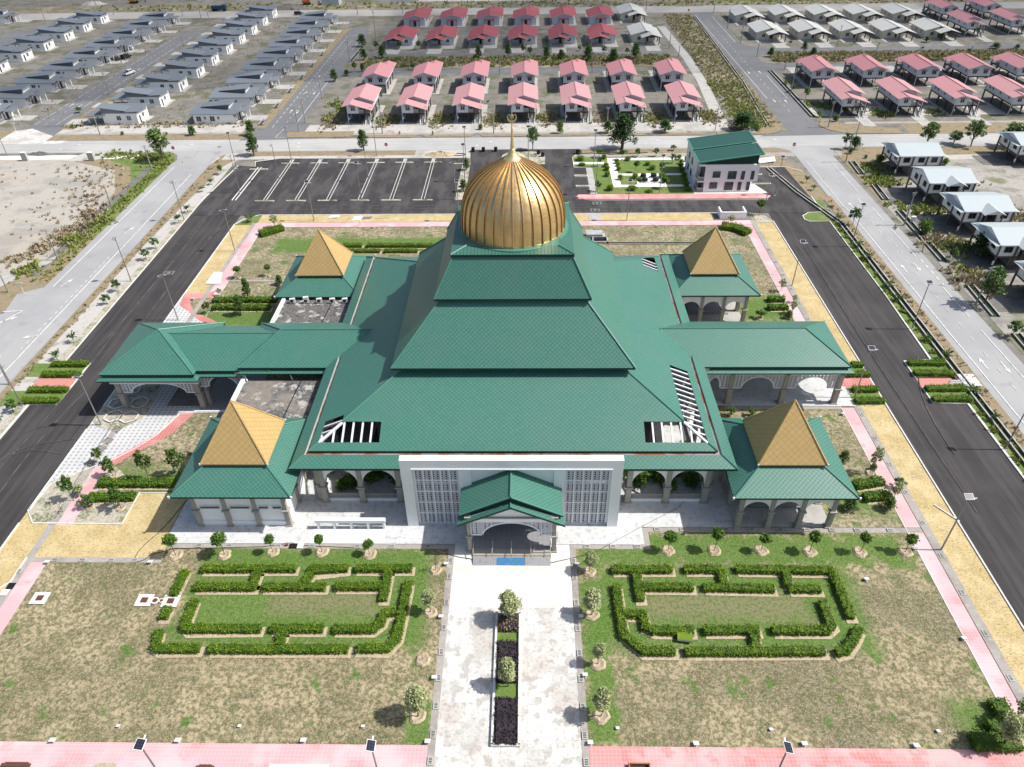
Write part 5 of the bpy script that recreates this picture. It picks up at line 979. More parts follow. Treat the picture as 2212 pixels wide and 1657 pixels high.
def mkStilt(label, kr='roof_pink', ground=False, group='pink-roofed stilt houses'):
    t = thing('stilt_house', label, 'house', 0, 0, 0, 0, group)
    mb = MB(); mb.box(0, 3.0, 0, 4.2, 2.75, 5.0, 'wall_lilac'); mb.box(0, 6.1, 4.2, 15.0, 2.75, 5.0, 'wall_lilac'); mb.face([(-.0, -.01, 5.0), (3.0, -.01, 4.95), (1.1, -.01, 5.55)], 'wall_lilac')
    mb.face([(6.1, 15.01, 5.0), (0, 15.01, 5.0), (3.0, 15.01, 6.1)], 'wall_lilac'); mb.face([(0, 4.19, 5.0), (6.1, 4.19, 4.8), (3.0, 4.19, 6.1)], 'wall_lilac'); mb.build('wall', t)
    mb = MB(); mb.box(-.05, 6.15, -.05, 15.05, 2.45, 2.75, 'timber_dark', 'column_grey'); mb.build('floor_beam', t)
    s_ = MB(); s_.box(-.12, .12, -.12, .12, 0, 2.45, 'timber_dark'); s0 = s_.build('stilt', t); first = True
    for x in (.15, 3.0, 5.95):
        for y in (.15, 5, 10, 14.85):
            q = s0 if first else s0.copy()
            if not first: S.collection.objects.link(q); q.parent = t
            q.location = (x, y, 0); first = False
    for x in (-.12, 6.22):
        for y in (.1, 14.9): mb = MB(); mb.box(x-.06, x+.06, y-.06, y+.06, .1, 4.95, 'white_trim'); mb.build('downpipe', t)
    mb = MB()
    mb.slab([(-1.3, -1.2, 4.98), (1.15, -1.2, 5.68), (1.15, 3.6, 5.68), (-1.3, 3.6, 4.98)], .14, kr, 'white_trim'); mb.slab([(1.15, -1.2, 5.68), (6.9, -1.2, 4.0), (6.9, 3.6, 4.0), (1.15, 3.6, 5.68)], .14, kr, 'white_trim')
    mb.bar((1.15, -1.2, 5.7), (1.15, 3.4, 5.7), .22, .06, kr); mb.build('porch_roof', t)
    mb = MB(); a = [(-1.3, 15.9, 5.0), (-1.3, 3.2, 5.0), (3.0, 3.2, 6.35), (3.0, 15.9, 6.35)]; mb.slab(a, .14, kr, 'white_trim'); mb.slab([(3.0, 15.9, 6.35), (3.0, 3.2, 6.35), (7.1, 3.2, 5.05), (7.1, 15.9, 5.05)], .14, kr, 'white_trim'); mb.bar((3.0, 3.2, 6.36), (3.0, 15.9, 6.36), .24, .07, kr); mb.build('roof', t)
    wnd(t, .95, 2.1, 3.45, 4.55, 0); awn(t, .7, 2.3, 4.7, 0, kr); 
    for x0 in (.75, 3.9): wnd(t, x0, x0+1.25, 3.45, 4.6, 15.0, 'x', 1); awn(t, x0-.25, x0+1.5, 4.75, 15.0, kr, 1)
    for y0 in (2.0, 6.5, 10.5, 12.2): wnd(t, y0, y0+.9, 3.5, 4.6, 0, 'y', -1); 
    for y0 in (7.5, 12.5): wnd(t, y0, y0+.9, 3.5, 4.6, 6.1, 'y', 1)
    mb = MB(); mb.bar((3.0, .1, 3.6), (4.6, .1, 3.6), .07, .07, 'white_metal')
    for i in range(9): mb.bar((3.1+.18*i, .1, 2.8), (3.1+.18*i, .1, 3.62), .05, .05, 'white_metal')
    mb.build('railing', t)
    for x, y in ((4.6, .1), (6.5, .2)): mb = MB(); mb.box(x-.1, x+.1, y-.1, y+.1, 0, 4.3, 'timber_dark'); mb.build('post', t)
    mb = MB()
    for i in range(10): mb.box(4.75, 5.95, 3.0-.36*i, 3.36-.36*i, 2.5-.26*i, 2.75-.26*i, 'concrete')
    mb.slab([(4.7, -1.4, .2), (4.82, -1.4, .2), (4.82, 3.3, 2.9), (4.7, 3.3, 2.9)], .35, 'white_trim'); mb.slab([(5.9, -1.4, .2), (6.02, -1.4, .2), (6.02, 3.3, 2.9), (5.9, 3.3, 2.9)], .35, 'white_trim'); st = mb.build('staircase', t)
    mb = MB(); mb.bar((4.75, -1.2, .9), (4.75, 3.0, 3.5), .06, .06, 'white_metal'); mb.bar((4.0, -1.3, .8), (4.75, -1.3, .9), .05, .05, 'white_metal'); mb.bar((5.97, -1.2, .9), (5.97, 3.0, 3.5), .06, .06, 'white_metal'); mb.build('handrail', st)
    mb = MB(); mb.box(3.4, 4.5, 4.1, 4.18, 2.75, 4.6, 'timber_dark'); mb.build('door', t)
    mb = MB(); mb.box(-1.1, 7.6, -.9, 16, 0, .1, 'concrete'); mb.box(-.1, 6.1, .1, 15, .1, .13, 'concrete_dark' if not ground else 'concrete'); mb.box(3.6, 7.0, -8.3, -.9, 0, .07, 'concrete'); mb.build('apron', t)
    mb = MB(); mb.box(.0, .28, -.2, -.1, 1.2, 1.8, 'white_metal'); mb.build('meter_box', t)
    if ground: mb = MB(); mb.box(.3, 5.9, 4.5, 14.9, .1, 2.45, 'brick_grey'); mb.build('ground_floor', t); wnd(t, 1.2, 2.3, .9, 1.9, 14.9, 'x', 1)
    return freeze(t)
PS = 'pink-roofed stilt house, '
pf = mkStilt(PS+'leftmost in the front row behind the far road', ground=False); pf.location = (-49.1, 202.9, 0)
xs = [-49.1, -34.05, -19.0, -3.9, 10.75, 25.5, 40.75]
for i, x in enumerate(xs[1:], 1): dup(pf, x, 202.9, 0, 0, PS+ORD[i]+' from the left in the front row behind the far road')
pb = mkStilt(PS+'leftmost in the second row with walled grey ground floor', 'roof_pink_dull', True); pb.location = (-42.95, 245.4, 0); pb.rotation_euler = (0, 0, pi)
pbo = mkStilt(PS+'second from the left in the second row, gable with two windows', 'roof_pink_dull'); pbo.location = (-27.9, 245.4, 0); pbo.rotation_euler = (0, 0, pi)
for i, x in enumerate([-13.0, 2.3, 17.3, 32.0, 46.9], 2): dup(pbo, x, 245.4, 0, pi, PS+ORD[i]+' from the left in the second row, gable with two windows')
for i, x in enumerate([86.3, 101.6, 116.8, 132.2]): dup(pf, x, 205.2+.1*i, 0, 0, PS+ORD[i]+' from the left in the front row of the far right estate')
for i, x in enumerate([92.5, 108.0, 124.2, 139.6, 154.4]): dup(pbo, x, 247.4+.3*i, 0, pi, PS+ORD[i]+' from the left in the second row of the far right estate')
for i, (x, y, r) in enumerate([(162.3, 295, 0), (179.8, 297.6, 0)]): dup(pbo, x, y, 0, r, PS+('left', 'right')[i]+' of the two near ones beside the cream cottages')
for i, (x, y, r) in enumerate([(170.5, 336, pi), (188.5, 338.5, pi)]): dup(pbo, x, y, 0, r, PS+('left', 'right')[i]+' of the two farthest ones at the top right')

def mkCot(label, kr, kw, flip=False, group='red-roofed cottages', rear='awning'):
    """single-storey cottage with side porch; flip mirrors it so the porch stands on the right"""
    t = thing('cottage', label, 'house', 0, 0, 0, 0, group)
    X = (lambda a: 9.2-a) if flip else (lambda a: a)
    def bx(mb, a, b, *r): mb.box(min(X(a), X(b)), max(X(a), X(b)), *r)
    def sl(mb, P, th, k, ku):
        P = [(X(p[0]), p[1], p[2]) for p in P]; mb.slab(P[::-1] if flip else P, th, k, ku)
    mb = MB(); bx(mb, 4.6, 9.2, 4.6, 17.5, 0, 2.7, kw); bx(mb, .6, 4.6, 6.2, 17.5, 0, 2.7, kw)
    for y, xa, xb, xm, zt in ((4.59, 4.6, 9.2, 4.7, 4.0), (17.51, .6, 9.2, 4.7, 4.0)): q = [(X(xa), y, 2.7), (X(xb), y, 2.7), (X(xm), y, zt)]; mb.face(q, kw)
    mb.build('wall', t)
    mb = MB(); sl(mb, [(-.8, -.9, 2.9), (3.0, -.9, 3.95), (3.0, 5.5, 3.95), (-.8, 5.5, 2.9)], .12, kr, 'white_trim'); sl(mb, [(3.0, -.9, 3.95), (6.7, -.9, 2.85), (6.7, 4.4, 2.85), (3.0, 4.4, 3.95)], .12, kr, 'white_trim')
    q = [(X(0), -.3, 2.85), (X(5.9), -.3, 2.85), (X(3.0), -.3, 3.7)]; mb.face(q, 'timber_dark'); mb.build('porch_roof', t)
    mb = MB(); sl(mb, [(-.8, 3.7, 2.85), (4.7, 3.7, 4.3), (4.7, 15.0, 4.3), (-.8, 15.0, 2.85)], .12, kr, 'white_trim'); sl(mb, [(4.7, 3.7, 4.3), (10.1, 3.7, 2.8), (10.1, 18.4, 2.8), (4.7, 18.4, 4.3)], .12, kr, 'white_trim'); sl(mb, [(.6, 15.0, 3.2), (4.7, 15.0, 4.3), (4.7, 18.4, 4.3), (.6, 18.4, 3.2)], .12, kr, 'white_trim')
    mb.bar((X(4.7), 3.7, 4.31), (X(4.7), 18.4, 4.31), .24, .07, kr); mb.build('roof', t)
    for x, y in ((.1, .2), (4.8, .2), (.1, 5.0)): mb = MB(); bx(mb, x-.15, x+.15, y-.15, y+.15, 0, 2.8, 'column_grey' if not flip else 'timber_mauve'); mb.build('column', t)
    def wx(a, b, *r): wnd(t, min(X(a), X(b)), max(X(a), X(b)), *r)
    wx(6.3, 7.5, 1.0, 2.1, 4.6); wx(1.6, 2.6, 1.2, 2.0, 6.2)
    mb = MB(); bx(mb, 3.2, 4.1, 6.1, 6.2, 0, 2.0, 'timber_dark'); mb.build('door', t)
    for y0 in (8, 12): wnd(t, y0, y0+.9, 1.1, 2.1, X(9.2), 'y', -1 if flip else 1); wnd(t, y0, y0+.9, 1.1, 2.1, X(.6), 'y', 1 if flip else -1)
    mb = MB(); bx(mb, 2.6, 6.8, 17.5, 19.2, 2.35, 2.43, kr); mb.build('rear_awning', t)
    for x in (2.8, 6.6): mb = MB(); bx(mb, x-.08, x+.08, 18.9, 19.1, 0, 2.35, 'timber_mauve'); mb.build('column', t)
    mb = MB(); bx(mb, 4.3, 5.3, 17.5, 17.58, 0, 2.0, 'timber_dark'); mb.build('rear_door', t)
    mb = MB(); bx(mb, -.6, 9.9, -1.0, 19.4, 0, .1, 'concrete'); bx(mb, .2, 5.4, -8, -1.0, 0, .08, 'concrete'); mb.build('apron', t)
    return freeze(t)
RC = 'red-roofed cottage, '
rc = mkCot(RC+'leftmost in the front row, dark posts under its porch', 'roof_red', 'wall_lilac'); rc.location = (-51.5, 286.0, 0)
for i, x in enumerate([-36.2, -20.8, -6.0, 8.8, 23.5], 1): dup(rc, x, 286.0, 0, 0, RC+ORD[i]+' from the left in the front row, porch gable to the front')
for i, x in enumerate([-40.5, -25.4, -10.4, 4.5, 19.6, 34.6]): dup(rc, x, 340.0, 0, pi, RC+ORD[i]+' from the left in the rear row, small awning over its door')
CC = 'cream-roofed cottage, '
cc_ = mkCot(CC+'nearer of the two at the right end of the red rows', 'roof_cream', 'wall_cream', True, 'cream-roofed cottages'); cc_.location = (39.2, 287.0, 0)
dup(cc_, 38.6, 324.0, 0, 0, CC+'farther of the two at the right end of the red rows')
for i, x in enumerate([85.4, 100.9, 116.1, 131.3, 147.0]): dup(cc_, x, 289.0, 0, 0, CC+ORD[i]+' from the left in the near row at the top right')
for i, x in enumerate([84.2, 100.0, 115.6, 131.0, 146.6]): dup(cc_, x, 318.0, 0, 0, CC+ORD[i]+' from the left in the far row at the top right')

def mkTeal(label, front=True, sides=True):
    t = thing('stilt_house', label, 'house', 0, 0, 0, 0, 'sky-blue roofed stilt houses')
    kr = 'roof_skyblue'
    mb = MB(); mb.box(.1, 9.3, .1, 8.8, 2.55, 4.9, 'wall_bungalow'); mb.face([(.08, 7.5, 4.9), (.08, 1.4, 4.9), (.08, 4.5, 6.1)], 'wall_bungalow'); mb.face([(9.32, 1.4, 4.9), (9.32, 7.5, 4.9), (9.32, 4.5, 6.1)], 'wall_bungalow'); mb.build('wall', t)
    mb = MB(); mb.box(0, 9.4, 0, 8.9, 2.3, 2.55, 'timber_mauve'); mb.build('floor_beam', t)
    for x in (0, 3.1, 6.2, 9.4):
        for y in (0, 4.4, 8.8):
            mb = MB(); mb.box(x-.13, x+.13, y-.13, y+.13, 0, 4.9, 'timber_mauve'); mb.build('stilt', t)
    mb = MB(); mb.box(3.4, 9.25, 1.2, 8.6, 0, 2.3, 'brick_grey'); mb.build('ground_floor', t); wnd(t, 7.2, 8.6, .9, 1.8, 1.2); mb = MB(); mb.box(5.0, 5.8, 1.15, 1.22, 0, 1.9, 'timber_dark'); mb.build('door', t)
    mb = MB(); mb.slab([(-.2, -.25, 4.85), (9.8, -.25, 4.85), (9.9, 4.4, 6.2), (-.1, 4.4, 6.2)], .12, kr, 'white_trim'); mb.slab([(9.8, 9.2, 4.85), (-.2, 9.2, 4.85), (-.1, 4.4, 6.2), (9.9, 4.4, 6.2)], .12, kr, 'white_trim'); mb.build('roof', t)
    for xa, xb, zz in (((-1.0, .0, 4.7),) if sides else ())+((9.6, 10.5, 4.7),):
        mb = MB(); P = [(xa, -.6, zz), (xb, -.5, zz+.1), (xb, 4.5, 5.75), (xb, 9.5, zz+.1), (xa, 9.6, zz)]; P2 = P if xa < xb and xa < 0 else P
        mb.face([(xa if xa < 0 else xb, -.3, 4.7), (.2 if xa < 0 else 9.4, -.25, 4.84), (.2 if xa < 0 else 9.4, 3.0, 5.6), (.2 if xa < 0 else 9.4, 6.0, 5.6), (.2 if xa < 0 else 9.4, 9.2, 4.84), (xa if xa < 0 else xb, 9.3, 4.7)], kr); mb.build('side_roof', t)
    for a in ((1.0, 2.4), (7.2, 8.5)): wnd(t, a[0], a[1], 3.3, 4.4, .1, kf='timber_mauve')
    for y0 in (1.4, 5.6): wnd(t, y0, y0+1.3, 3.3, 4.4, .1, 'y', -1, kf='timber_mauve')
    if front:
        mb = MB(); mb.slab([(2.9, -1.7, 4.75), (4.95, -1.9, 5.75), (4.95, 1.9, 5.75), (2.9, -.1, 4.8)], .1, kr, 'white_trim'); mb.slab([(4.95, -1.9, 5.75), (7.0, -1.7, 4.75), (7.0, -.1, 4.8), (4.95, 1.9, 5.75)], .1, kr, 'white_trim'); mb.face([(3.3, -1.5, 4.75), (6.6, -1.5, 4.75), (4.95, -1.5, 5.5)], 'wall_bungalow'); mb.build('dormer_roof', t)
        mb = MB(); mb.box(3.4, 6.5, -1.5, .1, 2.3, 2.5, 'timber_mauve'); bc = mb.build('balcony', t)
        mb = MB()
        for z in (2.95, 3.3): mb.bar((3.4, -1.5, z), (6.5, -1.5, z), .07, .07, 'timber_mauve'); mb.bar((3.4, -1.5, z), (3.4, 0, z), .07, .07, 'timber_mauve'); mb.bar((6.5, -1.5, z), (6.5, 0, z), .07, .07, 'timber_mauve')
        for x in (3.4, 6.5): mb.box(x-.1, x+.1, -1.6, -1.4, 2.3, 4.75, 'timber_mauve')
        mb.build('railing', bc); mb = MB(); mb.box(3.8, 6.2, .02, .09, 2.55, 4.5, 'glass_dark'); mb.build('balcony_door', t)
    else:
        wnd(t, 4.3, 5.6, 3.3, 4.4, .1, kf='timber_mauve')
        mb = MB(); mb.box(-1.4, .1, .4, 3.2, 2.3, 2.5, 'timber_mauve'); bc = mb.build('balcony', t); mb = MB(); mb.bar((-1.4, .4, 3.3), (-1.4, 3.2, 3.3), .07, .07, 'timber_mauve'); mb.bar((-1.4, .4, 3.3), (0, .4, 3.3), .07, .07, 'timber_mauve'); mb.build('railing', bc)
    mb = MB(); mb.box(-1.6, 9.2, -.5, 8.8, 0, .08, 'concrete_dark'); mb.box(-6.6, -1.6, .4, 6.5, 0, .1, 'concrete_dark'); mb.box(-.4, -.2, -.3, -.1, 1.0, 1.7, 'white_metal'); mb.build('apron', t)
    return freeze(t)
TS = 'sky-blue roofed stilt house, '
t1 = mkTeal(TS+'farthest in the right column, three front windows and side balcony', False); t1.location = (84.3, 162.6, 0)
t2 = mkTeal(TS+'second from the top in the right column, dormer over balcony', True, False); t2.location = (84.2, 147.2, 0)
t3 = mkTeal(TS+'third from the top in the right column, dormer over balcony'); t3.location = (84.9, 133.3, 0)
for x, y, lb in ( (84.6, 119.2, 'fourth from the top, cut by the right frame edge'), (84.8, 104.2, 'nearest in the right column, hidden past the frame edge'), (114.4, 168.8, 'behind the others at the right frame edge')): dup(t3, x, y, 0, 0, TS+lb)
# ------------------------------------------------------------------ trees and shrubs
def leafmesh(name, pts, sizes, keys, seed, par=None, up=.9):
    """pts: leaf centres; one bent quad per leaf, material picked from keys"""
    rr = random.Random(seed); V = []; F = []; MI = []
    for p in pts:
        s_ = rr.uniform(*sizes); n = Vector((rr.gauss(0, 1), rr.gauss(0, 1), rr.gauss(0, 1)+up)).normalized(); u = n.orthogonal().normalized(); w_ = n.cross(u); a = rr.uniform(0, 2*pi)
        e = (u*cos(a)+w_*sin(a))*s_; f = (w_*cos(a)-u*sin(a))*s_*.55; P = Vector(p); b = len(V)
        V += [tuple(P-e), tuple(P+f), tuple(P+e), tuple(P-f)]; F.append((b, b+1, b+2, b+3)); MI.append(rr.choices(range(len(keys)), [k[1] for k in keys])[0])
    me = bpy.data.meshes.new(name); me.from_pydata(V, [], F)
    for k in keys: me.materials.append(MATS[k[0]])
    me.polygons.foreach_set('material_index', MI)
    ob = bpy.data.objects.new(name, me); S.collection.objects.link(ob)
    if par is not None: ob.parent = par
    return ob
def crown_pts(rr, blobs, n):
    out = []; tot = sum(b[3]**2 for b in blobs)
    for (x, y, z, r) in blobs:
        for _ in range(int(n*r*r/tot)):
            d = Vector((rr.gauss(0, 1), rr.gauss(0, 1), rr.gauss(0, 1))).normalized()*r*(rr.random()**.33)*rr.uniform(.75, 1.12); out.append((x+d.x, y+d.y, z+d.z*.85))
    return out
# kind: (leaf keys, crown base z fraction, blob count, leaves, leaf size, trunk r, blob radius, spread)
KIND = dict(
 ball=([('leaf_green', 5), ('leaf_mid', 3), ('leaf_lime', 1)], .55, 9, 750, (.035, .06), .012, .16, .16),
 tall=([('leaf_mid', 5), ('leaf_green', 3), ('leaf_dark', 2)], .14, 22, 1300, (.022, .04), .02, .12, .20),
 dense=([('leaf_dark', 6), ('leaf_mid', 4)], .16, 26, 2200, (.020, .036), .03, .15, .24),
 open=([('leaf_mid', 5), ('leaf_green', 3), ('leaf_pale2', 2)], .34, 26, 1300, (.022, .042), .018, .10, .27),
 sapling=([('leaf_mid', 5), ('leaf_dark', 1), ('leaf_green', 4)], .40, 12, 420, (.035, .065), .012, .11, .24),
 palm=([('leaf_green', 4), ('leaf_mid', 4), ('leaf_dark', 2)], .45, 0, 0, (0, 0), .02, 0, .3),
 pale=([('leaf_pale', 6), ('leaf_pale2', 4)], .34, 18, 3600, (.022, .04), .016, .15, .20),
 flower=([('leaf_pale', 3), ('leaf_purple', 1), ('leaf_green', 3)], .35, 12, 420, (.03, .055), .012, .12, .2),
 bush=([('leaf_green', 5), ('leaf_mid', 4), ('leaf_lime', 1)], .05, 14, 1100, (.035, .065), .02, .24, .26),
 hedgebush=([('leaf_hedge', 6), ('leaf_hedge2', 3)], .05, 14, 1300, (.035, .06), .02, .26, .26),
 lime=([('leaf_lime', 6), ('leaf_green', 4)], .1, 8, 300, (.05, .09), .02, .2, .25),
 bare=([('weed_dry', 3), ('leaf_mid', 1)], .3, 6, 60, (.03, .05), .014, .14, .2))
def mk_tree(kind, seed):
    keys, cb_, nb, nl, ls, tr, br, sp = KIND[kind]; rr = random.Random(seed)
    nm = {'bush': 'bush', 'hedgebush': 'bush', 'lime': 'young_palm' if 0 else 'bush', 'palm': 'cycad', 'ball': 'young_tree', 'sapling': 'sapling', 'flower': 'sapling', 'bare': 'bare_sapling'}.get(kind, 'tree')
    t = thing(nm, kind, 'tree', 0, -500-seed*3, 0)
    mb = MB(); lean = (rr.uniform(-.04, .04), rr.uniform(-.04, .04)); zt = .75 if kind != 'ball' else .7
    mb.tube((0, 0, 0), (lean[0], lean[1], zt*.5), tr*1.2, tr, 'bark', 6); mb.tube((lean[0], lean[1], zt*.5), (lean[0]*1.6, lean[1]*1.6, zt), tr, tr*.4, 'bark', 5)
    blobs = []
    for i in range(nb):
        f = (i+.5)/nb; z = cb_+br*.7+(1-cb_-br*1.5)*f
        if kind in ('tall', 'dense'): w_ = sp*(1.15-.85*f)*rr.uniform(.4, 1.05)
        elif kind in ('ball',): w_ = sp*sin(pi*(.15+.7*f))*rr.uniform(.3, .9)
        else: w_ = sp*sin(pi*(.25+.6*f))*rr.uniform(.35, 1.15)
        a = i*2.4+rr.uniform(-.4, .4); x, y = w_*cos(a), w_*sin(a); r = br*rr.uniform(.7, 1.15)
        blobs.append((x, y, z, r))
        zs = max(.12, z-.18-.12*rr.random())
        mb.tube((lean[0]*zs, lean[1]*zs, min(zs, zt-.02)), (x*.9, y*.9, z), tr*.45, tr*.15, 'bark', 4, False)
    if kind == 'palm':
        pts = []
        for i in range(16):
            a = i*2.4; L_ = rr.uniform(.28, .42); el = rr.uniform(.15, 1.1)
            for j in range(14): q = j/13; pts.append((L_*q*cos(a)*cos(el*.4), L_*q*sin(a)*cos(el*.4), .45+L_*q*sin(el)*1.3-.35*q*q*L_))
        mb.build('trunk', t); leafmesh('crown', pts, (.05, .09), keys, seed, t)
        return freeze(t)
    mb.build('trunk', t)
    pts = crown_pts(rr, blobs, nl); leafmesh('crown', pts, ls, keys, seed+1, t)
    return freeze(t)
PT = {k: [mk_tree(k, 11*i+j*5+3) for j in range(3 if k in ('tall', 'sapling', 'ball', 'open', 'hedgebush', 'pale') else 2)] for i, k in enumerate(KIND)}
used_p = set(); trnd = random.Random(99)
ring_me = None
def tree(kind, x, y, h, wid, label, group=None, cat=None, ring=0.0, rcol='soil'):
    """h total height (m), wid crown width (m)"""
    protos = PT[kind]; p = protos[trnd.randrange(len(protos))]; sp = KIND[kind][7]+KIND[kind][6]*.9
    sx = wid*{'tall': 1.35, 'dense': 1.6, 'open': 1.2, 'sapling': 1.15, 'ball': 1.3, 'pale': 1.15}.get(kind, 1.0)/(2*sp) if kind != 'palm' else wid/.8; rz = trnd.uniform(0, 6.28)
    o = dup(p, x, y, 0, rz, label, (sx, sx, h), group)
    o['category'] = cat or ('bush' if kind in ('bush', 'hedgebush', 'lime') else 'tree')
    if group is None and 'group' in o: del o['group']
    if ring:
        ring *= .8
        mb = MB(); R2 = ring/sx; n = 14; rr = random.Random(int(x*7+y*3)); rad = [R2*rr.uniform(.85, 1.12) for _ in range(n)]
        P0 = [(r*cos(2*pi*i/n), r*sin(2*pi*i/n), .06/h) for i, r in enumerate(rad)]; P1 = [(r*.72*cos(2*pi*i/n), r*.72*sin(2*pi*i/n), .26/h) for i, r in enumerate(rad)]; P2 = [(r*.3*cos(2*pi*i/n), r*.3*sin(2*pi*i/n), .10/h) for i, r in enumerate(rad)]
        for i in range(n): j = (i+1) % n; mb.face([P0[i], P0[j], P1[j], P1[i]], rcol); mb.face([P1[i], P1[j], P2[j], P2[i]], rcol)
        mb.face(P2, 'soil'); mb.build('soil_ring', o)
    return o
def T(kind, i, j, bx_, by_, ty, wpx, label, group=None, ring=0.0, cat=None):
    x, y = gc(i, j, bx_, by_); h = hz(x, y, c(i, j, 0, ty)[1]); q = pix(x, y, h*.6)[2]; wd = wpx*.25023/q
    return tree(kind, x, y, max(.4, h), wd, label, group, cat, ring)
# standalone trees (photo grid positions of the foot, top and crown width)
T('open', 0, 0, 1410, 1390, 1095, 200, 'big open-crowned tree on the grassy corner of the vacant lot')
T('tall', 0, 0, 1665, 1168, 1082, 70, 'small dark tree at the foot of the concrete pole below the bungalow rows'); T('bush', 0, 0, 1060, 1166, 1132, 34, 'tiny green shrub on the brown verge left of the big open tree')
T('tall', 0, 0, 2170, 1170, 1035, 85, 'upper of two dark trees at the estate road mouth'); T('tall', 0, 0, 2195, 1345, 1130, 115, 'lower of two dark trees at the estate road mouth, beside the car park corner')
T('sapling', 0, 0, 685, 975, 922, 60, 'small tree between the estate road and the nearest left bungalow'); T('lime', 0, 0, 628, 1104, 1068, 42, 'bright shrub beside the person in teal at the corner')
T('tall', 1, 0, 930, 1303, 1108, 95, 'slim green tree on the verge right of the car park lamp'); T('tall', 1, 0, 918, 405, 290, 80, 'tree standing at the bend of the estate road, left of the red cottages'); T('tall', 1, 0, 935, 520, 415, 65, 'dark tree on the grass point between the estate roads')
T('tall', 1, 0, 1090, 505, 385, 78, 'dark tree before the leftmost red cottage porch'); T('sapling', 1, 0, 1040, 440, 350, 45, 'thin sapling left of the leftmost red cottage'); T('sapling', 1, 0, 1243, 430, 355, 45, 'thin sapling before the leftmost red cottage'); T('sapling', 1, 0, 1405, 430, 348, 55, 'sapling between the first and second red cottages')
T('tall', 1, 0, 1920, 508, 385, 60, 'dark tree before the third red cottage'); T('tall', 1, 0, 2175, 492, 362, 60, 'dark tree before the fourth red cottage'); T('sapling', 1, 0, 855, 625, 530, 50, 'sapling on the verge tip left of the second pink row'); T('tall', 1, 0, 785, 655, 600, 50, 'low tree at the left edge of the pink estate')
T('tall', 1, 0, 680, 705, 590, 65, 'tree beside the pole on the right of the estate road'); T('tall', 1, 0, 922, 622, 540, 42, 'tree behind the first pink house of the second row'); T('sapling', 1, 0, 1352, 605, 548, 45, 'sapling behind the second pink house of the second row'); T('sapling', 1, 0, 1085, 865, 800, 28, 'thin sapling in the yard between the first two pink houses'); T('palm', 1, 0, 2000, 902, 855, 36, 'small palm-like plant in the yard right of the third pink house')
for x, y, a, b in ((1240, 1166, 1130, 'first'), (1525, 1172, 1128, 'second')): T('lime', 1, 0, x, y, a, 24, b+' yellow-green young palm on the verge before the pink houses')
T('bush', 1, 0, 1937, 1122, 1070, 52, 'round green shrub at the driveway of the third pink house')
T('open', 2, 0, 178, 1298, 1080, 112, 'leafy tree right behind the dome finial'); T('bush', 2, 0, 415, 1155, 1035, 72, 'upright shrub before the fifth pink house'); T('tall', 2, 0, 825, 1150, 1035, 85, 'tree left of the tall dense dark tree'); T('dense', 2, 0, 948, 1288, 968, 190, 'tall dense dark tree between the far road and the annex garden')
T('tall', 2, 0, 1318, 1145, 1025, 115, 'bushy tree before the last pink house driveway'); T('dense', 2, 0, 1985, 1125, 960, 180, 'broad dense dark bush on the overgrown corner right of the pink houses'); T('bush', 2, 0, 2100, 1125, 1060, 110, 'low green shrub right of the broad dark bush')
for q, (x, b, a, wd) in enumerate([(100, 480, 375, 55), (152, 492, 400, 50), (297, 522, 390, 72), (422, 522, 422, 65), (580, 442, 395, 45), (655, 532, 388, 88), (790, 475, 390, 55), (872, 535, 415, 90), (990, 475, 410, 50), (1060, 512, 362, 88)]): T('tall' if wd > 60 else 'sapling', 2, 0, x, b, a, wd, ORD[q]+' tree from the left in the hedgerow before the red and cream cottages', 'trees before the red cottages')
for q, (x, b, a, wd) in enumerate([(20, 492, 405, 60), (190, 392, 350, 35), (308, 447, 350, 52), (385, 482, 405, 62), (740, 387, 357, 25), (955, 395, 368, 20), (1365, 367, 312, 55), (1490, 347, 285, 62), (1330, 432, 403, 35), (1500, 492, 455, 32), (1730, 457, 418, 42), (1960, 422, 368, 75), (2145, 424, 380, 52)]): T('tall' if wd > 50 else 'sapling', 3, 0, x, b, a, wd, ORD[q]+' small tree along the road behind the far right pink houses, counted left to right', 'trees along the far right road')
T('dense', 3, 0, 745, 1285, 1172, 82, 'compact dark tree at the right junction corner'); T('sapling', 3, 0, 668, 1290, 1140, 85, 'sparse sapling left of the compact dark tree at the junction'); T('bush', 3, 0, 705, 1330, 1270, 55, 'low shrub at the foot of the junction pole'); T('open', 3, 0, 1365, 1262, 1048, 165, 'open tree behind the top sky-blue roof'); T('open', 3, 0, 1600, 1245, 1130, 135, 'low open tree along the far road, second from the left on the right side'); T('open', 3, 0, 1748, 1265, 1030, 155, 'leaning taller tree along the far road right of the low open tree'); T('open', 3, 0, 2085, 1272, 1050, 200, 'broad tree by the far road near the right frame edge')
T('bush', 3, 0, 1520, 1425, 1360, 78, 'green bush right of the top sky-blue roofed house'); T('bush', 3, 0, 965, 1400, 1330, 110, 'weedy shrub left of the top sky-blue roofed house'); T('bush', 3, 0, 840, 1370, 1335, 34, 'small shrub on the pale track')
T('sapling', 3, 0, 320, 862, 748, 68, 'tree at the left of the far right pink front row'); T('sapling', 3, 0, 205, 800, 728, 52, 'yellowish sapling beside the left pole of the far right estate'); T('lime', 3, 0, 150, 740, 690, 40, 'small yellow-green shrub at the drain of the far right estate'); T('bush', 3, 0, 580, 1052, 982, 66, 'bright bush at the corner below the far right pink houses'); T('lime', 3, 0, 440, 1012, 950, 62, 'yellow-green shrub left of the bright corner bush'); T('lime', 3, 0, 985, 1012, 982, 34, 'tiny yellow shrub between the first two far right pink houses')
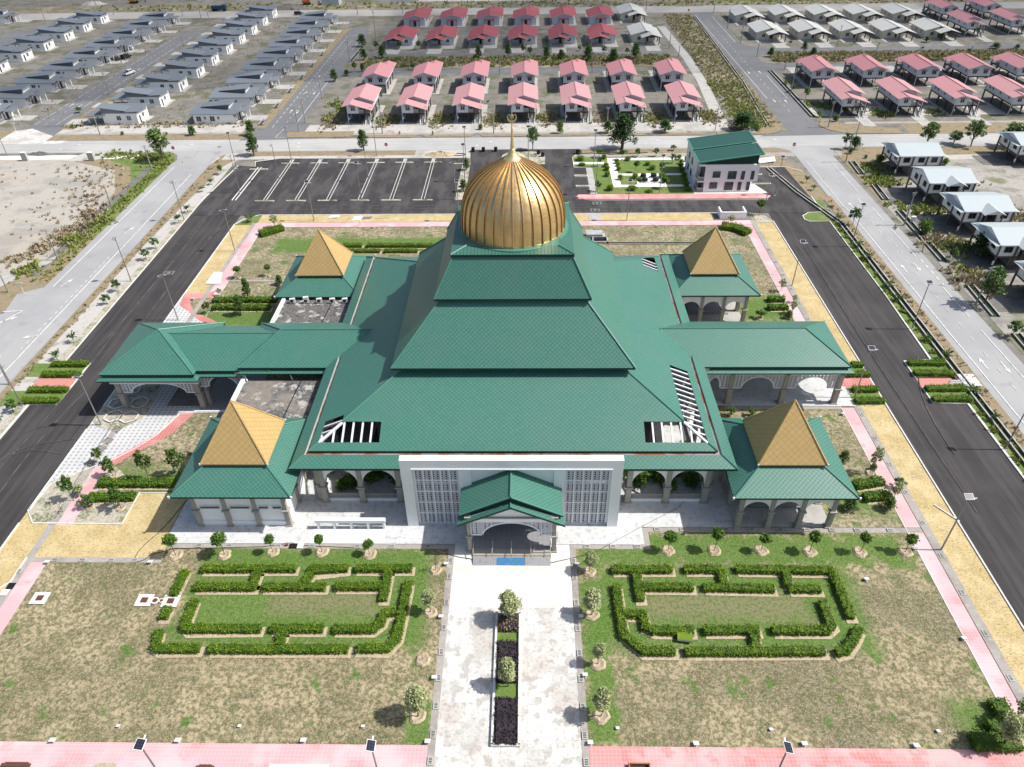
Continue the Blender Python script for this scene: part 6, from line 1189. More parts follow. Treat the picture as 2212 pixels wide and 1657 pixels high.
T('sapling', 3, 1, 728, 290, 130, 105, 'young tree between the drain and the right public road'); T('bush', 3, 1, 1345, 370, 230, 145, 'leafy shrub tree below the third sky-blue roofed house drive'); T('sapling', 3, 1, 1588, 594, 480, 85, 'young shrub left of the dense dark tree'); T('dense', 3, 1, 1825, 560, 340, 195, 'dense dark tree beside the fourth sky-blue roofed house'); T('open', 3, 1, 1862, 975, 650, 225, 'tall green tree leaning at the concrete pole near the right edge'); T('sapling', 3, 1, 2100, 1255, 1110, 125, 'shrub beside the right drain near the frame edge'); T('bare', 3, 1, 1330, 520, 410, 150, 'brown dying shrub over the roadside drain on the right')
# small cycad-like trees along both compound roads
for q, (i, j, x, y, a, wd) in enumerate([(0, 0, 1905, 1505, 1420, 62), (0, 0, 1828, 1595, 1525, 74), (0, 0, 1748, 1657, 1590, 74), (0, 1, 1622, 178, 92, 76), (0, 1, 1548, 272, 165, 86), (0, 1, 1350, 488, 392, 80), (0, 1, 1265, 588, 490, 88), (0, 1, 1025, 858, 750, 88), (0, 1, 930, 968, 880, 86), (0, 1, 640, 1302, 1195, 96), (0, 1, 497, 1450, 1350, 106), (0, 2, 120, 238, 140, 130), (0, 2, 5, 330, 275, 70)]):
    T('palm' if q in (1, 2, 3, 4, 9, 10) else 'sapling', i, j, x, y, a, wd*.9, ORD[q]+' small tree from the top beside the left boundary path', 'small trees beside the left boundary path')
for q, (i, j, x, y, a, wd) in enumerate([(3, 0, 330, 1580, 1500, 60), (3, 0, 390, 1645, 1580, 60), (3, 1, 528, 165, 98, 58), (3, 1, 603, 250, 185, 70), (3, 1, 772, 482, 405, 80), (3, 1, 852, 588, 505, 85), (3, 1, 1035, 828, 755, 90), (3, 1, 1115, 940, 865, 90), (3, 1, 1368, 1290, 1220, 85), (3, 1, 1520, 1450, 1345, 100), (3, 2, 1770, 70, 20, 130), (3, 2, 1940, 320, 230, 90)]):
    T('palm', i, j, x, y, a, wd, ORD[q]+' small tree from the top beside the right drain', 'small trees beside the right drain')
    gx, gy = gc(i, j, x, y)
for q, (x, y, a, wd) in enumerate([(1815, 1472, 1360, 66), (1790, 1657, 1545, 76)]): T('tall', 1, 0, x, y, a, wd, ('upper', 'lower')[q]+' slim tree on the kerb island right of the car park', 'trees on the kerb island')
# compound saplings
for q, (i, j, x, y, a, wd, k) in enumerate([(0, 1, 2065, 745, 640, 70, 'ball'), (0, 1, 2145, 925, 735, 85, 'tall'), (0, 1, 2080, 1062, 880, 90, 'tall'), (0, 1, 1800, 1052, 945, 70, 'sapling'), (0, 1, 1900, 900, 830, 60, 'flower'), (1, 1, 115, 728, 628, 62, 'ball'), (1, 1, 205, 805, 715, 70, 'tall'), (1, 1, 165, 310, 195, 80, 'flower'), (0, 1, 2165, 262, 178, 96, 'palm')]): T(k, i, j, x, y, a, wd, ORD[q]+' sapling on the lawn behind the left drop-off roof', 'saplings on the rear left lawn', .5 if k == 'ball' else 0)
for q, (x, y, a, wd, k) in enumerate([(980, 800, 640, 130, 'sapling'), (880, 690, 555, 90, 'sapling'), (1288, 830, 570, 140, 'sapling'), (1560, 800, 555, 160, 'sapling'), (1045, 1080, 895, 140, 'sapling'), (780, 1060, 960, 130, 'sapling'), (700, 960, 880, 110, 'flower'), (640, 1010, 800, 120, 'sapling'), (545, 1110, 1035, 110, 'bare')]): T(k, 0, 2, x, y, a, wd, ORD[q]+' sapling around the red path before the drop-off', 'saplings before the drop-off', .75 if q in (0, 2, 4, 5) else 0)
LFB = ['leftmost', 'second', 'third', 'fourth', 'fifth']
for q, (i, x, y, a, wd) in enumerate([(0, 1520, 1482, 1308, 112), (0, 1938, 1478, 1298, 130), (1, 152, 1455, 1308, 92), (1, 572, 1455, 1308, 96), (1, 985, 1472, 1352, 98)]): T('ball', i, 2, x, y, a, wd, LFB[q]+' round young tree from the left in the row before the left pavilion terrace', 'round young trees in front of the mosque', 1.0)
T('bare', 1, 2, 1552, 1612, 1468, 100, 'bare twiggy sapling on the left lawn beside the entrance plaza', ring=.9)
for q, (i, x, y, a, wd) in enumerate([(2, 1345, 1440, 1282, 112), (2, 1745, 1442, 1255, 112), (2, 2150, 1442, 1298, 96), (3, 360, 1452, 1282, 112), (3, 790, 1455, 1290, 100), (3, 1185, 1452, 1305, 105)]): T('ball', i, 2, x, y, a, wd, (LFB+['rightmost'])[q]+' round young tree in the row below the right pavilion', 'round young trees in front of the mosque', 1.05)
T('pale', 2, 2, 670, 1622, 1450, 122, 'pale sapling at the top left of the right lawn', ring=.95)
for q, (x, y, a, wd) in enumerate([(690, 345, 145, 175), (742, 770, 588, 118), (770, 1220, 1000, 170)]): T('pale', 2, 3, x, y, a, wd, ('upper', 'middle', 'lower')[q]+' pale-leaved tree along the right side of the plaza', 'pale trees beside the plaza', 1.0)
T('pale', 1, 3, 1505, 322, 132, 122, 'upper pale-leaved tree beside the left side of the plaza', 'pale trees beside the plaza', .95); T('pale', 1, 3, 1400, 1222, 980, 200, 'large pale-leaved tree beside the lower left of the plaza', 'pale trees beside the plaza', 1.0)
T('bare', 1, 3, 1440, 735, 680, 60, 'dark stump in a bare earth pit on the left lawn', ring=1.0)
T('pale', 1, 3, 2185, 395, 165, 190, 'pale-leaved tree at the head of the plaza planter'); T('pale', 1, 3, 2175, 960, 740, 165, 'pale-leaved tree in the middle of the plaza planter')
T('pale', 3, 3, 2010, 1480, 1225, 220, 'rounded olive-green tree in the corner hedge at the lower right'); T('flower', 3, 3, 2115, 1260, 1045, 160, 'pinkish sapling beside the path at the lower right')
for q, (x, y, a, wd, k) in enumerate([(878, 775, 540, 118, 'flower'), (905, 740, 690, 60, 'tall'), (1078, 1000, 850, 112, 'flower'), (1115, 900, 815, 100, 'sapling'), (1030, 1080, 975, 112, 'tall'), (700, 1085, 985, 120, 'tall'), (640, 680, 575, 90, 'tall')]): T(k, 3, 2, x, y, a, wd, ORD[q]+' sapling beside the right pavilion and pink path', 'saplings beside the right pavilion', .75 if q in (0, 4, 5) else 0)
for q, (i, x, y, a, wd, k) in enumerate([(3, 110, 860, 748, 80, 'flower'), (3, 222, 955, 888, 62, 'flower'), (3, 205, 1055, 935, 82, 'flower'), (3, 175, 1090, 1020, 70, 'tall'), (2, 2135, 1095, 1020, 90, 'sapling')]): T(k, i, 1, x, y, a, wd, ORD[q]+' sapling near the rear right pavilion path', 'saplings by the rear right pavilion', .7 if q in (3, 4) else 0)
T('ball', 2, 1, 2130, 200, 68, 78, 'small tree beside the white bin enclosure', ring=.6); T('flower', 2, 1, 1885, 275, 200, 80, 'thin yellowish sapling before the bin enclosure')
for q, (x, y, a) in enumerate([(1885, 275, 200), (2065, 275, 210)]): T('sapling', 2, 2, x, y, a, 85, ('left', 'right')[q]+' small shrub on the grass strip below the right wing', ring=.5)
# annex garden trees
for q, (x, y, a, wd) in enumerate([(750, 1362, 1285, 55), (947, 1385, 1290, 50), (1080, 1355, 1278, 66), (1240, 1352, 1275, 58), (1392, 1300, 1252, 60), (1385, 1410, 1322, 55), (1068, 1492, 1390, 58), (1283, 1502, 1398, 48), (1092, 1625, 1532, 56), (1305, 1630, 1520, 75), (755, 1440, 1350, 45), (735, 1657, 1555, 60)]): T('sapling' if q in (2, 3, 4, 5, 10, 11) else 'ball', 2, 0, x, y, a, wd, ORD[q]+' young tree of the annex garden, counted from the upper left', 'young trees in the annex garden', .45)
T('bush', 2, 0, 585, 1330, 1290, 50, 'dark shrub beside the drum bin at the entry road', cat='bush')
for q, (x, y, w_, h_) in enumerate([(13.1, 174.2, 2.6, 1.2), (13.3, 170.6, 2.2, .9), (18.9, 175.0, 1.8, 1.3), (21.7, 172.0, 1.6, 1.3), (21.8, 170.2, 1.5, 1.1), (21.7, 167.5, 1.6, 1.2), (24.6, 174.0, 2.1, 1.1), (29.7, 167.8, 2.2, 1.3), (28.9, 170.6, 1.8, 1.0), (21.5, 161.8, 1.7, 1.5), (25.0, 162.6, 2.0, 1.4), (31.2, 162.8, 2.2, 1.4), (31.4, 160.0, 2.0, 1.3), (18.6, 155.9, 2.2, 1.4), (23.6, 155.8, 2.4, 1.4), (27.3, 154.7, 2.0, .8), (18.9, 169.9, 1.7, 1.3), (19.0, 167.6, 1.8, 1.3), (18.7, 164.0, 1.8, 1.3), (37.0, 174.2, 1.6, 1.4), (38.6, 173.0, 1.6, 1.5), (37.0, 171.2, 1.6, 1.4), (36.6, 168.9, 1.7, 1.3), (36.4, 166.0, 1.8, 1.4), (36.2, 163.1, 1.8, 1.4), (36.1, 160.3, 1.7, 1.3), (35.9, 157.6, 1.8, 1.3), (35.9, 155.4, 1.7, 1.0)]):
    tree('hedgebush', x, y, h_, w_, 'clipped bush in the annex garden, '+(ORD+['twenty-fifth', 'twenty-sixth', 'twenty-seventh', 'twenty-eighth'])[q]+' counting from its upper left corner', 'clipped bushes in the annex garden')
# ------------------------------------------------------------------ hedges
def hedge(pts, wd=.84, h=.70, label='', keys=None, group='clipped hedges of the front gardens', dens=62, skirt_=True, name='hedge', core='leaf_hedge2', ls=(.07, .13)):
    rr = random.Random(int(pts[0][0]*13+pts[0][1]*7)); x0, y0 = pts[0]; t = thing(name, label, 'hedge', x0, y0, 0, 0, group)
    keys = keys or [('leaf_hedge', 7), ('leaf_hedge2', 3)]; P = []
    mb = MB(x0, y0, 0); strip(mb, pts, wd*.86, 0, core, h*.88, core); 
    for i in range(len(pts)-1):
        a, b = Vector(pts[i]), Vector(pts[i+1]); L_ = (b-a).length; d = (b-a)/L_; e = Vector((-d.y, d.x)); n = int(L_*(wd+2*h)*dens*1.15)
        for _ in range(n):
            u = rr.uniform(-.12, L_+.12); q = rr.uniform(0, wd+2*h)
            if q < h: s_, z = -wd/2, q
            elif q < h+wd: s_, z = q-h-wd/2, h
            else: s_, z = wd/2, q-h-wd
            u2 = u+rr.gauss(0, .03); wob = .06*sin(u*3.1+i)+.05*sin(u*7.7)
            p = a+d*u2+e*(s_*(1+wob*.6)+rr.gauss(0, .05)); P.append((p.x-x0, p.y-y0, max(.05, z*(1+wob*1.6)+rr.gauss(0, .07))))
        for (q_, s2) in ((a, -1), (b, 1)):
            for _ in range(int(wd*h*dens)): p = q_+d*s2*.06+e*rr.uniform(-wd/2, wd/2); P.append((p.x-x0, p.y-y0, rr.uniform(.05, h)))
    mb.build('core', t, nouv=True); leafmesh('foliage', P, ls, keys, 5, t, up=1.0)
    if skirt_:
        mb = MB(x0, y0, 0); n = len(pts); Q = [pts[0]]
        ex = (Vector(pts[-1])-Vector(pts[-2])).normalized()*.3
        pp = [(p[0]+.12, p[1]-.22) for p in pts]; pp[-1] = (pp[-1][0]+ex.x, pp[-1][1]+ex.y); strip(mb, pp, wd+.34, .062, 'soil'); mb.build('soil_edge', t)
    return t
def H(D, label, **k):
    p = [G(x, y, .4) for x, y in D]; hedge(p, label=label, **k)
LH, RH = 'clipped hedge in the left garden maze, ', 'clipped hedge in the right garden maze, '
H([(437, 1228), (638, 1227)], LH+'long run along its upper left edge'); H([(558, 1232), (546, 1262)], LH+'short link under the long upper run'); H([(660, 1258), (674, 1229), (750, 1227)], LH+'L-shaped piece in the upper middle'); H([(769, 1227), (888, 1227)], LH+'run at the upper right edge'); H([(839, 1232), (827, 1295)], LH+'leg dropping from the upper right run')
H([(422, 1267), (552, 1267)], LH+'second row, left piece'); H([(568, 1267), (702, 1267)], LH+'second row, middle piece'); H([(725, 1266), (828, 1266)], LH+'second row, right piece'); H([(400, 1232), (374, 1285)], LH+'slanting run at its upper left corner'); H([(363, 1312), (352, 1334)], LH+'short block below the white manhole slab')
H([(420, 1296), (398, 1352), (404, 1357), (562, 1357)], LH+'inner L at the lower left'); H([(343, 1362), (336, 1396), (342, 1400), (430, 1400)], LH+'outer L at the lower left corner'); H([(453, 1401), (750, 1401)], LH+'long run along the bottom edge'); H([(611, 1364), (602, 1396)], LH+'short link above the bottom run'); H([(587, 1357), (697, 1357)], LH+'inner bottom row, middle piece')
H([(722, 1358), (806, 1358), (822, 1345), (830, 1324), (853, 1320)], LH+'stepped piece at the lower right'); H([(882, 1257), (869, 1325), (857, 1378), (836, 1399), (772, 1400)], LH+'long curving run at the right edge')
H([(1322, 1230), (1450, 1229)], RH+'run at the upper left edge'); H([(1372, 1234), (1383, 1295)], RH+'leg dropping from the upper left run'); H([(1388, 1267), (1495, 1268)], RH+'second row, left piece'); H([(1479, 1229), (1556, 1229)], RH+'short run in the upper middle'); H([(1556, 1232), (1564, 1262)], RH+'short link in the upper middle'); H([(1520, 1268), (1670, 1271)], RH+'second row, middle piece')
H([(1590, 1229), (1796, 1232), (1816, 1280), (1838, 1333)], RH+'long run turning down the upper right corner'); H([(1696, 1236), (1703, 1264)], RH+'short link near the upper right'); H([(1703, 1271), (1770, 1272)], RH+'second row, right piece'); H([(1331, 1264), (1338, 1322), (1347, 1370), (1388, 1405), (1456, 1406)], RH+'long curving run at the left edge'); H([(1350, 1325), (1388, 1326), (1394, 1356), (1410, 1361), (1496, 1362)], RH+'stepped piece at the lower left')
H([(1520, 1361), (1637, 1360)], RH+'inner bottom row, middle piece'); H([(1627, 1365), (1633, 1400)], RH+'short link above the bottom run'); H([(1480, 1407), (1780, 1406)], RH+'long run along the bottom edge'); H([(1668, 1361), (1788, 1361), (1796, 1352), (1783, 1320), (1775, 1298)], RH+'inner L at the lower right'); H([(1855, 1357), (1843, 1382), (1828, 1404), (1806, 1409)], RH+'curved piece at the lower right corner')
def HC(i, j, pts, label, **k): p = [gc(i, j, x, y, .3) for x, y in pts]; hedge(p, label=label, **k)
BG = 'hedges beside the crossings'
for (i, j, a, b, lb) in [(0, 1, (455, 1490), (755, 1490), 'upper hedge above the left red crossing pad'), (0, 1, (375, 1577), (690, 1577), 'second hedge above the left red crossing pad'), (0, 2, (255, 55), (580, 55), 'upper hedge below the left red crossing pad'), (0, 2, (190, 150), (500, 150), 'lower hedge below the left red crossing pad'), (3, 1, (1215, 1480), (1515, 1480), 'upper hedge right of the right road crossing'), (3, 1, (1262, 1567), (1600, 1570), 'second hedge right of the right road crossing'), (3, 2, (1362, 45), (1700, 42), 'third hedge right of the right road crossing'), (3, 2, (1422, 137), (1750, 132), 'lowest hedge right of the right road crossing'), (3, 2, (735, 52), (940, 50), 'third hedge between the right wing and the road'), (3, 2, (757, 150), (995, 148), 'lowest hedge between the right wing and the road'), (3, 1, (725, 1495), (812, 1495), 'uppermost hedge between the right wing and the road'), (3, 1, (672, 1577), (865, 1577), 'second hedge between the right wing and the road')]: HC(i, j, [a, b], lb, wd=1.0, h=.75, group=BG, skirt_=False)
for (i, j, a, b, lb) in [(1, 1, (755, 465), (912, 465), 'short upper hedge on the rear left lawn behind the gold pyramid'), (1, 1, (962, 465), (1520, 465), 'long upper hedge on the rear left lawn'), (1, 1, (800, 512), (1068, 512), 'left lower hedge on the rear left lawn'), (1, 1, (1112, 512), (1392, 512), 'right lower hedge on the rear left lawn')]: HC(i, j, [a, b], lb, wd=1.0, h=.7, group='hedges on the rear lawn')
LO = dict(keys=[('leaf_green', 5), ('leaf_hedge', 4), ('leaf_mid', 3)], dens=60, ls=(.09, .17), core='leaf_hedge2')
for (i, j, a, b, lb, kw) in [(0, 2, (860, 860), (1500, 860), 'loose shrub row across the lawn before the closed pavilion, upper', {}), (0, 2, (780, 985), (1160, 975), 'loose shrub row across the lawn before the closed pavilion, lower', {}), (0, 1, (1850, 937), (2209, 937), 'upper loose shrub row beside the red curved path', {}), (0, 1, (1842, 1000), (2209, 1003), 'lower loose shrub row beside the red curved path', {}), (1, 1, (5, 937), (180, 937), 'upper loose shrub row left of the rear flat roof', {}), (1, 1, (5, 1003), (120, 1003), 'lower loose shrub row left of the rear flat roof', {}), (3, 2, (745, 880), (985, 845), 'upper loose shrub row right of the front right pavilion', {}), (3, 2, (830, 985), (1050, 965), 'lower loose shrub row right of the front right pavilion', {}), (3, 1, (5, 932), (135, 930), 'upper loose shrub row right of the rear right pavilion', {}), (3, 1, (5, 1002), (165, 1000), 'lower loose shrub row right of the rear right pavilion', {})]: HC(i, j, [a, b], lb, wd=1.1, h=.8, group='loose shrub rows', **LO)
HC(1, 1, [(40, 370), (230, 315)], 'dense corner hedge by the rear left bend of the pink path', wd=2.0, h=1.0, group='corner hedges', skirt_=False)
HC(2, 1, [(1810, 300), (1930, 315), (2040, 360)], 'dense corner hedge behind the rear right gold pyramid', wd=2.2, h=1.0, group='corner hedges', skirt_=False)
for q, (a, b) in enumerate([((1960, 1090), (2150, 1400)), ((1920, 1260), (2080, 1430)), ((1760, 1440), (2160, 1450))]): HC(3, 3, [a, b], ('upper', 'middle', 'lower')[q]+' part of the triangular corner hedge at the lower right', wd=1.6, h=.9, group='triangular corner hedge', skirt_=False, dens=40, keys=[('leaf_hedge2', 5), ('leaf_hedge', 4), ('leaf_mid', 3)])
# plaza planter beds
for (y0, y1, key, lb) in [(31.95, 36.2, 'leaf_purple', 'near-black foliage bed at the lower end of the plaza planter'), (38.0, 42.2, 'leaf_purple', 'near-black foliage bed in the middle of the plaza planter'), (43.6, 45.4, 'leaf_cream', 'cream and maroon foliage bed at the head of the plaza planter')]:
    ks = [(key, 8)] if key == 'leaf_purple' else [('leaf_cream', 6), ('leaf_purple', 4)]
    hedge([(-1.98, y0), (-1.98, y1)], wd=2.0, h=.5, label=lb, keys=ks, group='plaza planter beds', dens=70, skirt_=False, core='leaf_purple')
rect('lawn', -3.1, -.87, 31.9, 45.6, 'green_verge')
# courtyard plants seen through the arches
for q, (x, y, h_, w_) in enumerate([(-21.5, 64.3, 2.2, 3.0), (-19.3, 65.6, 2.6, 3.6), (-16.4, 65.3, 2.3, 3.4), (-17.8, 66.8, 2.6, 3.2), (14.0, 64.8, 2.4, 3.0), (16.6, 65.4, 2.6, 3.6), (18.6, 66.2, 2.2, 3.0), (20.4, 64.6, 2.0, 2.6), (17.6, 63.8, 1.7, 2.6), (20.2, 70.0, 2.2, 2.6), (-23.0, 63.6, 1.6, 2.2), (-14.6, 64.0, 1.8, 2.8), (12.2, 66.6, 2.6, 3.4), (15.2, 67.0, 2.6, 3.4)]):
    tree('bush', x, y, h_, w_, ('leafy plant in the '+('left' if x < 0 else 'right')+' corner courtyard, '+ORD[q]+' counting from the left'), 'courtyard plants', 'plant')
# ------------------------------------------------------------------ weeds: ground cover nobody could count
def weeds(name, region, n, key, hh, seed, wmul=1.0):
    rr = random.Random(seed); V = []; F = []
    for _ in range(n):
        x, y = region(rr); h = hh*rr.uniform(.5, 1.3); k = rr.randint(4, 7); w_ = h*.5*wmul
        for i in range(k):
            a = rr.uniform(0, 2*pi); dx, dy = cos(a), sin(a); ox, oy = rr.uniform(-w_, w_), rr.uniform(-w_, w_); t_ = h*.28; b = len(V); l_ = rr.uniform(.2, .7)*h
            V += [(x+ox-dy*t_, y+oy+dx*t_, .02), (x+ox+dy*t_, y+oy-dx*t_, .02), (x+ox+dx*l_+dy*t_*.4, y+oy+dy*l_-dx*t_*.4, h*rr.uniform(.6, 1)), (x+ox+dx*l_-dy*t_*.4, y+oy+dy*l_+dx*t_*.4, h*rr.uniform(.6, 1))]; F.append((b, b+1, b+2, b+3))
    me = bpy.data.meshes.new(name); me.from_pydata(V, [], F); me.materials.append(MATS[key]); o = bpy.data.objects.new(name, me); S.collection.objects.link(o); tag(o, kind='stuff'); return o
def R4(x0, x1, y0, y1): return lambda rr: (rr.uniform(x0, x1), rr.uniform(y0, y1))
def near(pts, s_): return lambda rr: (lambda p: (rr.gauss(p[0], s_), rr.gauss(p[1], s_)))(rr.choice(pts))
weeds('dry_weeds', R4(-160, -93, 105, 176), 420, 'weed_dry', .42, 1); weeds('dry_weeds', near([(-98, 158), (-101, 164), (-95, 150), (-104, 168), (-100, 152), (-96, 143)], 3.6), 170, 'weed_dry', .6, 2)
weeds('green_weeds', lambda rr: (rr.uniform(-91, -87.8), rr.uniform(116, 177)), 420, 'weed_green', .5, 3); weeds('green_weeds', near([(-96, 179), (-92, 178), (-100, 179.5), (-90, 174), (-105, 180)], 1.6), 300, 'weed_green', .6, 4)
weeds('dry_weeds', near([(-93.5, 138), (-94.5, 134), (-96, 129), (-98, 125), (-93.8, 145), (-104, 118), (-106, 116)], 1.3), 300, 'weed_dry', .8, 5); weeds('green_weeds', near([(-105, 117), (-92, 133), (-89.5, 141), (-94, 120)], 1.2), 200, 'weed_green', .8, 6)
weeds('dry_weeds', R4(57, 68.5, 200, 340), 1300, 'weed_dry', .55, 7); weeds('green_weeds', R4(56.5, 67, 197, 240), 520, 'weed_green', .7, 8); weeds('green_weeds', R4(58, 69, 240, 335), 420, 'weed_green', .6, 18)
weeds('dry_weeds', R4(-56, 50, 261, 273), 1100, 'weed_dry', .7, 9); weeds('green_weeds', R4(-56, 50, 260, 273), 700, 'weed_green', .9, 10); weeds('dry_weeds', R4(84, 200, 262, 274), 1500, 'weed_dry', .9, 11); weeds('green_weeds', R4(84, 230, 262, 274), 900, 'weed_green', .9, 12)
weeds('dry_weeds', near([(-54+15*i, 201+4*j) for i in range(8) for j in range(3)], 1.6), 900, 'weed_dry', .6, 13); weeds('green_weeds', near([(-55, 208), (-56, 220), (-39.5, 206), (-24, 205), (-9.5, 206), (5, 206), (-53, 215), (-34, 231), (35, 205), (50, 206), (92, 212), (84, 215), (98, 207), (113, 208), (110, 232)], 1.8), 800, 'weed_green', .7, 14)
weeds('green_weeds', near([(79.5, 159), (82, 160), (80, 145), (84, 145), (88, 144.5), (80, 128), (83, 129), (97, 128), (96, 144), (80, 118), (82, 168), (80, 164)], 1.5), 620, 'weed_green', .7, 15); weeds('dry_weeds', near([(98, 147), (99, 142), (101, 135), (97, 158), (80, 131), (79, 115), (104, 139)], 2.0), 520, 'weed_dry', .8, 16)
weeds('dry_weeds', R4(-128, -76, 200.5, 206), 200, 'weed_dry', .6, 17); weeds('dry_weeds', R4(-77.3, -76, 60, 176), 260, 'weed_dry', .35, 19); weeds('dry_weeds', R4(64.5, 66, 40, 150), 300, 'weed_dry', .35, 20)
weeds('dry_weeds', lambda rr: (rr.choice([-142, -104, -75])+rr.gauss(0, 2), rr.uniform(205, 330)), 350, 'weed_dry', .35, 21); weeds('green_weeds', R4(-200, 200, 358, 372), 900, 'weed_green', .8, 22); weeds('green_weeds', near([(63, y) for y in range(60, 140, 3)], .5), 400, 'weed_green', .4, 23)
# ------------------------------------------------------------------ street lamps
def mk_lamp(tilt):
    t = thing('street_lamp', 'lamp', 'street lamp', 0, 0, 0, 0, 'solar street lamps')
    mb = MB(); mb.tube((0, 0, 0), (0, 0, 8.6), .10, .06, 'metal_grey', 8); mb.box(-.2, .2, -.2, .2, 0, .08, 'concrete'); mb.build('pole', t)
    mb = MB(); dx = .46; z = 8.72
    P = [(-dx, -.34, z-tilt), (dx, -.34, z-tilt), (dx, .34, z+tilt), (-dx, .34, z+tilt)]; mb.slab(P, .07, 'white_metal'); Q = [(p[0]*.86, p[1]*.8, p[2]*1+.012+(p[1]*-.2)*tilt/.46*1) for p in P]; Q = [(-dx*.9, -.30, z-tilt*.88+.012), (dx*.9, -.30, z-tilt*.88+.012), (dx*.9, .30, z+tilt*.88+.012), (-dx*.9, .30, z+tilt*.88+.012)]; mb.face(Q, 'solar_panel'); mb.build('solar_panel', t)
    mb = MB(); mb.bar((0, 0, 8.2), (.9, 0, 8.4), .12, .08, 'white_metal'); mb.build('lamp_head', t)
    return freeze(t)
lp = mk_lamp(.12); first_l = [True]
def lamp(x, y, rz, label):
    if first_l[0]: lp.location = (x, y, 0); lp.rotation_euler = (0, 0, rz); lp['label'] = label; first_l[0] = False; return lp
    return dup(lp, x, y, 0, rz, label)
SL = 'solar street lamp, '
for q, (x, y) in enumerate([(62.45, 128.2), (62.15, 99.5), (62.4, 71.0)]): lamp(x, y, pi/2*0, SL+('farthest', 'middle', 'nearest')[q]+' of the three beside the right boundary drain')
lamp(*gc(3, 1, 205, 815), 0, SL+'on the rear part of the right yellow paving strip'); lamp(*gc(3, 2, 745, 122), 0, SL+'beside the right wing crossing'); lamp(*gc(3, 2, 1492, 1435), 0, SL+'on the front part of the right yellow paving strip')
lamp(*gc(0, 1, 2027, 512), pi, SL+'on the rear left yellow paving strip'); lamp(-58.8, 102.8, pi, SL+'behind the drop-off roof, its foot hidden'); lamp(*gc(0, 2, 875, 360), pi, SL+'at the planter island before the drop-off')
lamp(*gc(0, 1, 1133, 772), pi, SL+'middle one beside the left boundary path'); lamp(*gc(0, 1, 1592, 250), pi, SL+'farther one beside the left boundary path'); lamp(*gc(0, 2, 195, 190), pi, SL+'nearest one beside the left boundary path')
lamp(*gc(1, 0, 310, 1397), pi, SL+'at the top of the second car park divider'); lamp(*gc(1, 0, 203, 1565), pi, SL+'halfway down the second car park divider'); lamp(-65.0, 156, pi, SL+'at the left end of the car park'); lamp(*gc(1, 0, 1042, 1348), 0, SL+'on the strip beyond the fifth car park divider'); lamp(*gc(1, 0, 972, 1568), pi, SL+'halfway down the fifth car park divider')
def lamp_h(i, j, x, y, rz, lb): 
    X, Y = G(*c(i, j, x, y), 8.72); lamp(X, Y, rz, SL+lb)
lamp_h(1, 0, 862, 1402, 0, 'near the bottom of the car park, fourth divider'); lamp_h(1, 0, 435, 1566, 0, 'on the yellow strip before the car park, left'); lamp_h(1, 0, 1705, 1392, pi, 'left one of the group by the kerb island'); lamp_h(1, 0, 1732, 1562, 0, 'lower one of the group by the kerb island'); lamp_h(1, 0, 1785, 1246, 0, 'right one of the group by the kerb island'); lamp_h(1, 0, 1795, 1096, 0, 'upper one of the group by the kerb island')
lamp_h(0, 0, 1965, 1150, 0, 'beyond the left corner of the car park')
lamp(*gc(2, 0, 140, 1402), 0, SL+'right behind the dome beside the leafy tree'); lamp(*gc(2, 0, 705, 1440), 0, SL+'at the left of the annex garden'); lamp_h(2, 0, 742, 1350, pi, 'standing lower left in the annex garden'); lamp_h(2, 0, 1308, 1342, 0, 'in the middle of the annex garden'); lamp(*gc(2, 1, 990, 250), 0, SL+'on the rear yellow strip behind the mosque'); lamp(*gc(2, 1, 2166, 200), 0, SL+'between the bin enclosure and annex court'); lamp(*gc(2, 0, 1750, 1140), 0, SL+'at the overgrown corner beyond the far road')
lamp(51.9, 169.2, 0, SL+'behind the annex block corner'); lamp(*G(2700*.53979+2000*.10752, 500*.53979+1420*.10752), 0, SL+'on the rose paving right of the annex block')
for q, (i, x, y) in enumerate([(0, 1215, 1422), (1, 992, 1432), (3, 160, 1448)]): 
    X, Y = G(*c(i, 3, x, y), 8.72); o_ = lamp(X+.05, Y-.35, pi/2 if q < 2 else pi/2, SL+('leftmost', 'middle', 'rightmost')[q]+' of the three along the front pink footpath')
# ------------------------------------------------------------------ utility poles
def mk_pole():
    t = thing('utility_pole', 'p', 'utility pole', 0, 0, 0, 0, 'concrete utility poles'); mb = MB(); mb.tube((0, 0, 0), (0, 0, 1), .17, .10, 'pole_concrete', 6); mb.build('post', t)
    mb = MB()
    for z in (.99, .93): mb.bar((-.55, 0, z), (.55, 0, z), .08, .010, 'metal_grey')
    for x in (-.5, -.2, .2, .5): mb.tube((x, 0, .985), (x, 0, 1.02), .05, .04, 'white_metal', 5)
    mb.build('crossarm', t); mb = MB(); mb.bar((0, -.1, .55), (0, -.12, .64), .14, .03, 'metal_grey'); mb.build('bracket', t)
    return freeze(t)
up_ = mk_pole(); fp = [True]
def pole(i, j, x, y, ty, lb, rz=.4):
    X, Y = gc(i, j, x, y); h = hz(X, Y, c(i, j, 0, ty)[1]); lb = 'concrete utility pole, '+lb
    if fp[0]: fp[0] = False; up_.location = (X, Y, 0); up_.rotation_euler = (0, 0, rz); up_.scale = (1, 1, h); up_['label'] = lb; return
    dup(up_, X, Y, 0, rz, lb, (1, 1, h))
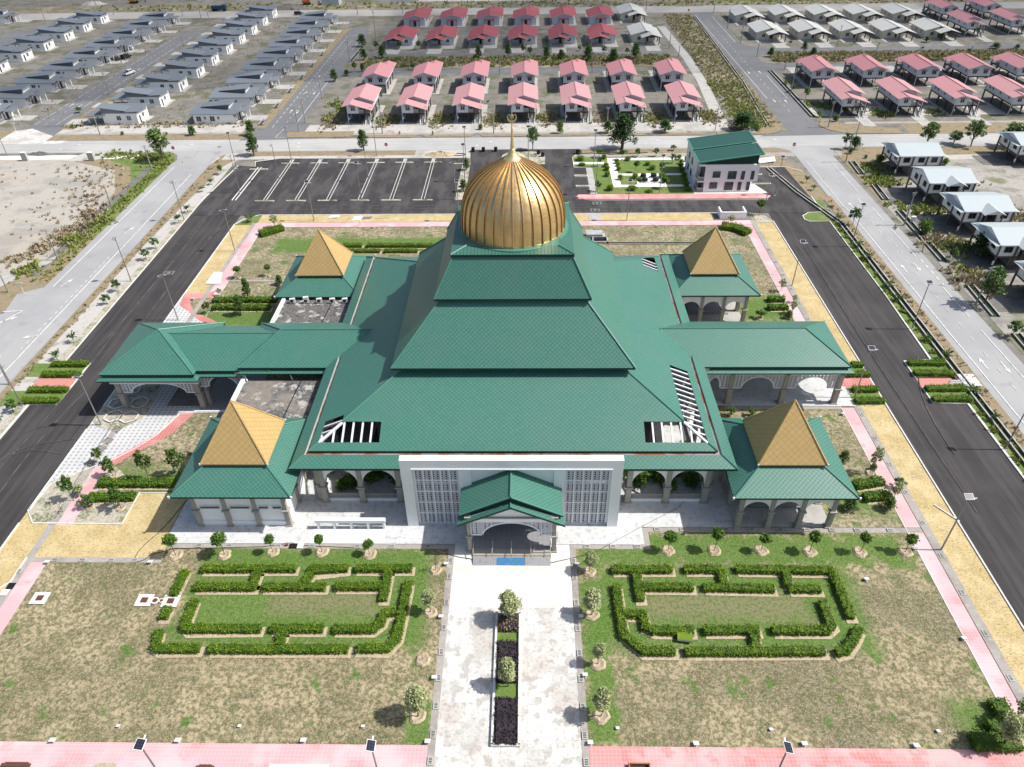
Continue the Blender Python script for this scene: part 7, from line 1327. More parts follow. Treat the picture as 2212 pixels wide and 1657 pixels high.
PL_ = [(0, 0, 1312, 1474, 1258, 'leaning beside the big open tree on the vacant lot'), (0, 0, 555, 1092, 890, 'on the brown verge tip at the first estate road'), (0, 0, 865, 1165, 955, 'before the nearest left-porch bungalow'), (0, 0, 1640, 1165, 965, 'with street light before the nearest right-porch bungalow'), (0, 0, 948, 818, 625, 'beside the estate road near the white pickup'), (0, 0, 1590, 402, 250, 'farther up the estate road right side'), (0, 0, 395, 192, 5, 'top left by the gravel road'), (0, 0, 985, 132, 12, 'by the gravel road between first bungalow columns'), (0, 0, 1578, 145, 22, 'by the gravel road left of the blue truck'), (0, 0, 1737, 163, 50, 'by the gravel road above the estate road end'), (0, 0, 1822, 247, 98, 'at the upper end of the estate road'), (0, 0, 62, 1340, 1190, 'at the left frame edge by the far road'), (0, 0, 28, 372, 290, 'at the left frame edge among bungalows'),
 (0, 1, 505, 590, 322, 'on the vacant lot footpath, middle'), (0, 1, 962, 122, -60, 'on the vacant lot footpath, farther'), (0, 1, 75, 866, 690, 'at the left frame edge by the side road mouth'), (0, 2, 85, 5, -150, 'left edge beside the boundary path'),
 (1, 0, 372, 1142, 915, 'with lamp arm at the estate road mouth'), (1, 0, 428, 1065, 848, 'right of the one at the estate road mouth'), (1, 0, 688, 703, 512, 'beside the tree on the pink estate edge'), (1, 0, 570, 858, 668, 'right side of the estate road halfway'), (1, 0, 815, 572, 352, 'with lamp at the verge tip between estate roads'), (1, 0, 912, 622, 445, 'behind the first pink house of the second row'), (1, 0, 1047, 432, 85, 'tall one left of the red cottages'), (1, 0, 878, 132, 8, 'by the gravel road right of the SUV'), (1, 0, 1268, 122, -10, 'by the gravel road above the red cottages'), (1, 0, 1325, 612, 458, 'between first and second pink houses of the rear row'), (1, 0, 1092, 1155, 925, 'right of the first pink front-row house'), (1, 0, 2052, 1155, 938, 'right of the third pink front-row house'), (1, 0, 2105, 645, 428, 'behind the third pink rear-row house'), (1, 0, 2125, 432, 268, 'between third and fourth red cottages'), (1, 0, 1402, 352, 268, 'between first and second red cottages'),
 (2, 0, 690, 632, 478, 'behind the fifth pink rear-row house'), (2, 0, 635, 392, 268, 'between the last two red cottages'), (2, 0, 820, 1092, 930, 'right of the fifth pink front-row house'), (2, 0, 1357, 422, 288, 'beside the cream cottage and concrete path'), (2, 0, 1437, 492, 395, 'on the concrete path behind the last pink house'), (2, 0, 1740, 112, 5, 'at the top junction right side'), (2, 0, 1858, 252, 80, 'beside the first cream cottage at the top right'), (2, 0, 1972, 372, 200, 'left of the near cream row'), (2, 0, 2112, 492, 320, 'at the corner of the far right road'), (2, 0, 1157, 90, -5, 'above the cream cottage by the gravel road'), (2, 0, 387, 92, -5, 'above the fourth red cottage by the gravel road'),
 (3, 0, 142, 602, 430, 'at the mouth of the far right lower road'), (3, 0, 190, 832, 618, 'left corner of the far right pink estate'), (3, 0, 518, 1102, 880, 'before the first far right pink house'), (3, 0, 668, 1402, 1150, 'at the right junction beside the sparse sapling'), (3, 0, 597, 397, 222, 'among the near cream cottages'), (3, 0, 920, 502, 378, 'on the grass strip behind the far right pink houses'), (3, 0, 1742, 472, 395, 'on the grass strip far right'), (3, 0, 757, 1182, 1055, 'beside the compact dark tree by the far road'), (3, 1, 1172, 290, 10, 'between the second and third sky-blue roofed houses'), (3, 1, 1790, 978, 655, 'leaning against the tall green tree near the right edge')]
for p in PL_: pole(*p)
# no-entry signs, road name boards, small posts
def sign(i, j, x, y, ty, lb):
    X, Y = gc(i, j, x, y); h = hz(X, Y, c(i, j, 0, ty)[1]); t = thing('no_entry_sign', lb, 'road sign', X, Y, 0, 0, 'no entry signs')
    mb = MB(); mb.tube((0, 0, 0), (0, 0, h*.9), .05, .05, 'white_metal', 6); mb.build('post', t); mb = MB(); mb.tube((0, -.03, h), (0, -.06, h), .42, .42, 'sign_red', 20); mb.build('plate', t); mb = MB(); mb.box(-.28, .28, -.075, -.062, h-.07, h+.07, 'white_metal'); mb.build('bar', t)
sign(0, 0, 1505, 1318, 1276, 'round red no-entry sign beside the big open tree'); sign(1, 0, 1130, 1312, 1248, 'round red no-entry sign beyond the car park'); sign(3, 0, 215, 1300, 1247, 'round red no-entry sign at the right junction'); sign(2, 0, 1523, 112, 88, 'small red no-entry sign at the top junction')
def board(i, j, x, y, ty, lb):
    X, Y = gc(i, j, x, y); h = hz(X, Y, c(i, j, 0, ty)[1]); t = thing('road_name_board', lb, 'road sign', X, Y, 0, 0, 'white road name boards')
    mb = MB(); mb.tube((0, 0, 0), (0, 0, h), .05, .05, 'white_metal', 6); mb.build('post', t); mb = MB(); mb.box(-.5, .5, -.03, .03, h-.35, h, 'white_metal'); mb.build('plate', t)
board(0, 0, 143, 1143, 1062, 'white board on a post at the first estate road, left side'); board(0, 0, 1912, 1338, 1262, 'white board on a post left of the car park'); board(1, 0, 818, 572, 505, 'white board at the verge tip between estate roads'); board(1, 0, 905, 480, 448, 'white board at the estate road bend'); board(3, 0, 40, 622, 548, 'white board at the far right lower road mouth'); board(0, 1, 210, 876, 785, 'slanted white road board at the side road mouth'); board(3, 0, 487, 1100, 1045, 'white board at the far right estate corner')
# drums and hoses at the entry
for q, (x, y) in enumerate([(-13.5, 180.6), (-10.9, 180.6), (-7.8, 180.7), (2.9, 178.4), (3.9, 176.8), (12.6, 178.6)]): 
    t = thing('drum_bin', 'black drum bin, '+ORD[q]+' from the left along the entry road mouth', 'bin', x, y, 0, 0, 'black drum bins'); mb = MB(); mb.lathe([(.0, .02), (.42, .02), (.42, .95), (.46, .97), (.46, 1.08), (.0, 1.1)], 0, 0, 'black_plastic', 14); mb.build('drum', t); mb = MB(); mb.lathe([(.43, .45), (.44, .47), (.44, .52), (.43, .54)], 0, 0, 'rubber', 14); mb.build('hoop', t)
def hose(pts, r, lb, k='black_plastic', nm='hose'):
    mb = MB()
    for i in range(len(pts)-1): mb.tube((pts[i][0], pts[i][1], r+.03), (pts[i+1][0], pts[i+1][1], r+.03), r, r, k, 5)
    tag(mb.build(nm), lb, 'hose' if nm == 'hose' else 'cable')
def loopy(x, y, rx, ry, n, turns, sd):
    rr = random.Random(sd); return [(x+rx*(1-.15*i/n)*cos(2*pi*turns*i/n)+rr.uniform(-.1, .1), y+ry*(1-.15*i/n)*sin(2*pi*turns*i/n)+rr.uniform(-.1, .1)) for i in range(n+1)]
hose(loopy(-17.2, 178.6, 1.9, .8, 40, 2.4, 2), .07, 'black hose coiled on the concrete beyond the car park'); hose(loopy(1.2, 177.2, 1.4, .6, 40, 2.5, 4), .07, 'black hose coiled beside the island drums'); hose([(13.5, 178.5), (16, 178.9), (19, 178.2), (22, 179.2), (24, 178.4), (20, 177.9), (26, 178.2), (30, 179.0)], .08, 'long black hose along the verge behind the annex garden')
hose([gc(0, 2, *p) for p in [(1610, 1005), (1480, 1170), (1370, 1290), (1260, 1380), (1195, 1450), (1165, 1500), (1190, 1540), (1250, 1520), (1300, 1480), (1500, 1425), (1800, 1420)]]+[gc(1, 2, *p) for p in [(60, 1410), (300, 1375), (420, 1400), (900, 1420)]], .035, 'thin black cable across the yellow paving toward the left pavilion', nm='cable')
hose([gc(2, 2, *p) for p in [(1495, 1000), (1430, 1075), (1100, 1245), (700, 1465), (350, 1545)]]+[gc(1, 2, *p) for p in [(2100, 1550), (1760, 1500), (1640, 1470)]], .035, 'thin cable stretched over the white pavement right of the portal', nm='cable')
# drain grates
def mk_grate():
    t = thing('drain_grate', 'g', 'drain grate', 0, 0, 0, 0, 'drain grates'); mb = MB(); mb.box(-.36, .36, -.26, .26, 0, .035, 'concrete'); mb.build('frame', t); mb = MB()
    for i in range(4): mb.box(-.24+.14*i, -.17+.14*i, -.15, .15, .035, .042, 'black_plastic')
    mb.build('slots', t); return freeze(t)
gp = mk_grate(); fg = [True]; GZ = _z[0]+.004
def grate(x, y, rz, lb):
    if fg[0]: fg[0] = False; gp.location = (x, y, GZ); gp.rotation_euler = (0, 0, rz); gp['label'] = lb; return
    dup(gp, x, y, GZ, rz, lb)
for q, y in enumerate([52.6, 50.4, 47.1, 44.0, 41.2, 38.4, 35.6, 32.9, 30.5]): grate(-8.62, y, pi/2, 'grate in the drain strip left of the plaza, '+ORD[q]+' from the top'); grate(5.2, y, pi/2, 'grate in the drain strip right of the plaza, '+ORD[q]+' from the top')
for q in range(20): grate(46.45, 127-4.9*q, pi/2, 'grate in the right long drain strip, '+ORD[q]+' from the top')
for q, x in enumerate([-38, -34.5, -28.8, -24.8, -19.6, -15.6, -11.4]): grate(x, 54.62, 0, 'grate in the drain strip before the left terrace, '+ORD[q]+' from the left')
for q, x in enumerate([6.8, 9.8, 12.6]): grate(x, 54.7, 0, 'grate in the drain strip right of the porch, '+ORD[q]+' from the left')
for q, x in enumerate([15.2, 18.2, 23.2, 26.2, 29.5, 32.6, 35.5, 38.4, 42.2]): grate(x, 57.25, 0, 'grate in the drain strip below the right pavilion, '+ORD[q]+' from the left')
for q, y in enumerate([63.2, 58.8, 50.9, 46]): grate(-57, y, pi/2, 'grate in the left long drain strip, '+ORD[q]+' from the top')
for q, x in enumerate([-53.8, -50.6, -47.3, -44.6]): grate(x, 52.5, 0, 'grate in the strip below the yellow forecourt, '+ORD[q]+' from the left')
# manholes
for (x, y, lb) in [(-66.7, 118.9, 'square iron manhole in the left asphalt road'), (15.2, 148.9, 'farther manhole in the rear asphalt road'), (14.5, 145.4, 'nearer manhole in the rear asphalt road')]:
    t = thing('manhole', lb, 'manhole', x, y, _z[0]+.004, 0, 'road manholes'); mb = MB(); mb.box(-1.0, 1.0, -.75, .75, 0, .02, 'concrete_dark'); mb.build('surround', t); mb = MB(); mb.box(-.62, .62, -.5, .5, .02, .035, 'frame_dark'); mb.build('frame', t); mb = MB(); mb.tube((0, 0, .035), (0, 0, .045), .4, .4, 'metal_grey', 18); mb.build('lid', t)
for q, (x, y) in enumerate([(-52.7, 47.3), (-41.2, 47.1), (-38.3, 47.0)]):
    t = thing('manhole_slab', 'white square manhole slab on the left lawn, '+('alone at the left', 'left of the two round lids', 'right of the two round lids')[q], 'manhole', x, y, _z[0]+.004, 0, 'lawn manhole slabs'); mb = MB(); mb.box(-.85, .85, -.75, .75, 0, .08, 'kerb_white'); mb.build('slab', t); mb = MB(); mb.box(-.36, .36, -.33, .33, .08, .1, 'rust'); mb.build('lid', t)
for q, (x, y, r) in enumerate([(-40.0, 47.05, .42), (-39.3, 47.05, .27)]):
    t = thing('round_manhole', ('larger', 'smaller')[q]+' white-rimmed round lid between the two slabs on the left lawn', 'manhole', x, y, _z[0]+.004, 0, 'round lawn manholes'); mb = MB(); mb.tube((0, 0, 0), (0, 0, .1), r, r, 'kerb_white', 18); mb.build('rim', t); mb = MB(); mb.tube((0, 0, .1), (0, 0, .11), r*.66, r*.66, 'rust', 16); mb.build('lid', t)
t = thing('open_drain_cover', 'lifted white slotted cover beside a dark drain opening at the lower left', 'drain cover', -56.9, 48.4, _z[0]+.004, 0); mb = MB(); mb.box(-.3, .5, .1, .9, 0, .02, 'black_plastic'); mb.build('opening', t); mb = MB(); mb.box(-.5, .3, -.8, 0, 0, .08, 'kerb_white'); mb.build('cover', t)
t = thing('yard_sump', 'open pit with slab and pipe cap on the drain strip before the left terrace', 'drain cover', -27.0, 54.6, _z[0]+.004, 0); mb = MB(); mb.box(-.45, .45, -.35, .35, 0, .03, 'black_plastic'); mb.build('pit', t); mb = MB(); mb.box(.5, 1.2, -.4, .4, 0, .08, 'kerb_white'); mb.build('cover', t); mb = MB(); mb.tube((-.7, .1, 0), (-.7, .1, .35), .12, .14, 'machine_orange', 10); mb.build('pipe_cap', t)
# floodlights
def flood(i, j, x, y, lb, s_=1.0, rz=0.0):
    X, Y = gc(i, j, x, y); t = thing('floodlight', 'white ground floodlight '+lb, 'floodlight', X, Y, 0, rz, 'ground floodlights', (s_, s_, s_))
    mb = MB(); mb.slab([(-.28, -.2, .5), (.28, -.2, .5), (.28, .28, .32), (-.28, .28, .32)], .1, 'white_metal'); mb.build('housing', t); mb = MB(); mb.tube((0, 0, 0), (0, 0, .35), .04, .04, 'metal_grey', 6); mb.box(-.2, .2, -.2, .2, 0, .05, 'concrete'); mb.build('stand', t)
for a in [(0, 3, 460, 1440, 'at the left end of the front pink path'), (0, 3, 1540, 1440, 'right of the leftmost front lamp head'), (1, 3, 413, 1440, 'left of the middle front lamp head'), (1, 3, 1482, 1450, 'at the corner of the left lawn and plaza'), (1, 3, 1540, 898, 'left of the plaza beside the stump'), (1, 3, 1598, 372, 'left of the plaza beside the upper pale tree'), (1, 2, 1642, 1567, 'at the head of the plaza, left side'), (2, 3, 675, 1460, 'at the corner of the right lawn and plaza'), (2, 3, 1585, 1468, 'on the edge of the right front pink path, first'), (2, 3, 630, 876, 'right of the plaza by the middle pale tree'), (2, 3, 595, 368, 'right of the plaza by the upper pale tree'), (2, 2, 565, 1572, 'at the head of the plaza, right side'), (3, 3, 310, 1470, 'right of the rightmost front lamp head'), (3, 3, 1272, 1485, 'near the corner hedge on the front path'), (3, 3, 1685, 560, 'on the edge of the right pink side path'), (3, 3, 845, 50, 'tilted on the right lawn beyond the maze'), (3, 2, 1262, 1433, 'at the pink path below the right pavilion'), (3, 2, 1005, 935, 'beside the loose shrubs by the pink side path'), (3, 2, 645, 272, 'at the start of the right pink side path'), (0, 2, 1300, 1552, 'at the lower right corner of the yellow forecourt'), (0, 2, 410, 1552, 'at the lower left corner of the yellow forecourt'), (0, 1, 1665, 935, 'at the red curved path behind the drop-off'), (1, 1, 1012, 315, 'on the rear pink path, left'), (1, 1, 1490, 315, 'on the rear pink path beside the roof'), (2, 1, 1250, 305, 'on the rear pink path behind the mosque, right')]: flood(*a, s_=.9)
for a in [(0, 3, 1025, 1312, 'small, on the lower left lawn'), (0, 3, 2070, 1312, 'small, on the left lawn toward the maze'), (1, 3, 925, 1315, 'small, on the left lawn near the big pale tree'), (2, 3, 910, 1330, 'small, on the right lawn near the lower pale tree'), (3, 3, 1465, 1356, 'small, on the right lawn near the corner hedge'), (3, 3, 25, 1342, 'small, on the right lawn above the front lamp')]: flood(*a, s_=.6)
# wheelbarrow
t = thing('wheelbarrow', 'white wheelbarrow filled with green clippings in the right hedge maze', 'wheelbarrow', 15.9, 42.8, 0, -.1); mb = MB(); mb.prism([(-.75, -.42), (.75, -.5), (.75, .5), (-.75, .42)], .35, .62, 'white_metal', 'leaf_hedge'); mb.build('tray', t); mb = MB(); mb.tube((.7, -.3, .5), (1.3, -.3, .55), .03, .03, 'metal_grey'); mb.tube((.7, .3, .5), (1.3, .3, .55), .03, .03, 'metal_grey'); mb.build('handle', t); mb = MB(); mb.tube((-.9, -.05, .2), (-.9, .05, .2), .2, .2, 'rubber', 12); mb.tube((.5, -.3, 0), (.5, -.3, .4), .03, .03, 'metal_grey'); mb.tube((.5, .3, 0), (.5, .3, .4), .03, .03, 'metal_grey'); mb.build('wheel', t)
# metal gates / racks on the drop-off drain, fallen board, slabs
for q, (x, y) in enumerate([(-56.6, 74.9), (-56.8, 72.5), (-57.0, 70.9), (-57.1, 68.2)]):
    t = thing('steel_rack', 'grey steel rack along the pale strip before the drop-off, '+ORD[q]+' from the top', 'rack', x, y, 0, radians(70), 'steel racks'); mb = MB()
    for k_ in range(5): mb.bar((-.45+.22*k_, -.5, .25), (-.45+.22*k_, .5, .25), .05, .05, 'metal_grey')
    mb.bar((-.5, -.5, .2), (.5, -.5, .2), .06, .06, 'metal_grey'); mb.bar((-.5, .5, .2), (.5, .5, .2), .06, .06, 'metal_grey'); mb.build('grille', t); mb = MB(); mb.bar((-.5, -.5, 0), (-.5, -.5, .25), .06, .25, 'metal_grey'); mb.box(.42, .5, -.5, -.42, 0, .25, 'metal_grey'); mb.box(.42, .5, .42, .5, 0, .25, 'metal_grey'); mb.build('leg', t)
mb = MB(); mb.tube((-57.7, 78.2, .35), (-57.3, 64.5, .35), .06, .06, 'metal_grey', 6); 
for yy in (76.5, 73.5, 70, 66.2): mb.tube((-57.5, yy, 0), (-57.5, yy, .35), .04, .04, 'metal_grey', 5)
tag(mb.build('steel_rail'), 'long low steel rail running beside the racks before the drop-off', 'rail')
for (x0_, x1_, y0_, y1_, z_, k, lb) in [(-41.7, -39.6, 142.0, 143.2, .35, 'white_metal', 'white slab stack on the rear yellow strip'), (-36.6, -34.8, 141.0, 143.0, .2, 'white_trim', 'pale boards on the rear yellow strip'), (-34.7, -32.6, 141.6, 142.8, .15, 'metal_grey', 'grey crumpled sheet beside the pale boards')]:
    mb = MB(); mb.slab([(x0_, y0_, z_*.7), (x1_-.2, y0_+.1, z_), (x1_, y1_, z_), (x0_+.2, y1_-.1, z_*.8)], z_*.6, k); tag(mb.build('slab_stack'), lb, 'slab')
mb = MB(); mb.box(-32.4, -29.0, 142.0, 142.3, .03, .15, 'concrete'); tag(mb.build('concrete_beam'), 'thin concrete beam lying on the rear yellow strip', 'beam')
mb = MB(); mb.slab([(-58.4, 114.8, .15), (-55.6, 114.7, .2), (-55.9, 117.6, 1.0), (-57.6, 117.8, .9)], .05, 'white_metal'); tag(mb.build('white_board'), 'large white board tipped over on the left yellow strip', 'board')
mb = MB(); mb.bar((49.0, 61.2, .05), (51.0-.2, 58.6, .05), .12, .08, 'white_metal'); tag(mb.build('white_pole'), 'white pole lying on the right yellow strip', 'pole')
mb = MB(); mb.box(12.9, 15.6, 140.3, 143.8, .03, .1, 'concrete'); tag(mb.build('concrete_slab'), 'pale concrete slab across the rear yellow strip', 'slab')
mb = MB()
for q in range(5): mb.tube((62.0-.2*q, 85.6-.25*q, .25), (64.2-.2*q, 85.9-.25*q, .28), .07, .07, ('metal_grey', 'white_metal')[q % 2], 6)
tag(mb.build('pipe_bundle'), 'bundle of pipes on the right crossing pad beside the concrete pad', 'pipes'); mb = MB(); mb.box(62.75, 63.0, 85.6, 87.2, .18, .36, 'rust'); tag(mb.build('red_beam'), 'rusty red beam beside the concrete pad at the right crossing', 'beam')
t = thing('panel_stack', 'white and grey steel panels lying at the right junction verge', 'frame', 57.6, 172.6, 0, .2); mb = MB(); mb.slab([(-2.6, -1.2, .15), (1.8, -1.4, .5), (2.6, 1.0, .7), (-1.6, 1.6, .3)], .06, 'white_metal'); mb.build('panel', t); mb = MB(); 
for q in range(6): mb.bar((-3.4+.8*q, -2.4, .1), (-2.9+.8*q, -.4, .25), .08, .06, 'metal_grey')
mb.build('grid', t)
# bottom edge clutter
t = thing('pipe_trolley', 'white trolley loaded with pipes at the bottom edge, left of the plaza', 'trolley', -19.5, 28.9, 0, 0); mb = MB(); mb.box(-3.0, 2.2, -.9, .75, .9, 1.1, 'white_metal'); mb.box(-4.1, -3.1, -.8, .5, .8, 1.0, 'metal_grey'); mb.build('deck', t); mb = MB()
for q in range(7): mb.tube((-2.7, -.6+.16*q, 1.18), (1.9, -.6+.16*q, 1.18), .06, .06, 'white_metal' if q % 2 else 'metal_grey', 6)
mb.build('pipes', t); mb = MB(); mb.box(2.3, 5.2, -.6, .3, .3, .5, 'rust'); mb.tube((5.6, -.2, .4), (5.6, .3, .4), .3, .3, 'machine_orange', 12); mb.build('drawbar', t)
for x in (-2, 1.4): mb = MB(); mb.tube((x, .6, .4), (x, .8, .4), .4, .4, 'rubber', 12); mb.build('wheel', t)
t = thing('timber_crate', 'open orange timber crate at the bottom edge right of the plaza', 'crate', 9.8, 29.75, 0, 0); mb = MB(); 
for a in ((-.95, .95, .5, .62), (-.95, .95, -.62, -.5), (-.95, -.83, -.5, .5), (.83, .95, -.5, .5)): mb.box(a[0], a[1], a[2], a[3], 0, .45, 'wood_orange')
mb.build('side', t); mb = MB(); mb.box(-.83, .83, -.5, .5, 0, .08, 'soil_dark'); mb.build('base', t)
for q, (x, y, l_, k, lb) in enumerate([(-45.5, 29.8, 2.6, 'rust', 'rusty brown sheet at the bottom edge of the left footpath'), (-37.4, 29.8, 1.8, 'soil', 'timber boards at the bottom edge below the leftmost lamp'), (-28.5, 29.75, 1.6, 'rust', 'rusty bars at the bottom edge left of the trolley'), (6.6, 29.75, .8, 'metal_grey', 'grey metal pieces at the bottom edge left of the crate')]):
    mb = MB(); mb.box(x-l_/2, x+l_/2, y-.2, y+.12, .03, .2, k); mb.box(x-l_/2+.2, x+l_/2-.3, y+.15, y+.25, .03, .12, k); tag(mb.build('scrap'), lb, 'scrap')
# concrete stumps at the vacant lot
for q, (x, y) in enumerate([(-125.6, 176.9), (-108.6, 176.6), (-135.0, 180.2)]): mb = MB(x, y); mb.prism([(x-.7, y-.4), (x+.7, y-.4), (x+.6, y+.4), (x-.6, y+.4)], 0, 2.1, 'concrete', 'white_paving'); o_ = tag(mb.build('concrete_block'), 'pale concrete block on the vacant lot edge, '+ORD[q]+(' from the bottom left', ' beside the weeds', ' at the far left')[q], 'block'); o_.location = (x, y, 0)
t = thing('utility_box', 'small white cabinet beside the drain and pole on the right', 'cabinet', 78.4, 138.6); mb = MB(); mb.box(-.35, .35, -.25, .25, 0, 1.3, 'white_metal'); mb.build('body', t); mb = MB(); mb.box(-.4, .4, -.3, .3, 1.3, 1.36, 'white_trim'); mb.build('lid', t)
# ------------------------------------------------------------------ vehicles
def car(kind, x, y, rz, k, lb, cat='car', group=None):
    t = thing('pickup_truck' if kind == 'pickup' else 'parked_car', lb, cat, x, y, 0, rz, group)
    L_, W_ = (4.4, 1.65) if kind == 'pickup' else (3.9, 1.6)
    prof = {'pickup': [(-2.2, .45), (-2.2, 1.0), (-.45, 1.02), (-.35, 1.0), (1.0, 1.02), (2.0, .95), (2.2, .75), (2.2, .42)], 'car': [(-1.95, .4), (-1.95, .85), (-1.2, .92), (1.0, .88), (1.8, .78), (1.95, .6), (1.95, .38)], 'suv': [(-1.95, .42), (-1.95, 1.0), (-1.2, 1.05), (1.0, 1.0), (1.85, .9), (1.95, .7), (1.95, .4)]}[kind]
    cabp = {'pickup': [(-.55, 1.0), (-.4, 1.55), (.7, 1.56), (1.15, 1.02)], 'car': [(-1.5, .9), (-1.05, 1.35), (.35, 1.36), (1.0, .88)], 'suv': [(-1.9, 1.02), (-1.7, 1.55), (.45, 1.56), (1.0, 1.0)]}[kind]
    def ext(pr, w_, kk, nm):
        mb = MB(); n = len(pr); A = [(p[0], -w_/2, p[1]) for p in pr]; B = [(p[0], w_/2, p[1]) for p in pr]; mb.face(A, kk) if pr is not prof else mb.face(A[::-1], kk); mb.face(B, kk)
        for i in range(n): j = (i+1) % n; mb.face([A[i], A[j], B[j], B[i]], kk)
        o_ = mb.build(nm, t); m_ = o_.modifiers.new('bevel', 'BEVEL'); m_.width = .06; m_.segments = 2; return o_
    ext(prof, W_, k, 'body'); cb_ = ext(cabp, W_*.86, k, 'cabin')
    mb = MB(); (a, za), (b, zb), (c2, zc), (d, zd) = cabp; w_ = W_*.435
    mb.face([(c2+.06, -w_*.9, zc-.07), (d+.0, -w_*.92, zd+.09), (d, w_*.92, zd+.09), (c2+.06, w_*.9, zc-.07)], 'glass_dark'); mb.face([(b-.05, w_*.9, zb-.08), (a-.0, w_*.9, za+.08), (a, -w_*.9, za+.08), (b-.05, -w_*.9, zb-.08)], 'glass_dark')
    for s_ in (-1, 1): mb.face([(a+.18, s_*(w_+.012), za+.1), (d-.2, s_*(w_+.012), za+.1), (c2-.05, s_*(w_+.012), zb-.1), (b+.1, s_*(w_+.012), zb-.1)], 'glass_dark')
    mb.build('glass', cb_)
    if kind == 'pickup': mb = MB(); mb.box(-2.1, -.55, -.68, .68, 1.0, 1.04, 'frame_dark'); mb.build('cargo_bed', t)
    for xx in (-L_*.31, L_*.32):
        for s_ in (-1, 1):
            mb = MB(); mb.tube((xx, s_*(W_/2-.12), .33), (xx, s_*(W_/2+.03), .33), .33, .33, 'rubber', 14); wh = mb.build('wheel', t); mb = MB(); mb.tube((xx, s_*(W_/2+.03), .33), (xx, s_*(W_/2+.045), .33), .2, .2, 'metal_grey', 10); mb.build('rim', wh)
    for s_ in (-1, 1): mb = MB(); mb.box(L_/2-.06, L_/2+.01, s_*.6-.14, s_*.6+.14, .6, .74, 'white_metal'); mb.build('headlight', t); mb = MB(); mb.box(-L_/2-.01, -L_/2+.05, s_*.65-.1, s_*.65+.1, .65, .85, 'sign_red'); mb.build('tail_light', t)
    return t
car('pickup', *G(279.5, 161.5), radians(72), 'car_white', 'white pickup truck driving up the estate road', 'pickup')
car('car', *gc(0, 0, 1108, 432), radians(175), 'car_white', 'white car parked beside a bungalow car port'); car('car', *gc(0, 0, 1000, 522), radians(150), 'car_dark', 'dark car parked under a bungalow car port'); car('suv', *gc(0, 0, 1092, 505), radians(70), 'car_dark', 'dark grey van parked in front of the car port with two cars', 'van'); car('suv', *gc(1, 0, 372, 132), 0, 'car_dark', 'black SUV on the gravel road behind the last bungalow', 'SUV')
def box_part(t, nm, a, k): mb = MB(); mb.box(*a, k); o_ = mb.build(nm, t); m_ = o_.modifiers.new('bevel', 'BEVEL'); m_.width = .06; return o_
tx, ty_ = gc(0, 0, 1900, 98)
t = thing('dump_truck', 'dark blue dump truck on the gravel road at the top', 'truck', tx, ty_, 0, 0); box_part(t, 'cab', (1.6, 3.0, -1, 1, .7, 2.6), 'car_blue'); box_part(t, 'tipper_body', (-3.4, 1.4, -1.05, 1.05, 1.1, 2.3), 'car_blue'); box_part(t, 'chassis', (-3.4, 2.9, -.5, .5, .6, 1.0), 'frame_dark'); box_part(t, 'windscreen', (3.0, 3.03, -.8, .8, 1.7, 2.4), 'glass_dark')
for xx in (-2.8, -1.6, 2.2):
    for s_ in (-1, 1): mb = MB(); mb.tube((xx, s_*.8, .5), (xx, s_*1.05, .5), .5, .5, 'rubber', 12); mb.build('wheel', t)
def excavator(x, y, rz, k, lb):
    t = thing('excavator', lb, 'excavator', x, y, 0, rz); box_part(t, 'track', (-1.7, 1.7, -1.3, -.8, 0, .8), 'rubber'); box_part(t, 'track', (-1.7, 1.7, .8, 1.3, 0, .8), 'rubber'); box_part(t, 'engine_housing', (-1.9, .9, -1.1, 1.1, .95, 2.0), k); cb_ = box_part(t, 'cab', (.1, 1.2, .2, 1.1, 1.0, 2.9), 'frame_dark')
    mb = MB(); mb.bar((.9, -.3, 1.6), (3.6, -.3, 3.6), .4, .45, k); mb.bar((3.6, -.3, 3.7), (5.4, -.3, 1.4), .3, .35, k); mb.build('boom', t); box_part(t, 'bucket', (5.0, 5.9, -.7, .1, .5, 1.4), 'metal_grey')
excavator(*gc(1, 0, 440, 42), radians(10), 'machine_orange', 'orange excavator at the top edge beyond the gravel road'); excavator(*gc(0, 0, 1160, 30), radians(5), 'machine_yellow', 'yellow excavator at the top edge left of the blue truck')
mb = MB(); x, y = gc(1, 0, 655, 38); mb.box(x-4, x+4, y-3, y+3, 0, 3.2, 'roof_skyblue'); t = tag(mb.build('site_shed'), 'pale blue site shed at the top edge right of the orange excavator', 'shed')
def heap(x, y, rx, ry, h, k, lb, sd):
    rr = random.Random(sd); mb = MB(); n, m = 20, 6; P = [[(x+rx*(j/m)*cos(2*pi*i/n)*(1+.12*sin(3*i+sd)), y+ry*(j/m)*sin(2*pi*i/n)*(1+.12*sin(2*i+sd)), h*(1-(j/m)**1.6)*(1+rr.uniform(-.25, .25))) for i in range(n)] for j in range(m+1)]
    for j in range(m):
        for i in range(n): q = (i+1) % n; mb.face([P[j+1][i], P[j+1][q], P[j][q], P[j][i]], k)
    tag(mb.build('rubble_heap'), lb, 'heap')
for a in [(1, 0, 290, 75, 9, 4, 1.6, 'concrete_dark', 'grey rubble heap at the road end left of the SUV'), (0, 0, 810, 40, 6, 3, 1.4, 'concrete', 'pale debris heap at the top edge'), (2, 0, -450+450-0, 1318, 0, 0, 0, 'soil', '')]:
    if a[4]: X, Y = gc(a[0], a[1], a[2], a[3]); heap(X, Y, a[4], a[5], a[6], a[7], a[8], int(X))
heap(-21.5, 178.6, 4.2, 1.6, .8, 'soil', 'sandy heap beyond the right end of the car park', 5); heap(-3.0, 177.6, 2.6, 1.6, .7, 'white_sand', 'pale sand heap on the entry island behind the dome', 8); heap(-124, 180.8, 3.2, .9, .8, 'concrete_dark', 'grey heap beside the far left road edge', 9)
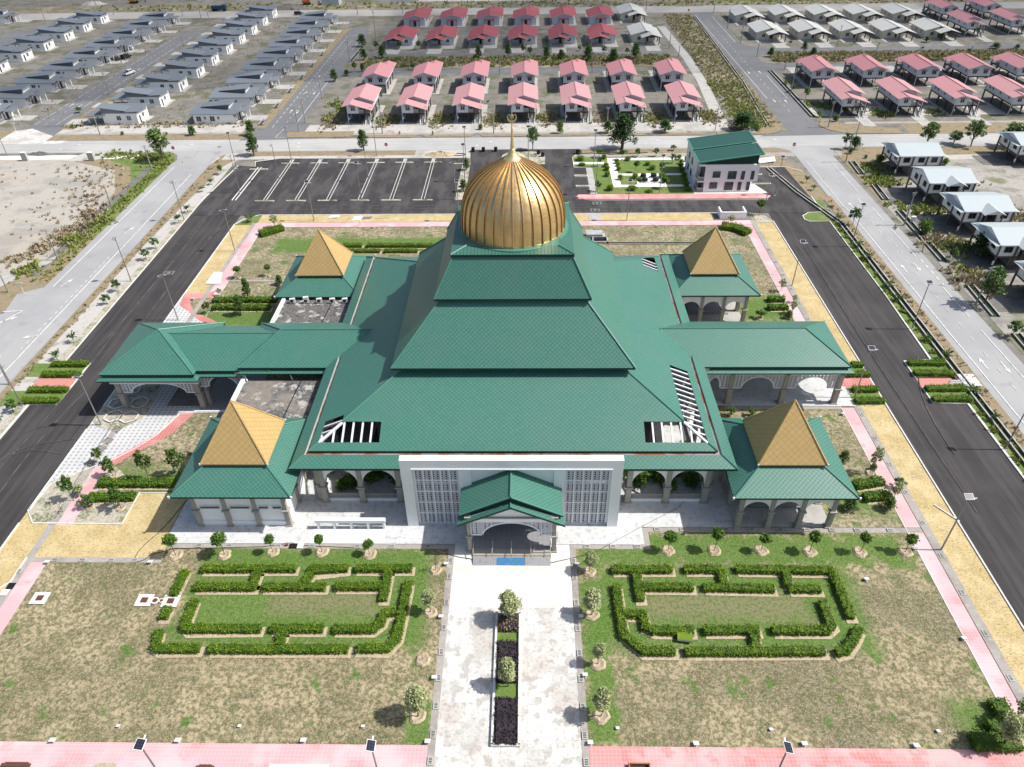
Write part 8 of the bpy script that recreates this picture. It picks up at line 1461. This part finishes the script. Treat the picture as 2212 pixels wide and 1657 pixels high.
# ------------------------------------------------------------------ people
def person(x, y, rz, top, bottom, lb, bend=0.0, s_=1.0):
    sk = [((0, 0, .82), .13), ((0, .02+bend*.3, 1.08-bend*.15), .12), ((0, .0+bend*.55, 1.32-bend*.3), .14), ((0, bend*.7, 1.43-bend*.38), .055), ((0, bend*.85, 1.58-bend*.5), .095), ((0, bend*.95, 1.68-bend*.6), .07)]
    V = [Vector(p) for p, _ in sk]; Rd = [r for _, r in sk]; E = [(0, 1), (1, 2), (2, 3), (3, 4), (4, 5)]
    def ch(base, pts):
        pr = base
        for p, r in pts: V.append(Vector(p)); Rd.append(r); E.append((pr, len(V)-1)); pr = len(V)-1
    b2 = sk[2][0]
    for s in (-1, 1):
        ch(2, [((s*.17, b2[1], b2[2]), .055), ((s*.24, b2[1]+bend*.15, b2[2]-.27), .042), ((s*.23, b2[1]+.12+bend*.3, b2[2]-.50), .032), ((s*.23, b2[1]+.14+bend*.35, b2[2]-.58), .03)])
        ch(0, [((s*.10, 0, .78), .09), ((s*.11, .02, .45), .065), ((s*.11, -.02, .09), .045), ((s*.12, .12, .04), .04)])
    me = bpy.data.meshes.new('person'); me.from_pydata([tuple(v) for v in V], E, []); ob = bpy.data.objects.new('person', me); S.collection.objects.link(ob)
    for k in (top, bottom, 'skin', 'hair'): me.materials.append(MATS[k])
    m_ = ob.modifiers.new('skin', 'SKIN'); m2 = ob.modifiers.new('sub', 'SUBSURF'); m2.levels = m2.render_levels = 1
    for i, sv in enumerate(me.skin_vertices[0].data): sv.radius = (Rd[i], Rd[i]*.8); sv.use_root = (i == 0)
    dg = bpy.context.evaluated_depsgraph_get(); me2 = bpy.data.meshes.new_from_object(ob.evaluated_get(dg)); ob.modifiers.clear(); ob.data = me2
    if len(me2.materials) < 4:
        me2.materials.clear()
        for k in (top, bottom, 'skin', 'hair'): me2.materials.append(MATS[k])
    hd = V[4]
    for pl in me2.polygons:
        c_ = pl.center; dh = (c_-hd).length
        if dh < .2: pl.material_index = 3 if (c_.z > hd.z+.02 or c_.y < hd.y-.03) else 2
        elif c_.z < .84 and abs(c_.x) < .2: pl.material_index = 1 if c_.z > .1 else 3
        elif abs(c_.x) > .2 and c_.z < b2[2]-.2: pl.material_index = 2
        else: pl.material_index = 0
    ob.location = (x, y, 0); ob.rotation_euler = (0, 0, rz); ob.scale = (s_,)*3
    return tag(ob, lb, 'person')
person(*gc(0, 0, 418, 962), radians(160), 'cloth_teal', 'cloth_dark', 'person in teal top bending over the drain by the first estate road', .8, 1.05)
person(*gc(0, 0, 655, 1108), radians(200), 'cloth_teal', 'cloth_dark', 'person in teal top bending beside a motorbike on the verge', .8, 1.05)
person(*gc(0, 0, 1262, 455), radians(90), 'cloth_dark', 'cloth_dark', 'person in dark clothes at the estate road edge', .1, .95); person(*gc(0, 0, 1052, 552), radians(0), 'cloth_teal', 'cloth_dark', 'person standing before the dark van', .1, .95)
person(*gc(0, 0, 290, 905), radians(220), 'cloth_dark', 'cloth_dark', 'left person in dark clothes under a bungalow wall at the left', .1, .95); person(*gc(0, 0, 312, 900), radians(120), 'cloth_dark', 'cloth_dark', 'right person in dark clothes under a bungalow wall at the left', .1, .95)
mx, my = gc(0, 0, 678, 1100)
t = thing('motorbike', 'dark motorbike beside the person in teal on the verge corner', 'motorbike', mx, my, 0, .5)
for xx in (-.55, .55): mb = MB(); mb.tube((xx, -.05, .28), (xx, .05, .28), .28, .28, 'rubber', 12); mb.build('wheel', t)
box_part(t, 'body', (-.5, .4, -.12, .12, .4, .7), 'car_dark'); box_part(t, 'seat', (-.5, .1, -.13, .13, .7, .8), 'rubber'); mb = MB(); mb.tube((.5, -.3, .95), (.5, .3, .95), .02, .02, 'metal_grey'); mb.tube((.5, 0, .3), (.5, 0, .95), .03, .03, 'metal_grey'); mb.build('handlebar', t)
# ------------------------------------------------------------------ drop the tree prototypes (only their copies stand in the scene)
for ps in PT.values():
    for p in ps:
        for ch in list(p.children): bpy.data.objects.remove(ch)
        bpy.data.objects.remove(p)
